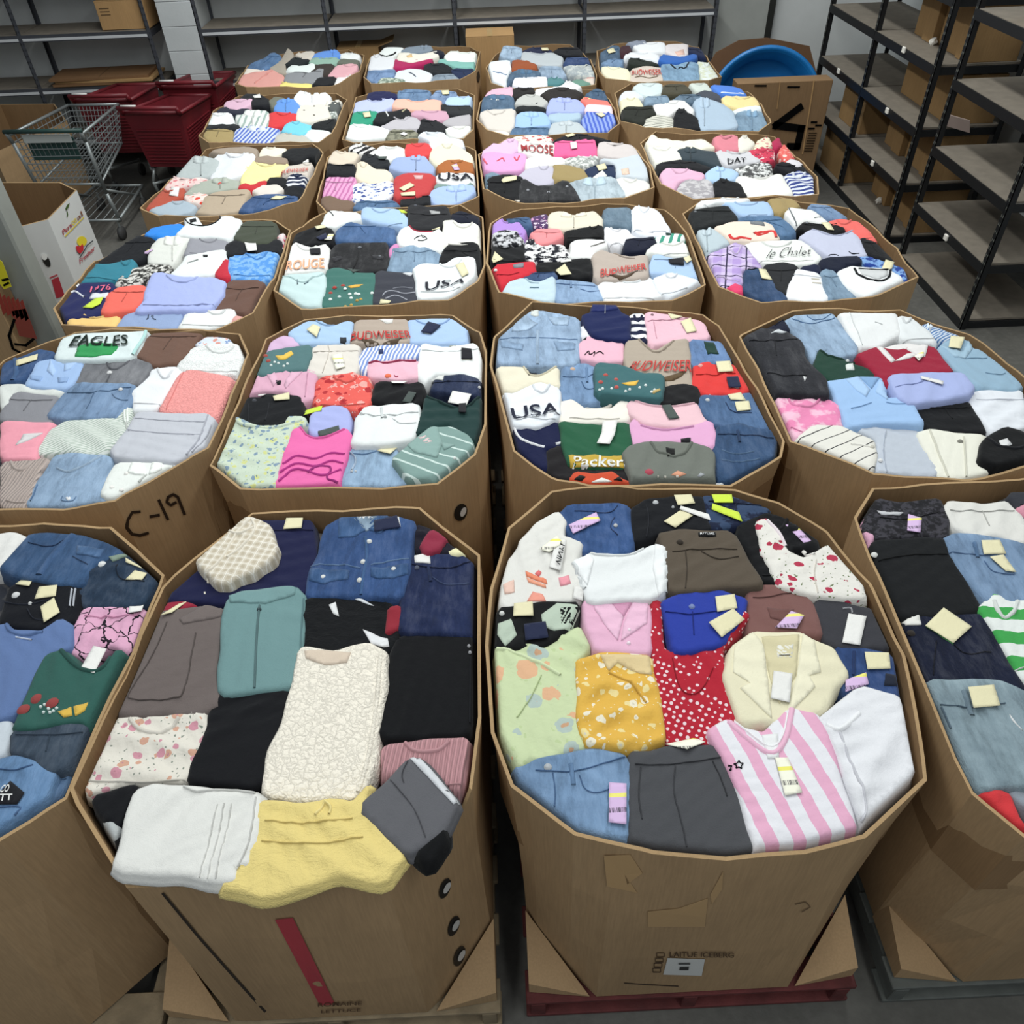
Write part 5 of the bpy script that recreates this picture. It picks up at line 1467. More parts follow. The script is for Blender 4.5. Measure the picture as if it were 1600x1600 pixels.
load('C3', 740, 300, 4.21, '''
T|100,272 130,200 170,165 230,205 300,180 345,262 330,302 180,262|s:#b68fda|purple t-shirt
J|200,177 370,160 390,222 340,232 300,187 240,202|d:#446a98|
G|370,162 485,140 490,232 430,232 390,222|fl:#5c3c6c,#d8a0c8,#e8d8e8,45|purple floral scarf
X|490,237 495,140 570,125 650,150 730,130 790,120 850,165 845,222 760,232 600,252|s:#e2d9c6|cream jacket
J|855,212 860,100 1030,95 1050,150 1040,232 950,227|d:#6e8aa0|grey-blue jeans with dark label
>P waist_label|950,78 1030,72 1030,95 960,97|s:#3c4450
W|1030,122 1080,70 1140,65 1220,120 1290,232 1290,292 1160,302 1100,292 1050,262|s:#e9ecf3|white puffy sweatshirt|w9
G|100,312 110,265 200,245 290,250 330,312 280,352 190,352|sp:#1c1d24,#d0d0d4,36|black and white bandana print top
H|370,272 420,240 570,240 590,292 500,332 420,342|s:#f29498|
N|605,292 600,250 740,230 850,215 855,302 720,317 620,317|s:#131316|black strappy top
B|860,302 865,215 930,240 1010,240 1050,282 1090,292 1010,332 950,372 880,332|s:#e5e4e8|white ruffled blouse|w10
T|1190,292 1230,265 1380,275 1405,312 1300,332 1200,332|st:#e8eeea,#3ca088,.04,20,.4|green and white striped t-shirt
>P neck_label|1262,258 1298,256 1298,285 1265,285|s:#20443c
J|985,382 990,310 1120,300 1190,290 1200,332 1140,382 1000,392|s:#181e36|
D|335,412 345,300 400,310 440,352 580,342 640,402 620,442 400,462 350,442|sp:#1c1e2c,#eceaea,26|black dress with white flowers
S|640,422 640,320 700,310 870,310 880,362 800,392 780,432 650,432|s:#e9e9e7|
>L tie|8|770,358 820,345 865,330|s:#807c78
T|1130,392 1170,340 1290,325 1430,330 1470,412 1340,422 1200,397|s:#ecece4|
T|85,422 90,340 200,365 280,355 330,330 335,442 260,462 150,482 90,462|s:#141519|
>T|100,460 140,405 195,455 130,480|c
G|415,542 420,460 560,450 640,440 770,420 790,562 680,567 550,532|s:#131417|black top with white tickets
>T|570,455 640,445 645,462 575,470|w
>T|540,520 600,488 645,550 570,550|c
T|780,402 840,370 920,402 1040,422 1150,410 1145,482 1150,562 960,577 800,572|s:#bdafa4|beige t-shirt with red lettering|L1
>X|BUDWEISER|835,567 1138,522 1132,478 835,520|s:#d0524c
>P eagle_wings|880,545 970,560 1080,525 1000,572 960,578|s:#5e4c3c
>L neckband|8|920,402 1000,440 1060,440|s:#a89a8e
J|1150,482 1190,400 1290,430 1480,440 1520,572 1370,562 1250,532 1160,532|s:#adc8ea|pale blue jeans with black ticket
>T|1280,450 1380,440 1385,490 1290,480|k
>T|1380,440 1490,420 1510,465 1400,485|c
J|95,492 160,470 290,460 400,450 410,522 320,562 230,582 170,652 130,592|s:#d6263a|red jeans with silver button
>O button|10|145,515|s:#e8e4e4
>P waist_label|258,480 330,465 328,495 265,500|s:#8c9098
>L waistband_seam|5|150,545 240,550 300,530|s:#9c1428
J|300,562 330,515 440,530 545,525 545,562 410,592 330,582|d:#3c5c8a|
T|180,662 220,590 320,560 420,592 540,552 535,722 380,702 230,672|s:#c4d8e2|pale blue t-shirt with notch neck
>L neckband|9|340,565 370,600 430,605|s:#a8c0cc
>L neck_slit|5|370,630 430,630|s:#7c98a8
J|530,722 540,560 640,575 810,592 860,722 690,732|d:#90b2da|
>L waistband_seam|6|545,600 640,610 800,620|d:#6488b8
>L belt_loop|12|638,570 642,630|d:#80a4d0
>L pocket_seam|5|700,640 760,660 840,650|d:#6488b8
T|810,592 880,580 1000,580 1180,552 1200,622 1270,682 1100,712 870,727|s:#eef0f2|
T|1180,562 1290,520 1420,560 1510,592 1470,642 1280,692 1210,642|s:#e6eaf0|white t-shirt with rounded hem|L1
''')
load('C4', 1060, 300, 4, '''
T|115,87 120,55 230,30 460,40 400,62 240,62 150,92|s:#e6e8e8|
P|60,152 90,110 310,75 370,150 350,182 230,202 120,237 80,200|s:#202325|
>O snap|8|105,128|s:#787c80
T|250,67 330,60 560,55 600,132 540,162 380,142 330,82|s:#aac6e8|
G|560,37 700,30 770,82 720,102 640,142 600,122|s:#a8925f|
X|665,132 690,95 850,115 950,190 900,192 800,177 740,212|s:#e8e8e6|white zip jacket
>L zipper|6|690,105 740,205|s:#707478
>L pocket|5|850,160 890,158|s:#505458
J|810,92 830,70 940,80 1070,162 960,172 880,122|d:#7a9cc6|
J|375,152 470,145 580,150 640,155 740,242 700,272 640,262 560,192 400,187|d:#5884b0|
B|940,182 1010,160 1120,180 1200,240 1240,312 1170,302 1050,222 960,202|s:#f47068|coral lace blouse|w9
J|740,232 780,180 880,200 960,180 1050,232 1000,252 940,277 800,242|s:#121316|
>O button|8|803,195|s:#90949a
>T|890,200 940,200 970,250 930,245|c
P|1140,272 1240,312 1360,442 1240,412 1180,372|s:#1d1d21|
S|90,252 130,230 170,235 200,210 330,312 240,352 170,392 120,332|s:#b9c7ce|pale grey-blue shirt
T|220,217 320,185 540,185 590,210 640,292 500,302 340,302 290,262|s:#eddccc|cream t-shirt with bold red letters
>L letter_print|18|320,270 345,298 400,285 455,295|s:#e0403c
>L letter_print|18|470,262 540,248 600,240 612,285|s:#e0403c
>L letter_print|14|480,255 500,275 560,255|s:#e0403c
>P neck_label|445,180 530,195 540,215 450,200|s:#84888c
T|755,272 830,225 920,250 1000,272 1100,235 1140,302 1185,402 960,407 850,332|s:#c6c9de|lilac-grey t-shirt
>L script|4|940,395 980,390 1000,400|s:#303440
>L script|4|1065,375 1080,395 1130,385|s:#303440
>L neckband|9|835,230 920,262 1000,280 1095,240|s:#b0b4ca
G|880,422 960,400 1140,400 1150,442 1060,452 1000,492 900,472|s:#182038|
G|1110,402 1200,400 1330,440 1420,480 1440,562 1360,492 1200,462|sp:#24489c,#86b0e4,30|blue tie-dye top
>T|1265,490 1290,440 1345,455 1330,490|c
B|165,382 260,365 350,315 430,350 530,472 400,482 400,562 280,592 230,502|pl:#d6c4e6,#b89ed8,#3c3454,11|lilac checked blouse
T|410,312 580,305 760,300 830,340 900,412 840,452 700,452 540,442 480,402|s:#eaece7|white t-shirt with handwritten script
>X|le Chalet|545,418 835,405 822,352 560,366|s:#303034
P|530,452 640,435 760,455 690,562 670,642 610,602 570,532|s:#2a2b2f|
G|760,462 880,440 890,502 800,502|s:#1d2544|
J|410,612 410,490 480,470 580,490 600,562 690,662 600,702 500,662|d:#305480|
>T|500,485 545,490 585,555 520,545|c
>L cord|5|430,480 460,488 490,478|s:#181a20
J|665,652 700,480 730,475 870,505 900,542 945,672 800,682|s:#ecedf0|white jeans with faint printed lines
>L print|5|830,545 880,550|s:#dcd4c4
>L print|5|835,570 890,575|s:#dcd4c4
>L waistband_seam|5|700,515 800,525 890,540|s:#d0d2d6
J|890,482 980,490 1020,562 1130,657 1040,667 950,672 910,582|d:#82a2be|
T|995,492 1080,460 1130,466 1320,482 1440,562 1430,602 1180,657 1080,602 1030,552|s:#eef0f0|white ringer t-shirt with black neckband|L1
>L neckband|13|1100,478 1120,520 1190,545 1260,562 1318,540 1325,492|s:#16181c
>P neck_inside|1125,485 1310,498 1305,530 1250,548 1150,520|s:#d2d4d4
>L back_neck|8|1125,478 1220,495 1310,492|s:#16181c
G|300,592 350,570 400,575 405,632 350,620|s:#e84474|
''')
load('D1', 210, 210, 5.161, '''
G|590,132 700,110 870,95 990,110 980,162 820,142 700,152|s:#a89888|
T|1000,172 1040,95 1180,110 1230,110 1190,152 1130,182|s:#eee6d2|
G|1190,152 1240,110 1500,100 1515,192 1400,182 1310,242 1230,192|s:#17191d|
S|300,332 370,220 480,170 640,190 680,210 660,282 580,342 400,352|s:#b8c0c0|
B|640,192 680,150 800,130 960,150 975,210 870,332 760,362 600,347 660,272|s:#e0e2e6|white lace blouse|w8
T|850,397 900,240 960,215 1080,230 1170,210 1235,230 1230,292 1150,332 990,382 950,412|s:#f4e8a0|pale yellow t-shirt
G|970,182 1060,165 1220,190 1230,232 1100,232 970,222|s:#a08d7c|
T|1180,332 1230,250 1310,240 1400,215 1500,250 1490,332 1300,322|s:#d2c8be|beige t-shirt with red lettering
>X|BUDWEISER|1180,332 1490,305 1480,272 1190,298|s:#cc6a60
>T|1340,180 1400,180 1405,220 1345,220|w
G|835,432 850,380 950,405 1050,355 1070,392 950,452|s:#d0323a|
G|1065,402 1070,345 1220,345 1250,402 1200,432 1120,402|s:#18191d|
T|1220,412 1250,320 1300,310 1460,350 1430,432 1330,402|st:#222c4c,#e8e8ec,.05,80,.4|navy and white striped t-shirt
G|1230,492 1210,420 1300,410 1420,430 1340,522 1260,502|s:#15171f|
B|200,432 210,345 270,330 450,360 530,340 600,360 520,402 420,412 280,452|fl:#eed0cc,#e08c90,#f0e4dc,30|pink floral blouse with ties
>T|280,490 300,430 365,430 350,495|w
T|95,602 110,520 170,430 300,450 400,420 390,492 330,522 270,542 170,592|s:#bd5842|
S|400,482 460,420 580,360 720,345 840,370 830,432 680,452 560,472 460,492|s:#aeb4a8|
>O print|14|690,395|s:#e04038
D|400,502 450,460 600,480 560,552 430,542|fl:#f0dcd4,#e8503c,#f0b0a4,24|white dress with a red flower
T|115,602 180,580 300,535 410,530 500,582 450,632 290,657 150,642|s:#adbcc8|
P|490,622 530,590 560,500 650,460 900,440 930,450 890,542 830,622 640,642|s:#bba992|
G|950,442 1010,400 1170,405 1200,440 1130,482 1000,492|s:#e0d7ce|
J|835,627 880,560 960,490 1150,470 1320,490 1300,532 1110,602 960,632|d:#3c649a|
>T|1095,530 1140,500 1230,505 1180,530|c
''')
load('D2', 470, 200, 5.333, '''
B|400,162 450,120 600,150 640,180 600,232 500,212 420,192|st:#e6e4e0,#26262a,.06,40,.45|zebra-striped blouse
T|610,217 660,140 860,160 865,232 780,252 720,272|s:#e4e6e2|
T|870,162 880,130 1060,120 1090,170 1060,232 960,242 870,227|s:#e04448|
B|980,62 1070,30 1200,40 1340,90 1360,152 1200,132 1090,172 1070,100|s:#e0e5ee|
Z|1070,232 1100,170 1200,120 1330,160 1430,230 1440,292 1250,262 1130,312|s:#e9e2c8|
T|500,262 520,205 730,240 725,322 640,347 560,292|s:#20242a|
>T|640,250 720,245 705,270 650,272|g
T|215,272 280,180 330,190 480,210 450,272 340,312 260,292|s:#decfbc|
S|730,332 780,250 860,240 1020,215 1110,322 1100,372 980,372 840,372|s:#a0b2d8|
R|1130,312 1230,260 1340,260 1440,290 1450,362 1160,377|s:#b26a2e|rust brown sweater with ticket
>T|1255,315 1300,300 1325,355 1280,360|l
P|190,392 220,290 320,310 440,280 470,402 330,397|s:#17181e|
B|460,402 470,280 540,280 620,342 720,342 760,392 740,442 580,462 490,442|s:#e9dbc4|
T|1130,452 1130,375 1450,370 1465,442 1300,472|s:#e8e8ea|white t-shirt lettered USA
>X|USA|1140,448 1450,440 1445,385 1150,390|s:#2a2a34
H|135,562 150,410 250,390 470,405 430,482 440,572 360,622 320,582 200,572|st:#e6a4cc,#c878ac,.03,8,.4|pink striped shorts
B|430,602 430,460 500,450 770,440 775,542 700,602 540,612|fl:#eceef4,#4c5c9c,#8898c8,34|white blouse with blue flowers
T|780,582 780,410 870,370 1110,375 1115,442 1060,542 960,572|s:#c84244|red t-shirt with two cream tickets|L1
>T|820,510 910,460 950,485 860,535|c
>T|830,550 955,535 955,570 840,575|c
>P neck_label|940,398 1020,395 1010,425 955,425|s:#e8b8b8
G|1100,492 1130,450 1440,450 1420,482 1180,502|s:#809a94|
G|140,642 150,590 240,550 340,602 440,602 430,652 390,692 230,682|s:#806856|
S|1050,542 1150,490 1430,470 1470,522 1370,592 1230,642 1110,622|s:#a9c0ea|
J|430,662 480,610 640,602 780,602 830,642 700,672 500,682|d:#527aa6|
J|830,642 840,570 1000,540 1080,562 1060,622 960,652|s:#1e2025|
''')
load('D3', 730, 200, 5.161, '''
G|330,82 450,60 640,55 690,80 650,107 430,102|fl:#e8dcd4,#c84848,#e09080,30|
J|690,97 780,60 900,40 1040,70 1180,110 1060,112 1030,92 830,112|s:#181920|
>T|790,65 850,48 875,62 810,82|c
Z|100,212 170,110 260,130 330,80 400,90 410,172 340,222 160,192|s:#e4bce0|lilac hoodie
T|410,182 420,100 560,110 700,110 700,222 560,232 470,202|s:#edeae6|white t-shirt with dark red block letters
>X|MOOSE|440,195 695,222 695,150 430,140|s:#a83438
H|700,232 710,100 830,105 1030,80 1045,222 900,222 780,217|s:#f0669e|
>T|830,125 880,120 888,175 838,180|w
R|1055,212 1060,110 1150,115 1320,130 1400,200 1300,242 1150,232|s:#d3cac8|
T|90,332 95,210 200,190 360,210 460,180 480,252 430,342 250,352|s:#e4a6d4|orchid t-shirt with red palm leaves
>L leaf_print|12|105,250 135,260 160,295|s:#e06078
>L leaf_print|12|380,235 400,270 420,225|s:#e06078
>L leaf_print|9|240,270 290,240 300,270|s:#e06078
G|470,322 480,240 600,220 790,235 780,282 650,302 560,312|s:#e6e4e0|
B|770,252 900,220 1060,220 1020,292 950,312 850,292|sp:#e2e2de,#a4a8a4,40|
T|1060,232 1200,250 1390,200 1470,290 1490,392 1430,412 1320,392 1200,382 1210,292|s:#c9d1d8|pale grey t-shirt with peach patch
>P print|1240,340 1300,330 1310,375 1250,380|s:#ecccb8
T|410,392 470,330 690,290 700,432 640,452 560,462 440,402|s:#c3bfce|
K|690,422 700,285 850,300 950,330 980,392 850,432|s:#a4905e|tan velvet skirt
J|945,342 1000,310 1180,280 1200,382 1100,392 990,392|s:#283858|
>T|1040,310 1110,290 1130,335 1060,355|c
>T|1010,400 1090,355 1130,390 1060,410|w
J|110,382 200,350 290,375 160,392 165,522 120,482|d:#7e9cb4|
J|165,542 165,390 300,375 400,385 450,402 430,562 450,612 330,562 240,562|s:#151519|black jeans with cream ticket
>T|275,435 300,410 400,395 400,430 290,455|c
X|420,562 415,400 460,395 560,462 680,462 800,405 870,502 915,582 880,602 460,622|d:#343438|charcoal denim jacket|L1
>O button|9|490,497 655,520 805,475|s:#a0a2a8
>L placket|9|655,480 650,600|d:#26262a
X|820,432 880,410 1000,400 1180,390 1290,542 1130,592 900,602 910,572 860,492|d:#b6c8d4|
T|1200,402 1250,390 1500,430 1500,482 1290,562 1260,502|s:#e8e6e0|
G|330,562 420,560 450,617 360,592|s:#ded6ca|
''')
load('D4', 980, 190, 5, '''
B|120,192 200,90 250,130 420,150 600,130 690,200 560,212 400,212 250,192|s:#eee8d4|cream ruffled blouse|w9
R|130,242 140,190 400,200 430,302 320,302 200,332 160,292|s:#eae8de|
T|680,112 860,95 880,222 760,232 690,182|s:#de8694|rose pink t-shirt
B|865,132 920,95 1000,160 950,222 880,222|s:#e4e0d4|
G|1010,152 1110,110 1130,192 1000,222|fl:#ece4c8,#c85060,#e0a8a0,30|
B|950,222 1060,200 1140,210 1160,292 1060,312 990,252|fl:#d83c5c,#f0c8c8,#902040,34|red floral blouse
G|1120,162 1190,120 1210,182 1150,202|s:#b82858|
D|1190,232 1230,160 1310,272 1240,302|fl:#ec6c64,#f0d8d0,#f0a098,34|coral floral dress
S|385,222 480,195 600,220 690,230 740,342 660,332 540,292 440,302|s:#3e4a52|
P|190,352 280,310 400,295 520,310 660,362 600,392 500,367 300,362 230,402|s:#202025|
T|690,232 740,215 900,240 1020,230 1050,312 900,332 790,352 740,312|s:#d0cfd3|grey t-shirt with black letters
>X|DAY|785,345 930,325 930,285 780,300|s:#26262c
G|840,372 950,330 1120,310 1140,392 1060,422 960,412|sp:#e2e2e0,#585858,34|
P|1150,352 1190,305 1380,340 1460,390 1470,462 1350,382 1230,402|s:#13131b|
G|1240,302 1310,280 1380,330 1330,352|s:#dad6da|
T|240,432 310,350 400,365 500,370 600,402 600,462 480,442 400,472 350,542 280,492|s:#e4b4ce|
S|610,392 690,350 820,370 870,402 840,452 700,462 630,452|s:#afccea|
G|380,552 430,460 560,430 660,460 690,582 540,602|sp:#ccc8ca,#a8a4a8,22|
T|670,482 740,435 800,460 880,470 950,587 830,592 700,592|s:#111217|
W|850,442 890,400 990,440 1100,420 1200,390 1310,582 1100,592 960,592|s:#e9e7e1|
B|1230,412 1290,400 1330,380 1440,410 1500,490 1470,572 1320,592 1290,522|st:#dfe4f0,#3c4c90,.04,85,.5|navy and white striped blouse
''')
load('E1', 300, 60, 5.714, '''
G|420,542 480,490 620,500 700,560 680,602 560,602 500,562|s:#1f2026|
>T|545,525 605,495 618,535 560,545|w
T|280,612 300,560 400,540 550,540 520,592 400,642|s:#e3bad0|
G|680,562 740,520 840,530 800,602 720,612|s:#7a7c6e|
G|200,672 270,600 380,640 500,600 480,682 340,662|s:#303344|
S|725,632 760,550 900,535 960,602 930,662 800,662|s:#669ce2|
O|900,532 970,460 1050,500 1120,510 1180,470 1240,522 1200,592 960,592|s:#e9ebeb|
C|930,722 940,600 1200,560 1390,540 1380,582 1210,622 1240,702 1060,752 960,742|s:#e5dfd2|cream cardigan with dark buttons
>O button|9|1000,640 1090,690 1090,600|s:#4c4438
T|1200,602 1250,560 1390,570 1380,642 1230,642|s:#606462|
G|1230,642 1350,630 1370,692 1240,702|sp:#dfe2de,#8c948c,40|
T|100,702 150,660 350,660 375,772 240,782 120,772|s:#edefef|
S|385,702 400,650 500,630 680,640 690,792 500,812 430,802|st:#e6e8e4,#a4b8b0,.045,0,.35|white shirt with grey-green stripes
T|680,792 700,650 800,660 940,670 910,732 810,772 740,792|s:#e23d42|
T|800,832 830,770 900,730 1070,770 1040,822 960,862|s:#76d0e6|
P|1060,782 1100,750 1350,690 1340,752 1290,822 1110,812|s:#191c1f|
G|110,822 120,775 370,760 430,770 430,812 260,802|s:#282a2e|
P|70,872 130,820 360,790 370,937 200,932 100,912|s:#ad9864|
S|370,932 380,820 470,780 560,770 780,800 740,852 720,932|st:#d4dcf0,#5c78cc,.03,10,.5|blue and white striped shirt
T|720,927 760,860 850,830 1000,860 1060,912 1040,932|s:#c6c3b8|
G|1000,872 1040,810 1240,820 1260,862 1220,947 1100,932|s:#e3e7e7|
''')
load('F1', 300, 60, 5.714, '''
J|490,262 530,220 640,180 720,120 790,150 780,202 640,282|d:#5480b0|
C|690,262 800,190 860,90 900,130 900,172 820,252 860,302 730,292|s:#ada496|
G|920,142 950,115 1090,110 1080,182 980,182|s:#d2c9bc|
S|1070,182 1100,130 1290,95 1330,150 1280,172 1150,192|s:#6498e2|
T|1310,142 1400,125 1540,150 1450,192 1330,172|s:#e9ebe9|
T|820,242 900,170 1060,185 1000,242 890,242|s:#20282a|
T|1040,222 1080,180 1320,170 1290,222 1110,242|s:#94b6a6|
G|1290,222 1330,180 1530,190 1530,232 1400,232|s:#707468|
T|830,292 880,240 1010,250 1110,210 1100,272 1040,302|s:#e5ece9|
G|1050,292 1100,240 1270,230 1250,292 1180,332|s:#423a36|
T|1210,332 1290,240 1420,225 1530,240 1490,312 1390,342|s:#e4aeb6|
G|430,302 470,265 670,280 640,302 450,332|s:#ede2d6|
D|405,402 430,330 640,290 720,280 820,332 800,402 640,432 450,422|s:#e2a298|salmon robe with loose belt
>L belt|16|560,400 640,340 720,290|s:#d89288
P|820,372 840,310 920,300 1060,310 1140,270 1180,280 1150,352 1080,397 900,392|s:#94969a|
G|1070,412 1120,350 1290,335 1260,412 1150,422|s:#181a1f|
T|1255,417 1300,340 1470,320 1400,382 1320,412|s:#edebe9|
T|780,432 790,390 900,400 1065,400 1060,432|s:#f6e480|
''')
load('E2', 520, 50, 6.4, '''
G|360,602 500,590 640,610 640,652 480,682 340,672|s:#1f2456|
J|640,652 660,570 800,570 980,590 960,662 900,702 820,702 740,672|d:#6c92bc|
J|970,652 1040,580 1230,590 1240,642 1120,652 1120,692 1000,672|d:#809ec8|
>T|1085,600 1160,598 1165,635 1100,640|c
T|1120,722 1150,650 1300,640 1420,630 1410,712 1300,742|s:#b9d3f1|
W|190,782 220,690 350,670 620,660 600,742 460,802 220,802|s:#bfc7ec|
T|590,742 630,670 720,670 830,702 1000,670 1080,670 1070,782 900,782 720,772|s:#f4bca8|peach t-shirt
P|1080,722 1200,710 1290,747 1410,710 1420,802 1300,832 1160,822 1100,762|s:#2e3034|
T|110,922 180,800 300,790 450,800 430,872 380,912 200,922|s:#24a080|
>T|300,820 370,810 385,865 320,872|c
T|400,902 450,810 620,790 740,750 780,802 770,852 600,872 500,922|s:#191b21|
>L print|12|530,800 560,850|s:#dcdcdc
>L print|10|690,800 730,770|s:#b8b090
R|780,832 800,790 1000,790 1140,780 1160,862 1020,887 900,842|s:#d2a4b8|
T|480,942 530,870 640,850 830,850 885,912 860,962 680,972 540,962|s:#c0bcc2|
G|1090,902 1180,850 1410,820 1420,922 1260,942 1130,922|s:#b8b4b8|
P|840,982 890,860 960,880 1080,902 1150,952 1130,1002 960,1002|s:#202126|
T|100,1052 120,930 240,910 480,940 570,972 540,1042 400,1062 250,1082|s:#e9edeb|
P|520,1062 580,970 800,980 850,1012 830,1072 640,1092|sp:#6c6c5c,#94927e,26|camouflage trousers
>T|670,1030 710,1010 750,1030 720,1048|w
B|850,1052 880,990 1100,1000 1180,1062 1100,1112 980,1092|s:#e0e5ed|
T|1120,962 1200,940 1400,940 1360,1022 1270,1052 1170,1032|s:#e5e5df|
''')
load('F2', 520, 50, 6.4, '''
S|680,192 740,150 980,130 1000,182 880,202 780,212|s:#8592a0|
T|460,212 520,150 700,150 680,192 640,212 600,252 500,252|s:#e7ebe9|white ringer t-shirt with black neckband
>L neckband|18|455,210 490,240 550,250 610,230 630,205|s:#1a1c20
T|640,282 660,200 780,210 870,230 1060,180 1060,242 960,272 780,312|s:#ede7da|
>P print|735,245 790,230 800,262 750,270|s:#ecc890
G|960,192 1050,170 1110,200 1120,242 1070,242|s:#1d2234|
B|1115,242 1180,190 1280,210 1470,200 1480,292 1330,302 1150,282|s:#eef2ec|white frilled blouse|w9
T|350,372 390,230 460,220 500,252 620,260 600,352 480,382|s:#e0e1e5|
N|605,362 625,265 750,302 900,270 1000,265 980,302 800,342 700,367|s:#b82664|crimson satin top
T|1050,292 1090,250 1150,292 1330,302 1480,292 1440,352 1250,362 1130,312|s:#86c0b6|
T|910,412 920,320 1010,320 1110,310 1200,362 1180,412 1040,422|s:#1f2329|
J|1180,382 1220,360 1340,370 1420,360 1420,422 1300,472 1240,442|s:#243458|
J|320,462 340,390 500,380 620,370 610,432 500,472 440,502|d:#789ccb|
T|620,442 640,380 780,360 900,380 1000,432 970,502 720,512 680,462|s:#e3e7ed|
>L print|9|760,400 800,420 830,450|s:#5c6470
G|440,512 480,460 640,460 720,480 720,522|sp:#cfd8c8,#7c8c7c,40|
J|970,492 1020,420 1200,420 1270,472 1100,502|d:#90a2b4|
''')
load('E3', 730, 50, 6.154, '''
T|140,602 250,550 430,525 440,602 300,592|s:#e6b8cc|
T|440,622 440,540 640,530 650,582 560,602 500,642|s:#262222|
T|650,602 660,540 760,530 900,520 960,470 1100,530 1040,562 860,542 720,582|s:#eceaea|
T|700,602 760,560 860,530 1000,530 1120,592 1060,642 800,662|s:#2e2826|
J|1130,602 1230,545 1330,560 1370,642 1260,662|d:#46688a|
T|1090,652 1130,620 1230,650 1350,660 1390,702 1310,712 1170,702|s:#f47e72|
G|1090,642 1110,620 1240,650 1220,682|s:#f8dc8c|
X|100,742 150,610 270,600 440,610 450,732 340,742|d:#527494|
>O button|12|240,645 290,655|s:#d8dad8
Z|455,692 480,640 560,590 680,600 780,672 720,722 600,702|s:#c0c0bc|
T|470,722 600,690 700,680 770,752 620,772 490,762|s:#1f2327|
S|760,772 800,640 900,630 1060,640 1130,702 1110,762 930,772|s:#aab6e6|
G|1130,742 1150,690 1300,700 1410,710 1400,782 1260,762|s:#edd6da|
R|90,862 100,770 230,750 460,740 450,872 420,942 200,922|s:#d9d1c9|
S|460,922 480,770 560,760 740,760 800,852 790,892 560,922|s:#a2c4ec|
G|770,832 790,790 980,770 1090,760 1090,822 960,852 860,862|s:#adc4d4|
S|780,962 820,870 960,850 1080,870 1160,962 960,992 820,992|s:#bdc6ca|
J|410,992 440,920 640,910 780,902 780,982 600,992|d:#5880a8|
D|1100,832 1160,750 1300,770 1440,780 1460,862 1390,892 1380,952 1170,962 1120,902|st:#4e6ccc,#93a8e6,.03,0,.5|blue striped dress with hanging tie|w9
>T|1230,790 1300,785 1330,810 1290,830|c
G|190,942 300,945 400,962 400,992 280,982|s:#ece6d6|
''')
load('F3', 730, 50, 6.154, '''
J|310,222 350,140 520,150 530,212 420,242|d:#a8c4e0|
T|520,192 600,150 700,140 830,180 790,202 700,222 600,212|s:#20284a|
>T|710,155 775,145 785,182 720,188|c
P|800,202 880,150 1060,140 1110,190 1080,232 930,232|s:#15171f|
T|520,262 530,190 700,210 820,200 920,242 910,312 780,322 650,302|s:#bcc2c6|
J|920,312 960,240 1100,240 1190,250 1180,302 1060,312|d:#365488|
G|430,362 440,260 540,270 670,310 660,352 520,352|s:#a3562c|
T|190,452 200,270 400,250 420,342 380,432 370,522 290,502|s:#e7edf1|
>L strap|12|250,380 310,400 380,420|s:#6880a4
X|380,502 410,390 500,350 680,370 720,402 620,422 440,432|d:#567694|
J|680,402 700,330 900,330 960,422 860,442 740,412|d:#98b2ce|
B|930,322 1060,320 1220,302 1240,422 1110,412 980,402|sp:#cdd1cd,#a8b0b4,30|
T|440,512 450,430 600,430 760,420 770,512 600,527|s:#ececf4|
T|770,492 780,430 900,440 940,472 880,502|s:#568c90|
G|1000,452 1100,460 1200,490 1110,512 1020,492|s:#709888|
T|1110,432 1240,430 1230,492 1150,472|s:#dccdc2|
>L print|10|1150,445 1220,440|s:#d08078
''')
load('E4', 910, 50, 5, '''
T|400,422 440,395 620,400 620,482 520,502 470,482 420,462|s:#d0dcdd|
P|620,482 640,400 800,405 860,472 720,492|s:#504c3c|
T|830,402 970,400 1010,452 900,462|s:#d0d8d0|
T|1000,412 1220,420 1290,492 1140,492 1060,472|s:#5088e2|blue t-shirt with white lettering
>L print|10|1080,478 1180,482 1260,484|s:#e4ecf4
G|260,532 340,450 420,460 480,502 430,512 300,522|s:#d9e1e9|
R|245,592 260,530 430,505 480,582 340,582 280,612|s:#eae3c0|
J|480,552 500,500 660,490 690,542 560,562|d:#86a4be|
J|690,542 760,490 900,480 960,502 880,542 780,552|d:#648098|
G|870,472 960,455 1060,480 1090,532 1000,522|s:#4f535d|
T|1080,502 1380,505 1385,572 1230,592 1120,562|s:#f3dc9a|
P|270,642 340,575 460,580 540,560 580,642 490,672 480,722 370,722|s:#272a22|
T|550,562 600,530 790,530 870,602 860,652 740,602 680,652 580,642|s:#e7e5e3|
S|870,542 920,500 1100,560 1180,622 1220,742 1100,762 920,752 900,622|s:#adc0d2|
G|1180,602 1230,590 1420,565 1430,602 1310,622|s:#e5ebed|
X|1190,642 1330,602 1450,640 1460,742 1370,782 1230,762|d:#82a4c0|
G|480,742 490,650 600,640 710,670 710,762 520,762|st:#d8d6ca,#8a8a80,.03,80,.3|
T|705,757 730,620 760,590 820,620 900,672 920,757|s:#121319|
''')
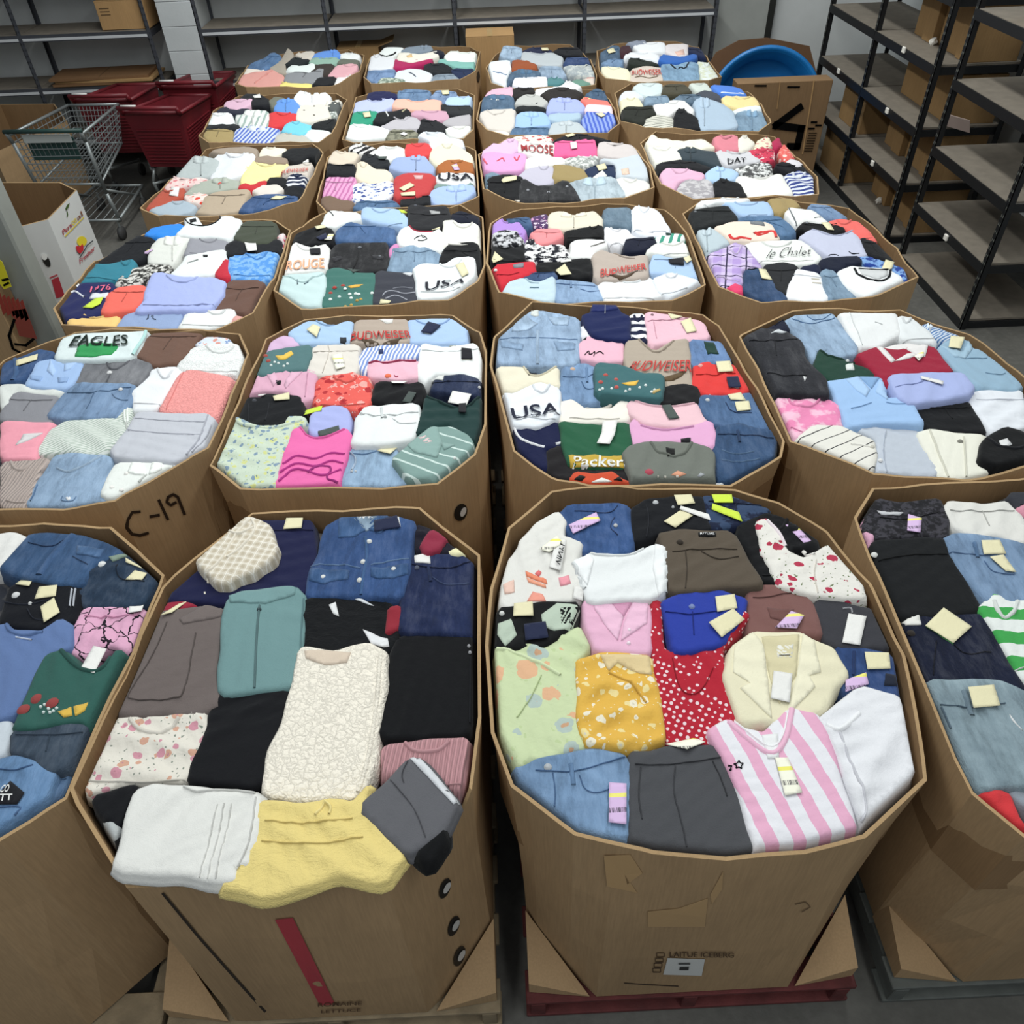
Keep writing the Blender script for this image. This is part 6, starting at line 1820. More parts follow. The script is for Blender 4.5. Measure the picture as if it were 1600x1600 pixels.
load('F4', 910, 50, 5, '''
J|120,162 160,150 240,100 290,110 290,202 220,242 120,222|d:#4e6e8c|
>T|190,150 240,130 260,165 205,180|c
G|285,152 300,110 370,100 380,152 310,192|s:#46262f|
T|340,82 400,70 500,65 500,92 410,102|s:#8e96a6|
T|400,112 420,85 640,75 650,152 540,162 440,152|s:#e9ebed|
T|650,152 650,95 825,90 820,182 740,192|s:#dfd7d7|pale t-shirt with peach print
>P print|720,160 790,140 800,180 740,185|s:#ecc4b4
J|825,112 900,120 1000,170 960,202 830,152|s:#202c4e|
T|325,202 350,160 540,160 600,180 600,222 480,212 360,192|s:#e9ebef|
T|600,222 610,175 780,195 900,160 890,202 780,237 680,242|s:#356fc0|
P|360,252 370,195 480,220 600,237 540,262 420,267|s:#293028|
J|140,242 200,215 320,205 310,262 220,262|d:#789cc4|
T|150,322 150,260 350,280 380,342 360,382 220,362|s:#ebe6c8|
T|375,387 380,290 480,270 610,270 630,382 500,392|s:#d6c8bb|beige t-shirt with red lettering
>X|BUDWEISER|382,340 622,340 612,298 388,308|s:#cc5c54
>L eagle_print|12|410,355 470,345 520,365 590,345|s:#6a5844
S|610,312 620,250 740,260 800,235 900,230 915,382 780,392 650,382|d:#82acce|light denim shirt with dark neckline
>L neckline|14|680,250 740,300 765,275 800,295 830,240|s:#26303c
B|910,212 960,230 1020,240 1080,332 1070,402 930,372 920,292|sp:#e4eae6,#d8dcc0,24|
''')
# ---- labels: look first, then the place in the bin
_count = {}
for ob, desc, pos, key, code in ITEMS:
    _count.setdefault((desc, key), []).append((ob, pos))
for (desc, key), L in _count.items():
    seen = {}
    for ob, pos in L: seen.setdefault(pos, []).append(ob)
    for pos, obs in seen.items():
        obs.sort(key=lambda o: (o.location.x))
        for i, ob in enumerate(obs):
            extra = '' if len(obs) == 1 else [' leftmost', ' rightmost'][0 if i == 0 else 1] if len(obs) == 2 else [' leftmost', ' middle', ' rightmost'][min(i, 2)]
            ob['label'] = desc+','+extra+' '+pos+' of '+phrase(key)
# ================================================================== shelving
M_STEEL = plain('grey_steel', '#4a4c52', .5, .3, .4, nz=.1)
M_BLACK = plain('black_steel', '#1c1d1f', .45, .2, .4)
M_DECK = plain('chipboard_deck', '#766e63', .8, nz=.12, nscale=14)
M_HIGHLIGHT = plain('beam_highlight_white', '#c8cacc', .5)
M_SLOT = plain('slot_light', '#5b5d57', .7)
M_SLOTD = plain('slot_dark', '#1d1e22', .7)
M_CLIP = plain('white_clip', '#e0dcd4', .5)
def shelving(name, label, along, p0, p1, q0, q1, posts, levels, top, m_post, m_beam, strip, slots):
    """along='x': posts at x, front q0, back q1 in y (front towards -y); along='y': posts at y, front at x=q0"""
    cx = (p0+p1)/2; cy = (q0+q1)/2
    r = empty(name, ((cx, cy, 0) if along == 'x' else (cy, cx, 0)), label, 'shelving')
    def bx(n, a0, a1, b0, b1, z0, z1, m):
        mb = MB()
        if along == 'x': mb.box(a0-cx, a1-cx, b0-cy, b1-cy, z0, z1)
        else: mb.box(b0-cy, b1-cy, a0-cx, a1-cx, z0, z1)
        return mb.build(n, m, r)
    for p in posts:
        for b, sg in ((q0, 1), (q1, -1)):
            # angle-iron post: two flanges
            mb = MB(); w = .038; t = .004
            for (a0, a1, b0, b1) in ((p-w/2, p+w/2, b, b+sg*t), (p-w/2, p-w/2+t, b, b+sg*w)):
                lo, hi = min(b0, b1), max(b0, b1)
                if along == 'x': mb.box(a0-cx, a1-cx, lo-cy, hi-cy, 0, top)
                else: mb.box(lo-cy, hi-cy, a0-cx, a1-cx, 0, top)
            po = mb.build('upright', m_post, r)
            if sg == 1:
                sm = MB(); z = .05
                while z < top-.05:
                    for da in (-.009, .009):
                        if along == 'x': sm.box(p+da-.003-cx, p+da+.003-cx, b-.0015-cy, b+.001-cy, z, z+.016)
                        else: sm.box(b-.0015-cy, b+.001-cy, p+da-.003-cx, p+da+.003-cx, z, z+.016)
                    z += .05
                so = sm.build('slot_row', slots, po); so['kind'] = 'stuff'
    for lv in levels:
        for a, b in zip(posts, posts[1:]):
            bx('shelf_deck', a+.012, b-.012, q0+.006, q1-.006, lv-.014, lv, M_DECK)
            bm_ = bx('shelf_beam', a+.004, b-.004, q0-.002, q0+.012, lv-.062, lv-.004, m_beam)
            bx('shelf_beam', a+.004, b-.004, q1-.012, q1+.002, lv-.062, lv-.004, m_beam)
            if strip: bx('edge_highlight', a+.02, b-.02, q0-.006, q0-.002, lv-.052, lv-.030, M_HIGHLIGHT)  # white strip paints the highlight along the front beam edge
        for a in posts: bx('end_beam', a-.006, a+.006, q0+.004, q1-.004, lv-.062, lv-.014, m_beam)
    return r
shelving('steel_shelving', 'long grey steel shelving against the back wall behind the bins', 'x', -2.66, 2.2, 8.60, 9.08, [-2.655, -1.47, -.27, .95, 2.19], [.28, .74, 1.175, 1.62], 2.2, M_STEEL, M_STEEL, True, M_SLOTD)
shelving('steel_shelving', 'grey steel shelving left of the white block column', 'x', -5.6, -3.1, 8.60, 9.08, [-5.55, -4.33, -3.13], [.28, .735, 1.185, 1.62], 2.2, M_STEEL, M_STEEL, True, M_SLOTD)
XF = 3.08
shelving('steel_rack', 'nearest black steel rack with bare shelves at right', 'y', 4.63, 5.66, XF, XF+.62, [4.63, 5.66], [.06, .45, .84, 1.26, 1.66], 2.3, M_BLACK, M_BLACK, False, M_SLOT)
shelving('steel_rack', 'black steel rack holding rows of cartons at right', 'y', 5.97, 8.10, XF, XF+.62, [5.97, 7.05, 8.10], [.06, .465, .86, 1.265, 1.67], 2.3, M_BLACK, M_BLACK, False, M_SLOT)
# white clips on the rack beams
for i, (u, v, d) in enumerate(((1413, 78, 'on the upper beam of the carton rack'), (1311, 111, 'on the far beam of the carton rack'), (1387, 173, 'on the middle beam of the carton rack'), (1364, 255, 'on the lower beam of the carton rack'), (1479, 371, 'on the bare near rack'))):
    p = at_x(u, v, XF-.006)
    o = MB().box(-.012, .004, -.022, .022, -.02, .02).build('label_clip', M_CLIP, None, p, False, .004)
    tag(o, 'small white plastic clip '+d, 'clip', 'white shelf clips')

# ---- cartons on the racks
M_CART = cardboard('carton_brown', '#93754f')
M_CART2 = cardboard('carton_brown_dark', '#7b5c40')
def carton(x0, x1, y0, y1, z0, z1, label, mat=None, name='carton', flaps=True, group=None):
    r = empty(name, ((x0+x1)/2, (y0+y1)/2, z0), label, 'carton', group)
    cx, cy = (x0+x1)/2, (y0+y1)/2; mat = mat or M_CART
    MB().box(x0-cx, x1-cx, y0-cy, y1-cy, 0, z1-z0-.006).build('carton_body', mat, r, None, False, .003)
    for s in (-1, 1):   # two top flaps meeting in the middle
        a, b = (x0-cx, -.003) if s < 0 else (.003, x1-cx)
        MB().box(a, b, y0-cy, y1-cy, z1-z0-.006, z1-z0).build('top_flap', mat, r)
    MB().box(-.024, .024, y0-cy-.001, y1-cy+.001, z1-z0-.001, z1-z0+.0008).build('tape', plain('packing_tape', '#b3935f', .3), r)
    return r
for (z, y0, n, w, h, d) in ((1.265, 5.99, 5, .185, .40, 'top'), (.465, 5.99, 5, .185, .32, 'third'), (.06, 5.99, 5, .185, .33, 'bottom')):
    for k in range(n):
        where = ['first', 'second', 'third', 'fourth', 'fifth'][k]
        carton(3.30+.022*((k*7) % 3), 3.66, y0+k*w+.010, y0+(k+1)*w-.012, z, z+h-.01*((k*5) % 3), where+' upright brown carton from the near end, '+d+' shelf of carton rack', None, 'carton', True, 'cartons on the right rack')
carton(3.32, 3.66, 6.02, 6.42, .86, 1.18, 'tall brown carton on the second rack shelf, near half', None, 'carton', True, 'cartons on the right rack')
carton(3.32, 3.66, 6.44, 6.86, .86, 1.17, 'tall brown carton on the second rack shelf, far half', None, 'carton', True, 'cartons on the right rack')
carton(3.18, 3.62, 7.12, 7.62, .465, .80, 'wide brown carton in the far rack bay, upper', M_CART, 'carton', True, 'cartons on the right rack')
carton(3.13, 3.62, 7.10, 7.70, .06, .40, 'wide brown carton in the far rack bay, lowest', M_CART, 'carton', True, 'cartons on the right rack')
g = MB().box(-.003, .003, -.035, .035, -.05, .05).build('sticker', plain('green_sticker', '#4fc232', .5), None, at_x(1377, 238, 3.296))
tag(g, 'bright green sticker on an upright carton of the right rack', 'sticker')
c_ = carton(3.22, 3.66, 4.85, 5.35, 1.66, 1.95, 'brown carton with white label on top of near rack', M_CART)
MB().box(-.003, 0, -.07, .03, .06, .17).build('shipping_label', M_CLIP, c_, (-.221, 0, 0))
# crumpled paper on the rack shelf
for (x, y, z, d) in ((3.30, 6.52, 1.265, 'top'), (3.28, 6.62, .06, 'bottom')):
    bm = bmesh.new(); bmesh.ops.create_icosphere(bm, subdivisions=2, radius=.028)
    rg = random.Random(d)
    for v in bm.verts: v.co *= rg.uniform(.75, 1.2)
    me = bpy.data.meshes.new('paper_scrap'); bm.to_mesh(me); bm.free()
    tag(link('paper_scrap', me, M_CLIP, None, (x, y, z+.022)), 'small crumpled white paper on the '+d+' rack shelf', 'paper')
o = MB().box(-.05, .05, -.11, .11, 0, .003).build('paper_scrap', plain('pinkish_paper', '#c8b4ac', .7), None, (3.28, 5.83, .93)); o.rotation_euler = (0, math.radians(62), .5)
tag(o, 'stiff pale card standing askew between the two racks', 'paper')

# ---- cartons on the back and left shelving
p = at_y(528, 78, 8.78)
r = carton(p.x, p.x+.40, 8.72, 9.0, .744, .95, 'brown carton with open flap on the lower back shelf', M_CART)
MB().add([(.20, -.14, .206), (.20, .14, .206), (.34, .14, .25), (.34, -.14, .25), (.20, -.14, .200), (.20, .14, .200), (.345, .14, .244), (.345, -.14, .244)], [(0, 3, 2, 1), (4, 5, 6, 7), (0, 1, 5, 4), (2, 3, 7, 6), (1, 2, 6, 5), (3, 0, 4, 7)]).build('open_flap', M_CART, r)
for k in range(2): MB().box(-.16, -.07, -.1425, -.140, .13-.03*k, .137-.03*k).build('print_line', plain('carton_ink', '#4c3a26', .8), r)
p = at_y(731, 100, 8.55)
carton(p.x, p.x+.44, 8.22, 8.56, 0.0, 1.10, 'tall plain brown carton standing before the back shelving', cardboard('carton_tan', '#b08c60'))
p = at_y(160, 42, 8.66)
r = carton(p.x, p.x+.44, 8.64, 9.02, 1.189, 1.42, 'square open-topped carton on the left shelving', cardboard('carton_tan', '#b08c60'))
for k in range(3): MB().box(-.19, -.10, -.1925, -.190, .17-.025*k, .176-.025*k).build('print_line', plain('carton_ink', '#4c3a26', .8), r)
# flattened cartons in a low stack on the left shelf
for k, (dx, dz, rz) in enumerate(((0, .006, .02), (.03, .030, -.03), (-.02, .054, .05))):
    o = MB().box(-.47, .47, -.21, .20, -.011, .011).build('flattened_carton', [M_CART2, cardboard('carton_tan', '#b08c60'), M_CART2][k], None, (-3.72+dx, 8.80, .743+dz+.004))
    o.rotation_euler = (0, .0, rz)
    MB().box(-.002, .002, -.20, .20, .011, .0125).build('crease', plain('carton_ink', '#4c3a26', .8), o)
    tag(o, ['lowest', 'middle pale', 'topmost dark'][k]+' flattened carton in the stack on left shelving', 'carton', 'flattened cartons on the left shelf')

# ================================================================== right corner: leaning board, blue tub, marked carton
o = empty('cardboard_sheet', (2.55, 7.98, 0), 'dark brown cardboard sheet leaning behind the blue tub', 'cardboard')
MB().prism([(-.58, 0), (.58, 0), (.56, .62), (.40, .95), (.0, 1.03), (-.25, 1.02), (-.45, .93), (-.58, .70)], 0, .012).build('sheet', cardboard('carton_dark', '#6b4f39'), o).rotation_euler = (math.radians(84), 0, 0)
MB().box(-.55, .55, .55, .556, .012, .0135).build('crease', plain('carton_ink', '#4c3a26', .8), o).rotation_euler = (math.radians(84), 0, 0)
N = NT('blue_plastic', .38, spec=.5); N.col(N.ramp(N.noise(5, 3), [(.3, lin('#1467a8')), (.7, lin('#1b76ba'))])); M_BLUE = N.m
tub = empty('round_tub', (2.46, 7.58, .50), 'large round bright blue plastic tub standing on its edge', 'tub')
tub.rotation_euler = (math.radians(76), 0, math.radians(-8))
def lathe(prof, n=56):
    m = MB()
    for (r_, z_) in prof: m.v += [(r_*math.cos(2*math.pi*i/n), r_*math.sin(2*math.pi*i/n), z_) for i in range(n)]
    for k in range(len(prof)-1):
        for i in range(n): j = (i+1) % n; m.f.append((k*n+i, k*n+j, (k+1)*n+j, (k+1)*n+i))
    return m
lathe([(.001, -.20), (.36, -.20), (.39, -.18), (.44, 0.0), (.465, .012), (.475, 0), (.475, -.02), (.46, -.02), (.40, -.20), (.37, -.215), (.001, -.215)]).build('basin', M_BLUE, tub, None, True)
lathe([(.448, .004), (.463, .022), (.482, .020), (.490, .004), (.486, -.022), (.474, -.022), (.472, 0), (.448, .002)]).build('rim', M_BLUE, tub, None, True)
tub.location.z = .555; tub.scale = (1.04, 1.04, 1.04)
cb = at_y(1157, 122, 7.0)
bxw = empty('marked_carton', (2.43, 7.10, 0), 'flat brown carton with thick black angular marks by the racks', 'carton')
MB().box(-.39, .39, -.08, .08, 0, .93).build('carton_body', M_CART2 if False else cardboard('carton_mid', '#84694c'), bxw, None, False, .004)
M_INK = plain('black_marker', '#0b0a0a', .9, spec=.05)
def plane_stroke(root, Y, pts, w, name='marker_stroke', mat=None):
    P = [at_y(u, v, Y) for u, v in pts]; o = root.location
    m = MB()
    for a, b in zip(P, P[1:]):
        d = (b-a).normalized(); n = Vector((-d.z, 0, d.x))*w/2; e = d*w*.4
        q = [a-e+n, a-e-n, b+e-n, b+e+n]
        m.add([(x.x-o.x, Y-o.y, x.z-o.z) for x in q]+[(x.x-o.x, Y+.002-o.y, x.z-o.z) for x in q], [(0, 1, 2, 3), (0, 4, 5, 1), (1, 5, 6, 2), (2, 6, 7, 3), (3, 7, 4, 0)])
    return m.build(name, mat or M_INK, root)
plane_stroke(bxw, 7.012, [(1250, 168), (1212, 196)], .058)
plane_stroke(bxw, 7.012, [(1212, 196), (1253, 201)], .058)
plane_stroke(bxw, 7.012, [(1252, 201), (1246, 229)], .058)
plane_stroke(bxw, 7.012, [(1246, 229), (1233, 229)], .058)
plane_stroke(bxw, 7.012, [(1180, 134), (1197, 134)], .012, 'slit')
plane_stroke(bxw, 7.012, [(1231, 136), (1249, 136)], .012, 'slit')
plane_stroke(bxw, 7.012, [(1272, 126), (1254, 240)], .010, 'fold_line', cardboard('carton_tan', '#b08c60'))
plane_stroke(bxw, 7.012, [(1219, 128), (1214, 170)], .006, 'fold_line', cardboard('carton_tan', '#b08c60'))
for (u, v) in ((1272, 191), (1268, 201), (1279, 196)): plane_stroke(bxw, 7.012, [(u-4, v), (u+4, v)], .014, 'printed_mark')
for k in range(8): plane_stroke(bxw, 7.012, [(1264-k, 208+k*4), (1276-k, 208+k*4)], .006, 'printed_line')

# ================================================================== left: white printed bin, open carton, boxes
def simple_bin(key, name, poly, z0, z1, mo, mi, label):
    P, c = sorted_poly(poly); n = len(P)
    root = empty(name, (c[0], c[1], 0), label, 'cardboard bin')
    R = lambda s_, z: [((x-c[0])*s_, (y-c[1])*s_, z) for x, y in P]
    m = MB(); m.v = R(1, z0)+R(1, z1); m.f = [(i, (i+1) % n, n+(i+1) % n, n+i) for i in range(n)]
    w = m.build('side_wall', mo, root)
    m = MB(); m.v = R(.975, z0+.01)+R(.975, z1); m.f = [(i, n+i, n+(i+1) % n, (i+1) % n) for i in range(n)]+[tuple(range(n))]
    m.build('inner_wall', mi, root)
    m = MB(); m.v = R(1, z1)+R(.975, z1); m.f = [(i, (i+1) % n, n+(i+1) % n, n+i) for i in range(n)]
    m.build('rim_edge', M_CARD2, root)
    bvh = BVHTree.FromPolygons([v.co+Vector((c[0], c[1], 0)) for v in w.data.vertices], [tuple(p.vertices) for p in w.data.polygons])
    BINS[key] = dict(root=root, poly=P, c=c, bvh=bvh)
M_WBOX = plain('white_printed_card', '#c9cac8', .6, nz=.04, nscale=4)
zr = .98
simple_bin('W', 'bulk_bin', [un(95, 285, zr), un(120, 297, zr), un(75, 343, zr), un(17, 358, zr), un(-55, 340, zr), un(-70, 300, zr), un(-30, 285, zr)], 0.0, zr, M_WBOX, M_CARDIN, 'white printed bulk bin with fruit logo, empty, left of the bins')
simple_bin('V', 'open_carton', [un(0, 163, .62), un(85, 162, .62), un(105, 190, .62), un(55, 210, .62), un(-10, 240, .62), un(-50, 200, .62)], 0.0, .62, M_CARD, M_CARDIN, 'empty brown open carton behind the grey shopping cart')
def M(h, rough=.6): return plain('ink_'+h.strip('#'), h, rough)
def ell(u, v, rx, ry, a=0, n=12):
    out = []
    for i in range(n):
        t = 2*math.pi*i/n; x, y = rx*math.cos(t), ry*math.sin(t)
        out.append('%.2f,%.2f' % (u+x*math.cos(a)-y*math.sin(a), v+x*math.sin(a)+y*math.cos(a)))
    return ' '.join(out)
def wall_text(key, txt, quad, mat, off=.004):
    B = BINS[key]; v, f = font_mesh(txt); q = np.array(pxl(quad)); o = Vector((B['c'][0], B['c'][1], 0))
    U, V_ = v[:, :1], v[:, 1:]
    A = q[0]*(1-U)*(1-V_)+q[1]*U*(1-V_)+q[2]*U*V_+q[3]*(1-U)*V_
    W = [on_wall(B['bvh'], a[0], a[1], off) for a in A]
    if any(w is None for w in W): print('text missed', key, txt); return
    me = bpy.data.meshes.new('lettering'); me.from_pydata([tuple(w-o) for w in W], [], f); me.update()
    return link('lettering', me, mat, B['root'])
decal('W', 'hand_hole', ell(72, 407, 5, 11, -.5), M('#1c1a18'), .004, None, 1)
decal('W', 'hand_hole_edge', ell(69, 401, 4.5, 5, -.5), M('#e4e4e0'), .006, None, 1)
decal('W', 'red_panel', '80,437 91,432 101,462 88,466', M('#a8303c'))
decal('W', 'red_line', '77,433 89,428 90,430 78,435', M('#b04850'))
wall_text('W', 'Pers', '98,368 112,354 109,347 96,360', M('#a02c34'))
wall_text('W', 'on', '113,353 120,346 117,340 110,347', M('#d8c040'))
wall_text('W', 'al', '121,345 129,337 126,329 118,339', M('#7c4c34'))
decal('W', 'name_underline', '100,369 130,339 130.5,340.5 101,370.5', M('#d8c040'))
decal('W', 'leaf', '101,326 104,320 108,317 106,324 103,329', M('#405828'), .004, None, 2)
stroke('W', 'stem', '104,330 105,335 104,339', 1.5, M('#405828'))
decal('W', 'sun_logo', ell(127, 377, 8, 8), M('#dcc832'), .004, None, 1)
decal('W', 'heart_logo', '117,385 121,384 123,386 127,381 129,384 129,391 124,397 119,393', M('#c02c34'), .006, None, 2)
stroke('W', 'swoosh', '123,403 129,394 135,383 144,376', 1.6, M('#30383c'), .006)
wall_text('W', 'Fresher', '124,413 148,390 146,383 123,405', M('#b0404a'))
# brown lettered carton in the left corner behind the post
lx = at_y(35, 500, 4.02)
lb = empty('printed_carton', (-3.12, 4.22, 0), 'brown carton with red lettering and yellow label behind the post', 'carton')
MB().box(-.42, .42, -.19, .19, 0, .86).build('carton_body', M_CARD, lb, None, False, .004)
YF = 4.027
def plane_poly(root, Y, pts, mat, name, th=.002):
    P = [at_y(u, v, Y) for u, v in pts]; o = root.location; n = len(P)
    m = MB(); m.add([(p.x-o.x, Y-o.y, p.z-o.z) for p in P]+[(p.x-o.x, Y+th-o.y, p.z-o.z) for p in P], [tuple(range(n))]+[(i, n+i, n+(i+1) % n, (i+1) % n) for i in range(n)])
    return m.build(name, mat, root)
plane_poly(lb, YF, [(-8, 400), (4, 410), (18, 448), (6, 452), (-10, 430)], M('#d8cc28'), 'yellow_label')
plane_stroke(lb, YF-.003, [(4, 438), (12, 436)], .012, 'label_mark')
plane_stroke(lb, YF-.003, [(6, 446), (13, 442)], .010, 'label_mark')
for k in range(6): plane_poly(lb, YF, [(-4+k*7, 462+k*2), (0+k*7, 458+k*2), (10+k*7, 488+k*2), (5+k*7, 492+k*2)], M('#94382c'), 'red_letter_bar')
plane_poly(lb, YF, [(18, 486), (40, 482), (58, 530), (30, 525)], M('#8c4034'), 'red_print')
plane_stroke(lb, YF-.002, [(22, 500), (14, 525), (20, 545), (40, 556)], .014, 'black_outline')
plane_stroke(lb, YF-.002, [(52, 530), (40, 540), (24, 538)], .014, 'black_outline')

# ================================================================== shopping carts
M_CHROME = plain('cart_grey_metal', '#8f9494', .4, .5)
M_DKGRN = plain('cart_green_plastic', '#24403c', .5)
M_RUBBER = plain('caster_rubber', '#3a3a3a', .7)
def wheel(root, x, y, r=.055):
    w = lathe([(.001, -.014), (r, -.014), (r, .014), (.001, .014)], 16).build('caster_wheel', M_RUBBER, root, (x, y, r), True)
    w.rotation_euler = (0, math.pi/2, 0)
    MB().bar((x, y, r), (x, y, .16), .010).build('caster_fork', M_CHROME, root)
def wire_cart(loc, rz):
    r = empty('shopping_cart', loc, 'grey wire shopping cart with dark green handle', 'shopping cart', None, rz)
    W, L = .29, .84           # half width, length (nose towards +y)
    zt, zb = .88, .48
    nW = .22
    a = [(-W, 0, zt), (W, 0, zt), (nW, L, zt-.02), (-nW, L, zt-.02)]
    b = [(-W+.03, .05, zb), (W-.03, .05, zb), (nW-.03, L-.10, zb+.10), (-nW+.03, L-.10, zb+.10)]
    MB().path([a[0], a[3], a[2], a[1]], .012).path([b[0], b[1], b[2], b[3], b[0]], .010).build('basket_frame', M_CHROME, r, None, True)
    def lerp(p, q, t): return tuple(p[i]+(q[i]-p[i])*t for i in range(3))
    for (i, j) in ((0, 3), (1, 2), (3, 2), (0, 1)):
        m = MB()
        for k in range(1, 7): t = k/7; m.bar(lerp(a[i], b[i], t), lerp(a[j], b[j], t), .0038, 5)
        for k in range(0, 15): t = k/14; m.bar(lerp(a[i], a[j], t), lerp(b[i], b[j], t), .0026, 4)
        m.build('wire_side', M_CHROME, r)
    m = MB()
    for k in range(1, 12): t = k/12; m.bar(lerp(b[0], b[1], t), lerp(b[3], b[2], t), .003, 4)
    for k in range(1, 8): t = k/8; m.bar(lerp(b[0], b[3], t), lerp(b[1], b[2], t), .003, 4)
    m.build('basket_floor', M_CHROME, r)
    MB().bar((-W-.02, -.03, zt+.03), (W+.02, -.03, zt+.03), .016, 10).build('handle', M_DKGRN, r, None, True)
    for s in (-1, 1):
        MB().path([(s*(W+.005), -.03, zt+.03), (s*W, .0, zt-.06), (s*(W-.02), .06, .40), (s*(W-.01), .10, .15)], .015, 8).build('side_post', M_CHROME, r, None, True)
        MB().path([(s*(W-.03), .08, .42), (s*(nW), L-.18, .16)], .011, 8).build('lower_brace', M_CHROME, r, None, True)
    m = MB().path([(-W+.01, .08, .17), (W-.01, .08, .17), (nW, L-.05, .20), (-nW, L-.05, .20), (-W+.01, .08, .17)], .012, 8)
    for k in range(1, 8): t = k/8; m.bar(lerp((-W+.01, .08, .17), (W-.01, .08, .17), t), lerp((-nW, L-.05, .20), (nW, L-.05, .20), t), .004, 5)
    m.build('lower_rack', M_CHROME, r, None, True)
    MB().box(-.19, .19, .02, .032, zt-.20, zt-.03).build('child_seat_panel', M_DKGRN, r, None, False, .004)
    MB().box(-.19, .19, -.012, -.004, zt-.06, zt+.00).build('handle_placard', plain('placard', '#b8bcb8', .5), r)
    for s in (-1, 1): wheel(r, s*(W-.03), .09); wheel(r, s*(nW-.02), L-.10)
    return r
wire_cart((-3.42, 6.62, 0), math.radians(-4))
N = NT('red_cart_plastic', .45, spec=.4); N.col(N.ramp(N.noise(4, 3), [(.3, lin('#5f1a22')), (.7, lin('#752028'))])); M_RED = N.m
def red_cart(loc, rz, label):
    r = empty('shopping_cart', loc, label, 'shopping cart', 'red plastic shopping carts', rz)
    W, L, zt, zb = .25, .74, .84, .38
    a = [(-W, 0, zt), (W, 0, zt), (W-.05, L, zt-.06), (-W+.05, L, zt-.06)]
    b = [(-W+.05, .07, zb), (W-.05, .07, zb), (W-.09, L-.12, zb+.06), (-W+.09, L-.12, zb+.06)]
    c_ = (0, L/2, .7)
    for (i, j) in ((0, 1), (1, 2), (2, 3), (3, 0)):
        p = [Vector(a[i]), Vector(a[j]), Vector(b[j]), Vector(b[i])]
        n = (p[1]-p[0]).cross(p[3]-p[0]).normalized()*.012
        if n.dot(Vector(c_)-p[0]) < 0: n = -n
        m = MB(); m.add(p+[q+n for q in p], [(0, 1, 2, 3), (4, 7, 6, 5), (0, 4, 5, 1), (1, 5, 6, 2), (2, 6, 7, 3), (3, 7, 4, 0)])
        pan = m.build('basket_panel', M_RED, r)
        rb = MB()
        for k in range(1, 12):
            t = .25+.72*k/12
            q0 = p[0].lerp(p[3], t)-n*.35; q1 = p[1].lerp(p[2], t)-n*.35
            rb.bar(q0.lerp(q1, .08), q0.lerp(q1, .92), .006, 4)
        rb.build('panel_ribs', M_RED, pan)
    m = MB(); m.add([Vector(x) for x in b], [(0, 1, 2, 3)]); m.build('basket_floor', M_RED, r)
    MB().path(a+[a[0]], .016, 8).build('basket_rim', M_RED, r, None, True)
    MB().bar((-W-.01, -.05, zt+.05), (W+.01, -.05, zt+.05), .017, 10).build('handle', M_RED, r, None, True)
    for s in (-1, 1):
        MB().bar((s*W, -.05, zt+.05), (s*W, 0, zt-.01), .018, 8).build('handle_arm', M_RED, r, None, True)
        MB().path([(s*(W-.06), .12, zb), (s*(W-.04), .05, .26), (s*(W-.03), .10, .12)], .013, 8).build('leg', M_CHROME, r, None, True)
        MB().path([(s*(W-.04), .05, .24), (s*(W-.10), L-.15, .14)], .012, 8).build('base_rail', M_CHROME, r, None, True)
        wheel(r, s*(W-.03), .10); wheel(r, s*(W-.10), L-.15)
    MB().bar((-W+.03, -.052, zt+.067), (-W+.16, -.052, zt+.067), .010, 6).build('handle_wear', plain('worn_white', '#d8d4d0', .5), r, None, True)
    return r
red_cart((-2.80, 7.22, 0), math.radians(-8), 'red plastic shopping cart nearest the clothes bins')
red_cart((-3.36, 7.66, 0), math.radians(-4), 'red plastic shopping cart behind the grey wire cart')
red_cart((-2.70, 7.98, 0), math.radians(-4), 'red plastic shopping cart nested behind the nearest red one')
# crumpled film bag left of the wire cart
bm = bmesh.new(); bmesh.ops.create_icosphere(bm, subdivisions=3, radius=.16)
rg = random.Random(3)
for v in bm.verts: v.co = Vector((v.co.x*.7, v.co.y*.8, v.co.z*1.1))*rg.uniform(.82, 1.15)
me = bpy.data.meshes.new('plastic_bag'); bm.to_mesh(me); bm.free()
pb = un(30, 262, .62)
tag(link('plastic_bag', me, plain('clear_film', '#a8a6a4', .35), None, (pb[0]-.02, pb[1], .17)), 'crumpled translucent plastic bag beside the grey wire cart', 'bag')

# ================================================================== marks on the front bins
M_TAPE = plain('red_tape', '#b03a44', .5)
M_CLEAR = plain('torn_tape', '#b8966a', .35)
decal('A2', 'red_tape', '430,1435 458,1432 524,1568 500,1569', M_TAPE, .003, None, 4)
stroke('A2', 'panel_seam', '254,1394 310,1462 370,1530 415,1580', 4, M('#2c2118'), .002)
for (u, v) in ((694, 1387), (708, 1446), (717, 1493)):
    decal('A2', 'hand_hole', ell(u, v, 8, 17, .35), M('#15120f'), .003, None, 1)
    decal('A2', 'cloth_in_hole', ell(u+2, v-2, 4, 10, .5), M('#c8c6c2'), .006, None, 1)
wall_text('A2', 'ROMAINE', '497,1571 566,1568 566,1562 497,1565', M('#5c422a'))
wall_text('A2', 'LETTUCE', '502,1581 564,1578 564,1573 502,1576', M('#5c422a'))
decal('A3', 'white_sticker', '1043,1495 1101,1497 1096,1523 1036,1521', M('#d4d4d0'), .003, None, 2)
decal('A3', 'sticker_print', '1062,1508 1076,1508 1075,1513 1061,1513', M('#303030'), .005, None, 1)
decal('A3', 'sticker_print', '1060,1502 1078,1502 1078,1504 1060,1504', M('#505050'), .005, None, 1)
wall_text('A3', 'LAITUE ICEBERG', '1046,1493 1146,1494 1146,1486 1046,1485', M('#4a3420'))
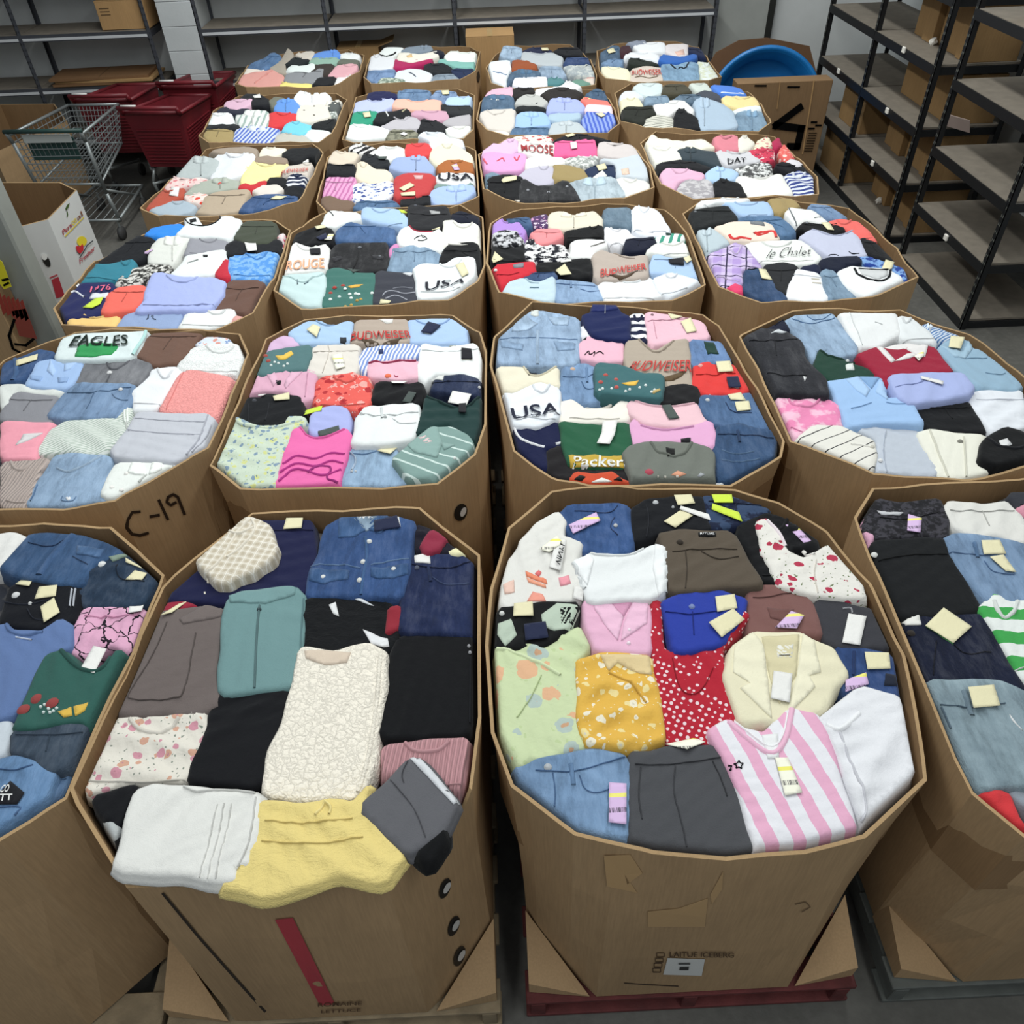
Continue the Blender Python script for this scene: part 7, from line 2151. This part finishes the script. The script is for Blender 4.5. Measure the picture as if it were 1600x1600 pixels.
for k in range(4):
    y = 1488+k*8; x = 1026-k*2
    stroke('A3', 'tick_box', '%d,%d %d,%d %d,%d %d,%d %d,%d' % (x, y, x+12, y, x+12, y+6, x, y+6, x, y), 1.2, M('#4a3420'), .002)
decal('A3', 'torn_tape', '944,1336 985,1334 1004,1363 980,1381 996,1394 949,1384', M_CLEAR, .002, None, 3)
decal('A3', 'torn_tape', '1012,1423 1060,1418 1106,1402 1101,1447 1012,1447', M_CLEAR, .002, None, 3)
decal('A3', 'torn_tape', '1110,1396 1130,1360 1128,1388 1112,1412', M_CLEAR, .002, None, 2)
stroke('A3', 'cut_line', '975,1535 1020,1538 1060,1540', 1.6, M('#3a2a1c'), .002)
stroke('A3', 'pen_scribble', '1242,1412 1258,1408 1266,1416 1252,1424', 1.2, M('#5c4630'), .002)
stroke('B1', 'marker_letter', '219,799 206,800 199,812 198,824 206,834 218,836 232,832', 4.5, M('#2a1c12'))
stroke('B1', 'marker_dash', '233,807 249,804', 4.5, M('#2a1c12'))
stroke('B1', 'marker_digit', '247,780 255,797 262,812', 4.5, M('#2a1c12'))
stroke('B1', 'marker_digit', '275,784 266,789 260,784 262,776 270,772 277,776 281,786 288,804', 4.5, M('#2a1c12'))
decal('B2', 'hand_hole', ell(719, 800, 10, 14, .3), M('#15120f'), .003, None, 1)
decal('B2', 'cloth_in_hole', ell(722, 799, 4, 8, .4), M('#d0cecb'), .006, None, 1)
decal('F2', 'hand_hole', ell(747, 120, 2.5, 9, 0, 8), M('#1c1713'), .003, None, 1)
# corrugated tray flaps at the foot of the front bins
for k in ('A2', 'A3', 'A4'):
    B = BINS[k]; cx, cy = B['c']
    for s in (-1, 1):
        m = MB()
        x0, x1 = s*.475, s*.30
        y0 = -.60
        m.add([(x0, y0+.02, .146), (x1, y0, .146), (x0, y0+.19, .146), (x0, y0+.02, .215), (x1, y0, .150), (x0, y0+.19, .30)], [(0, 1, 2), (3, 5, 4), (0, 3, 4, 1), (0, 2, 5, 3), (1, 4, 5, 2)])
        m.build('corner_flap', M_CARD, B['root'])
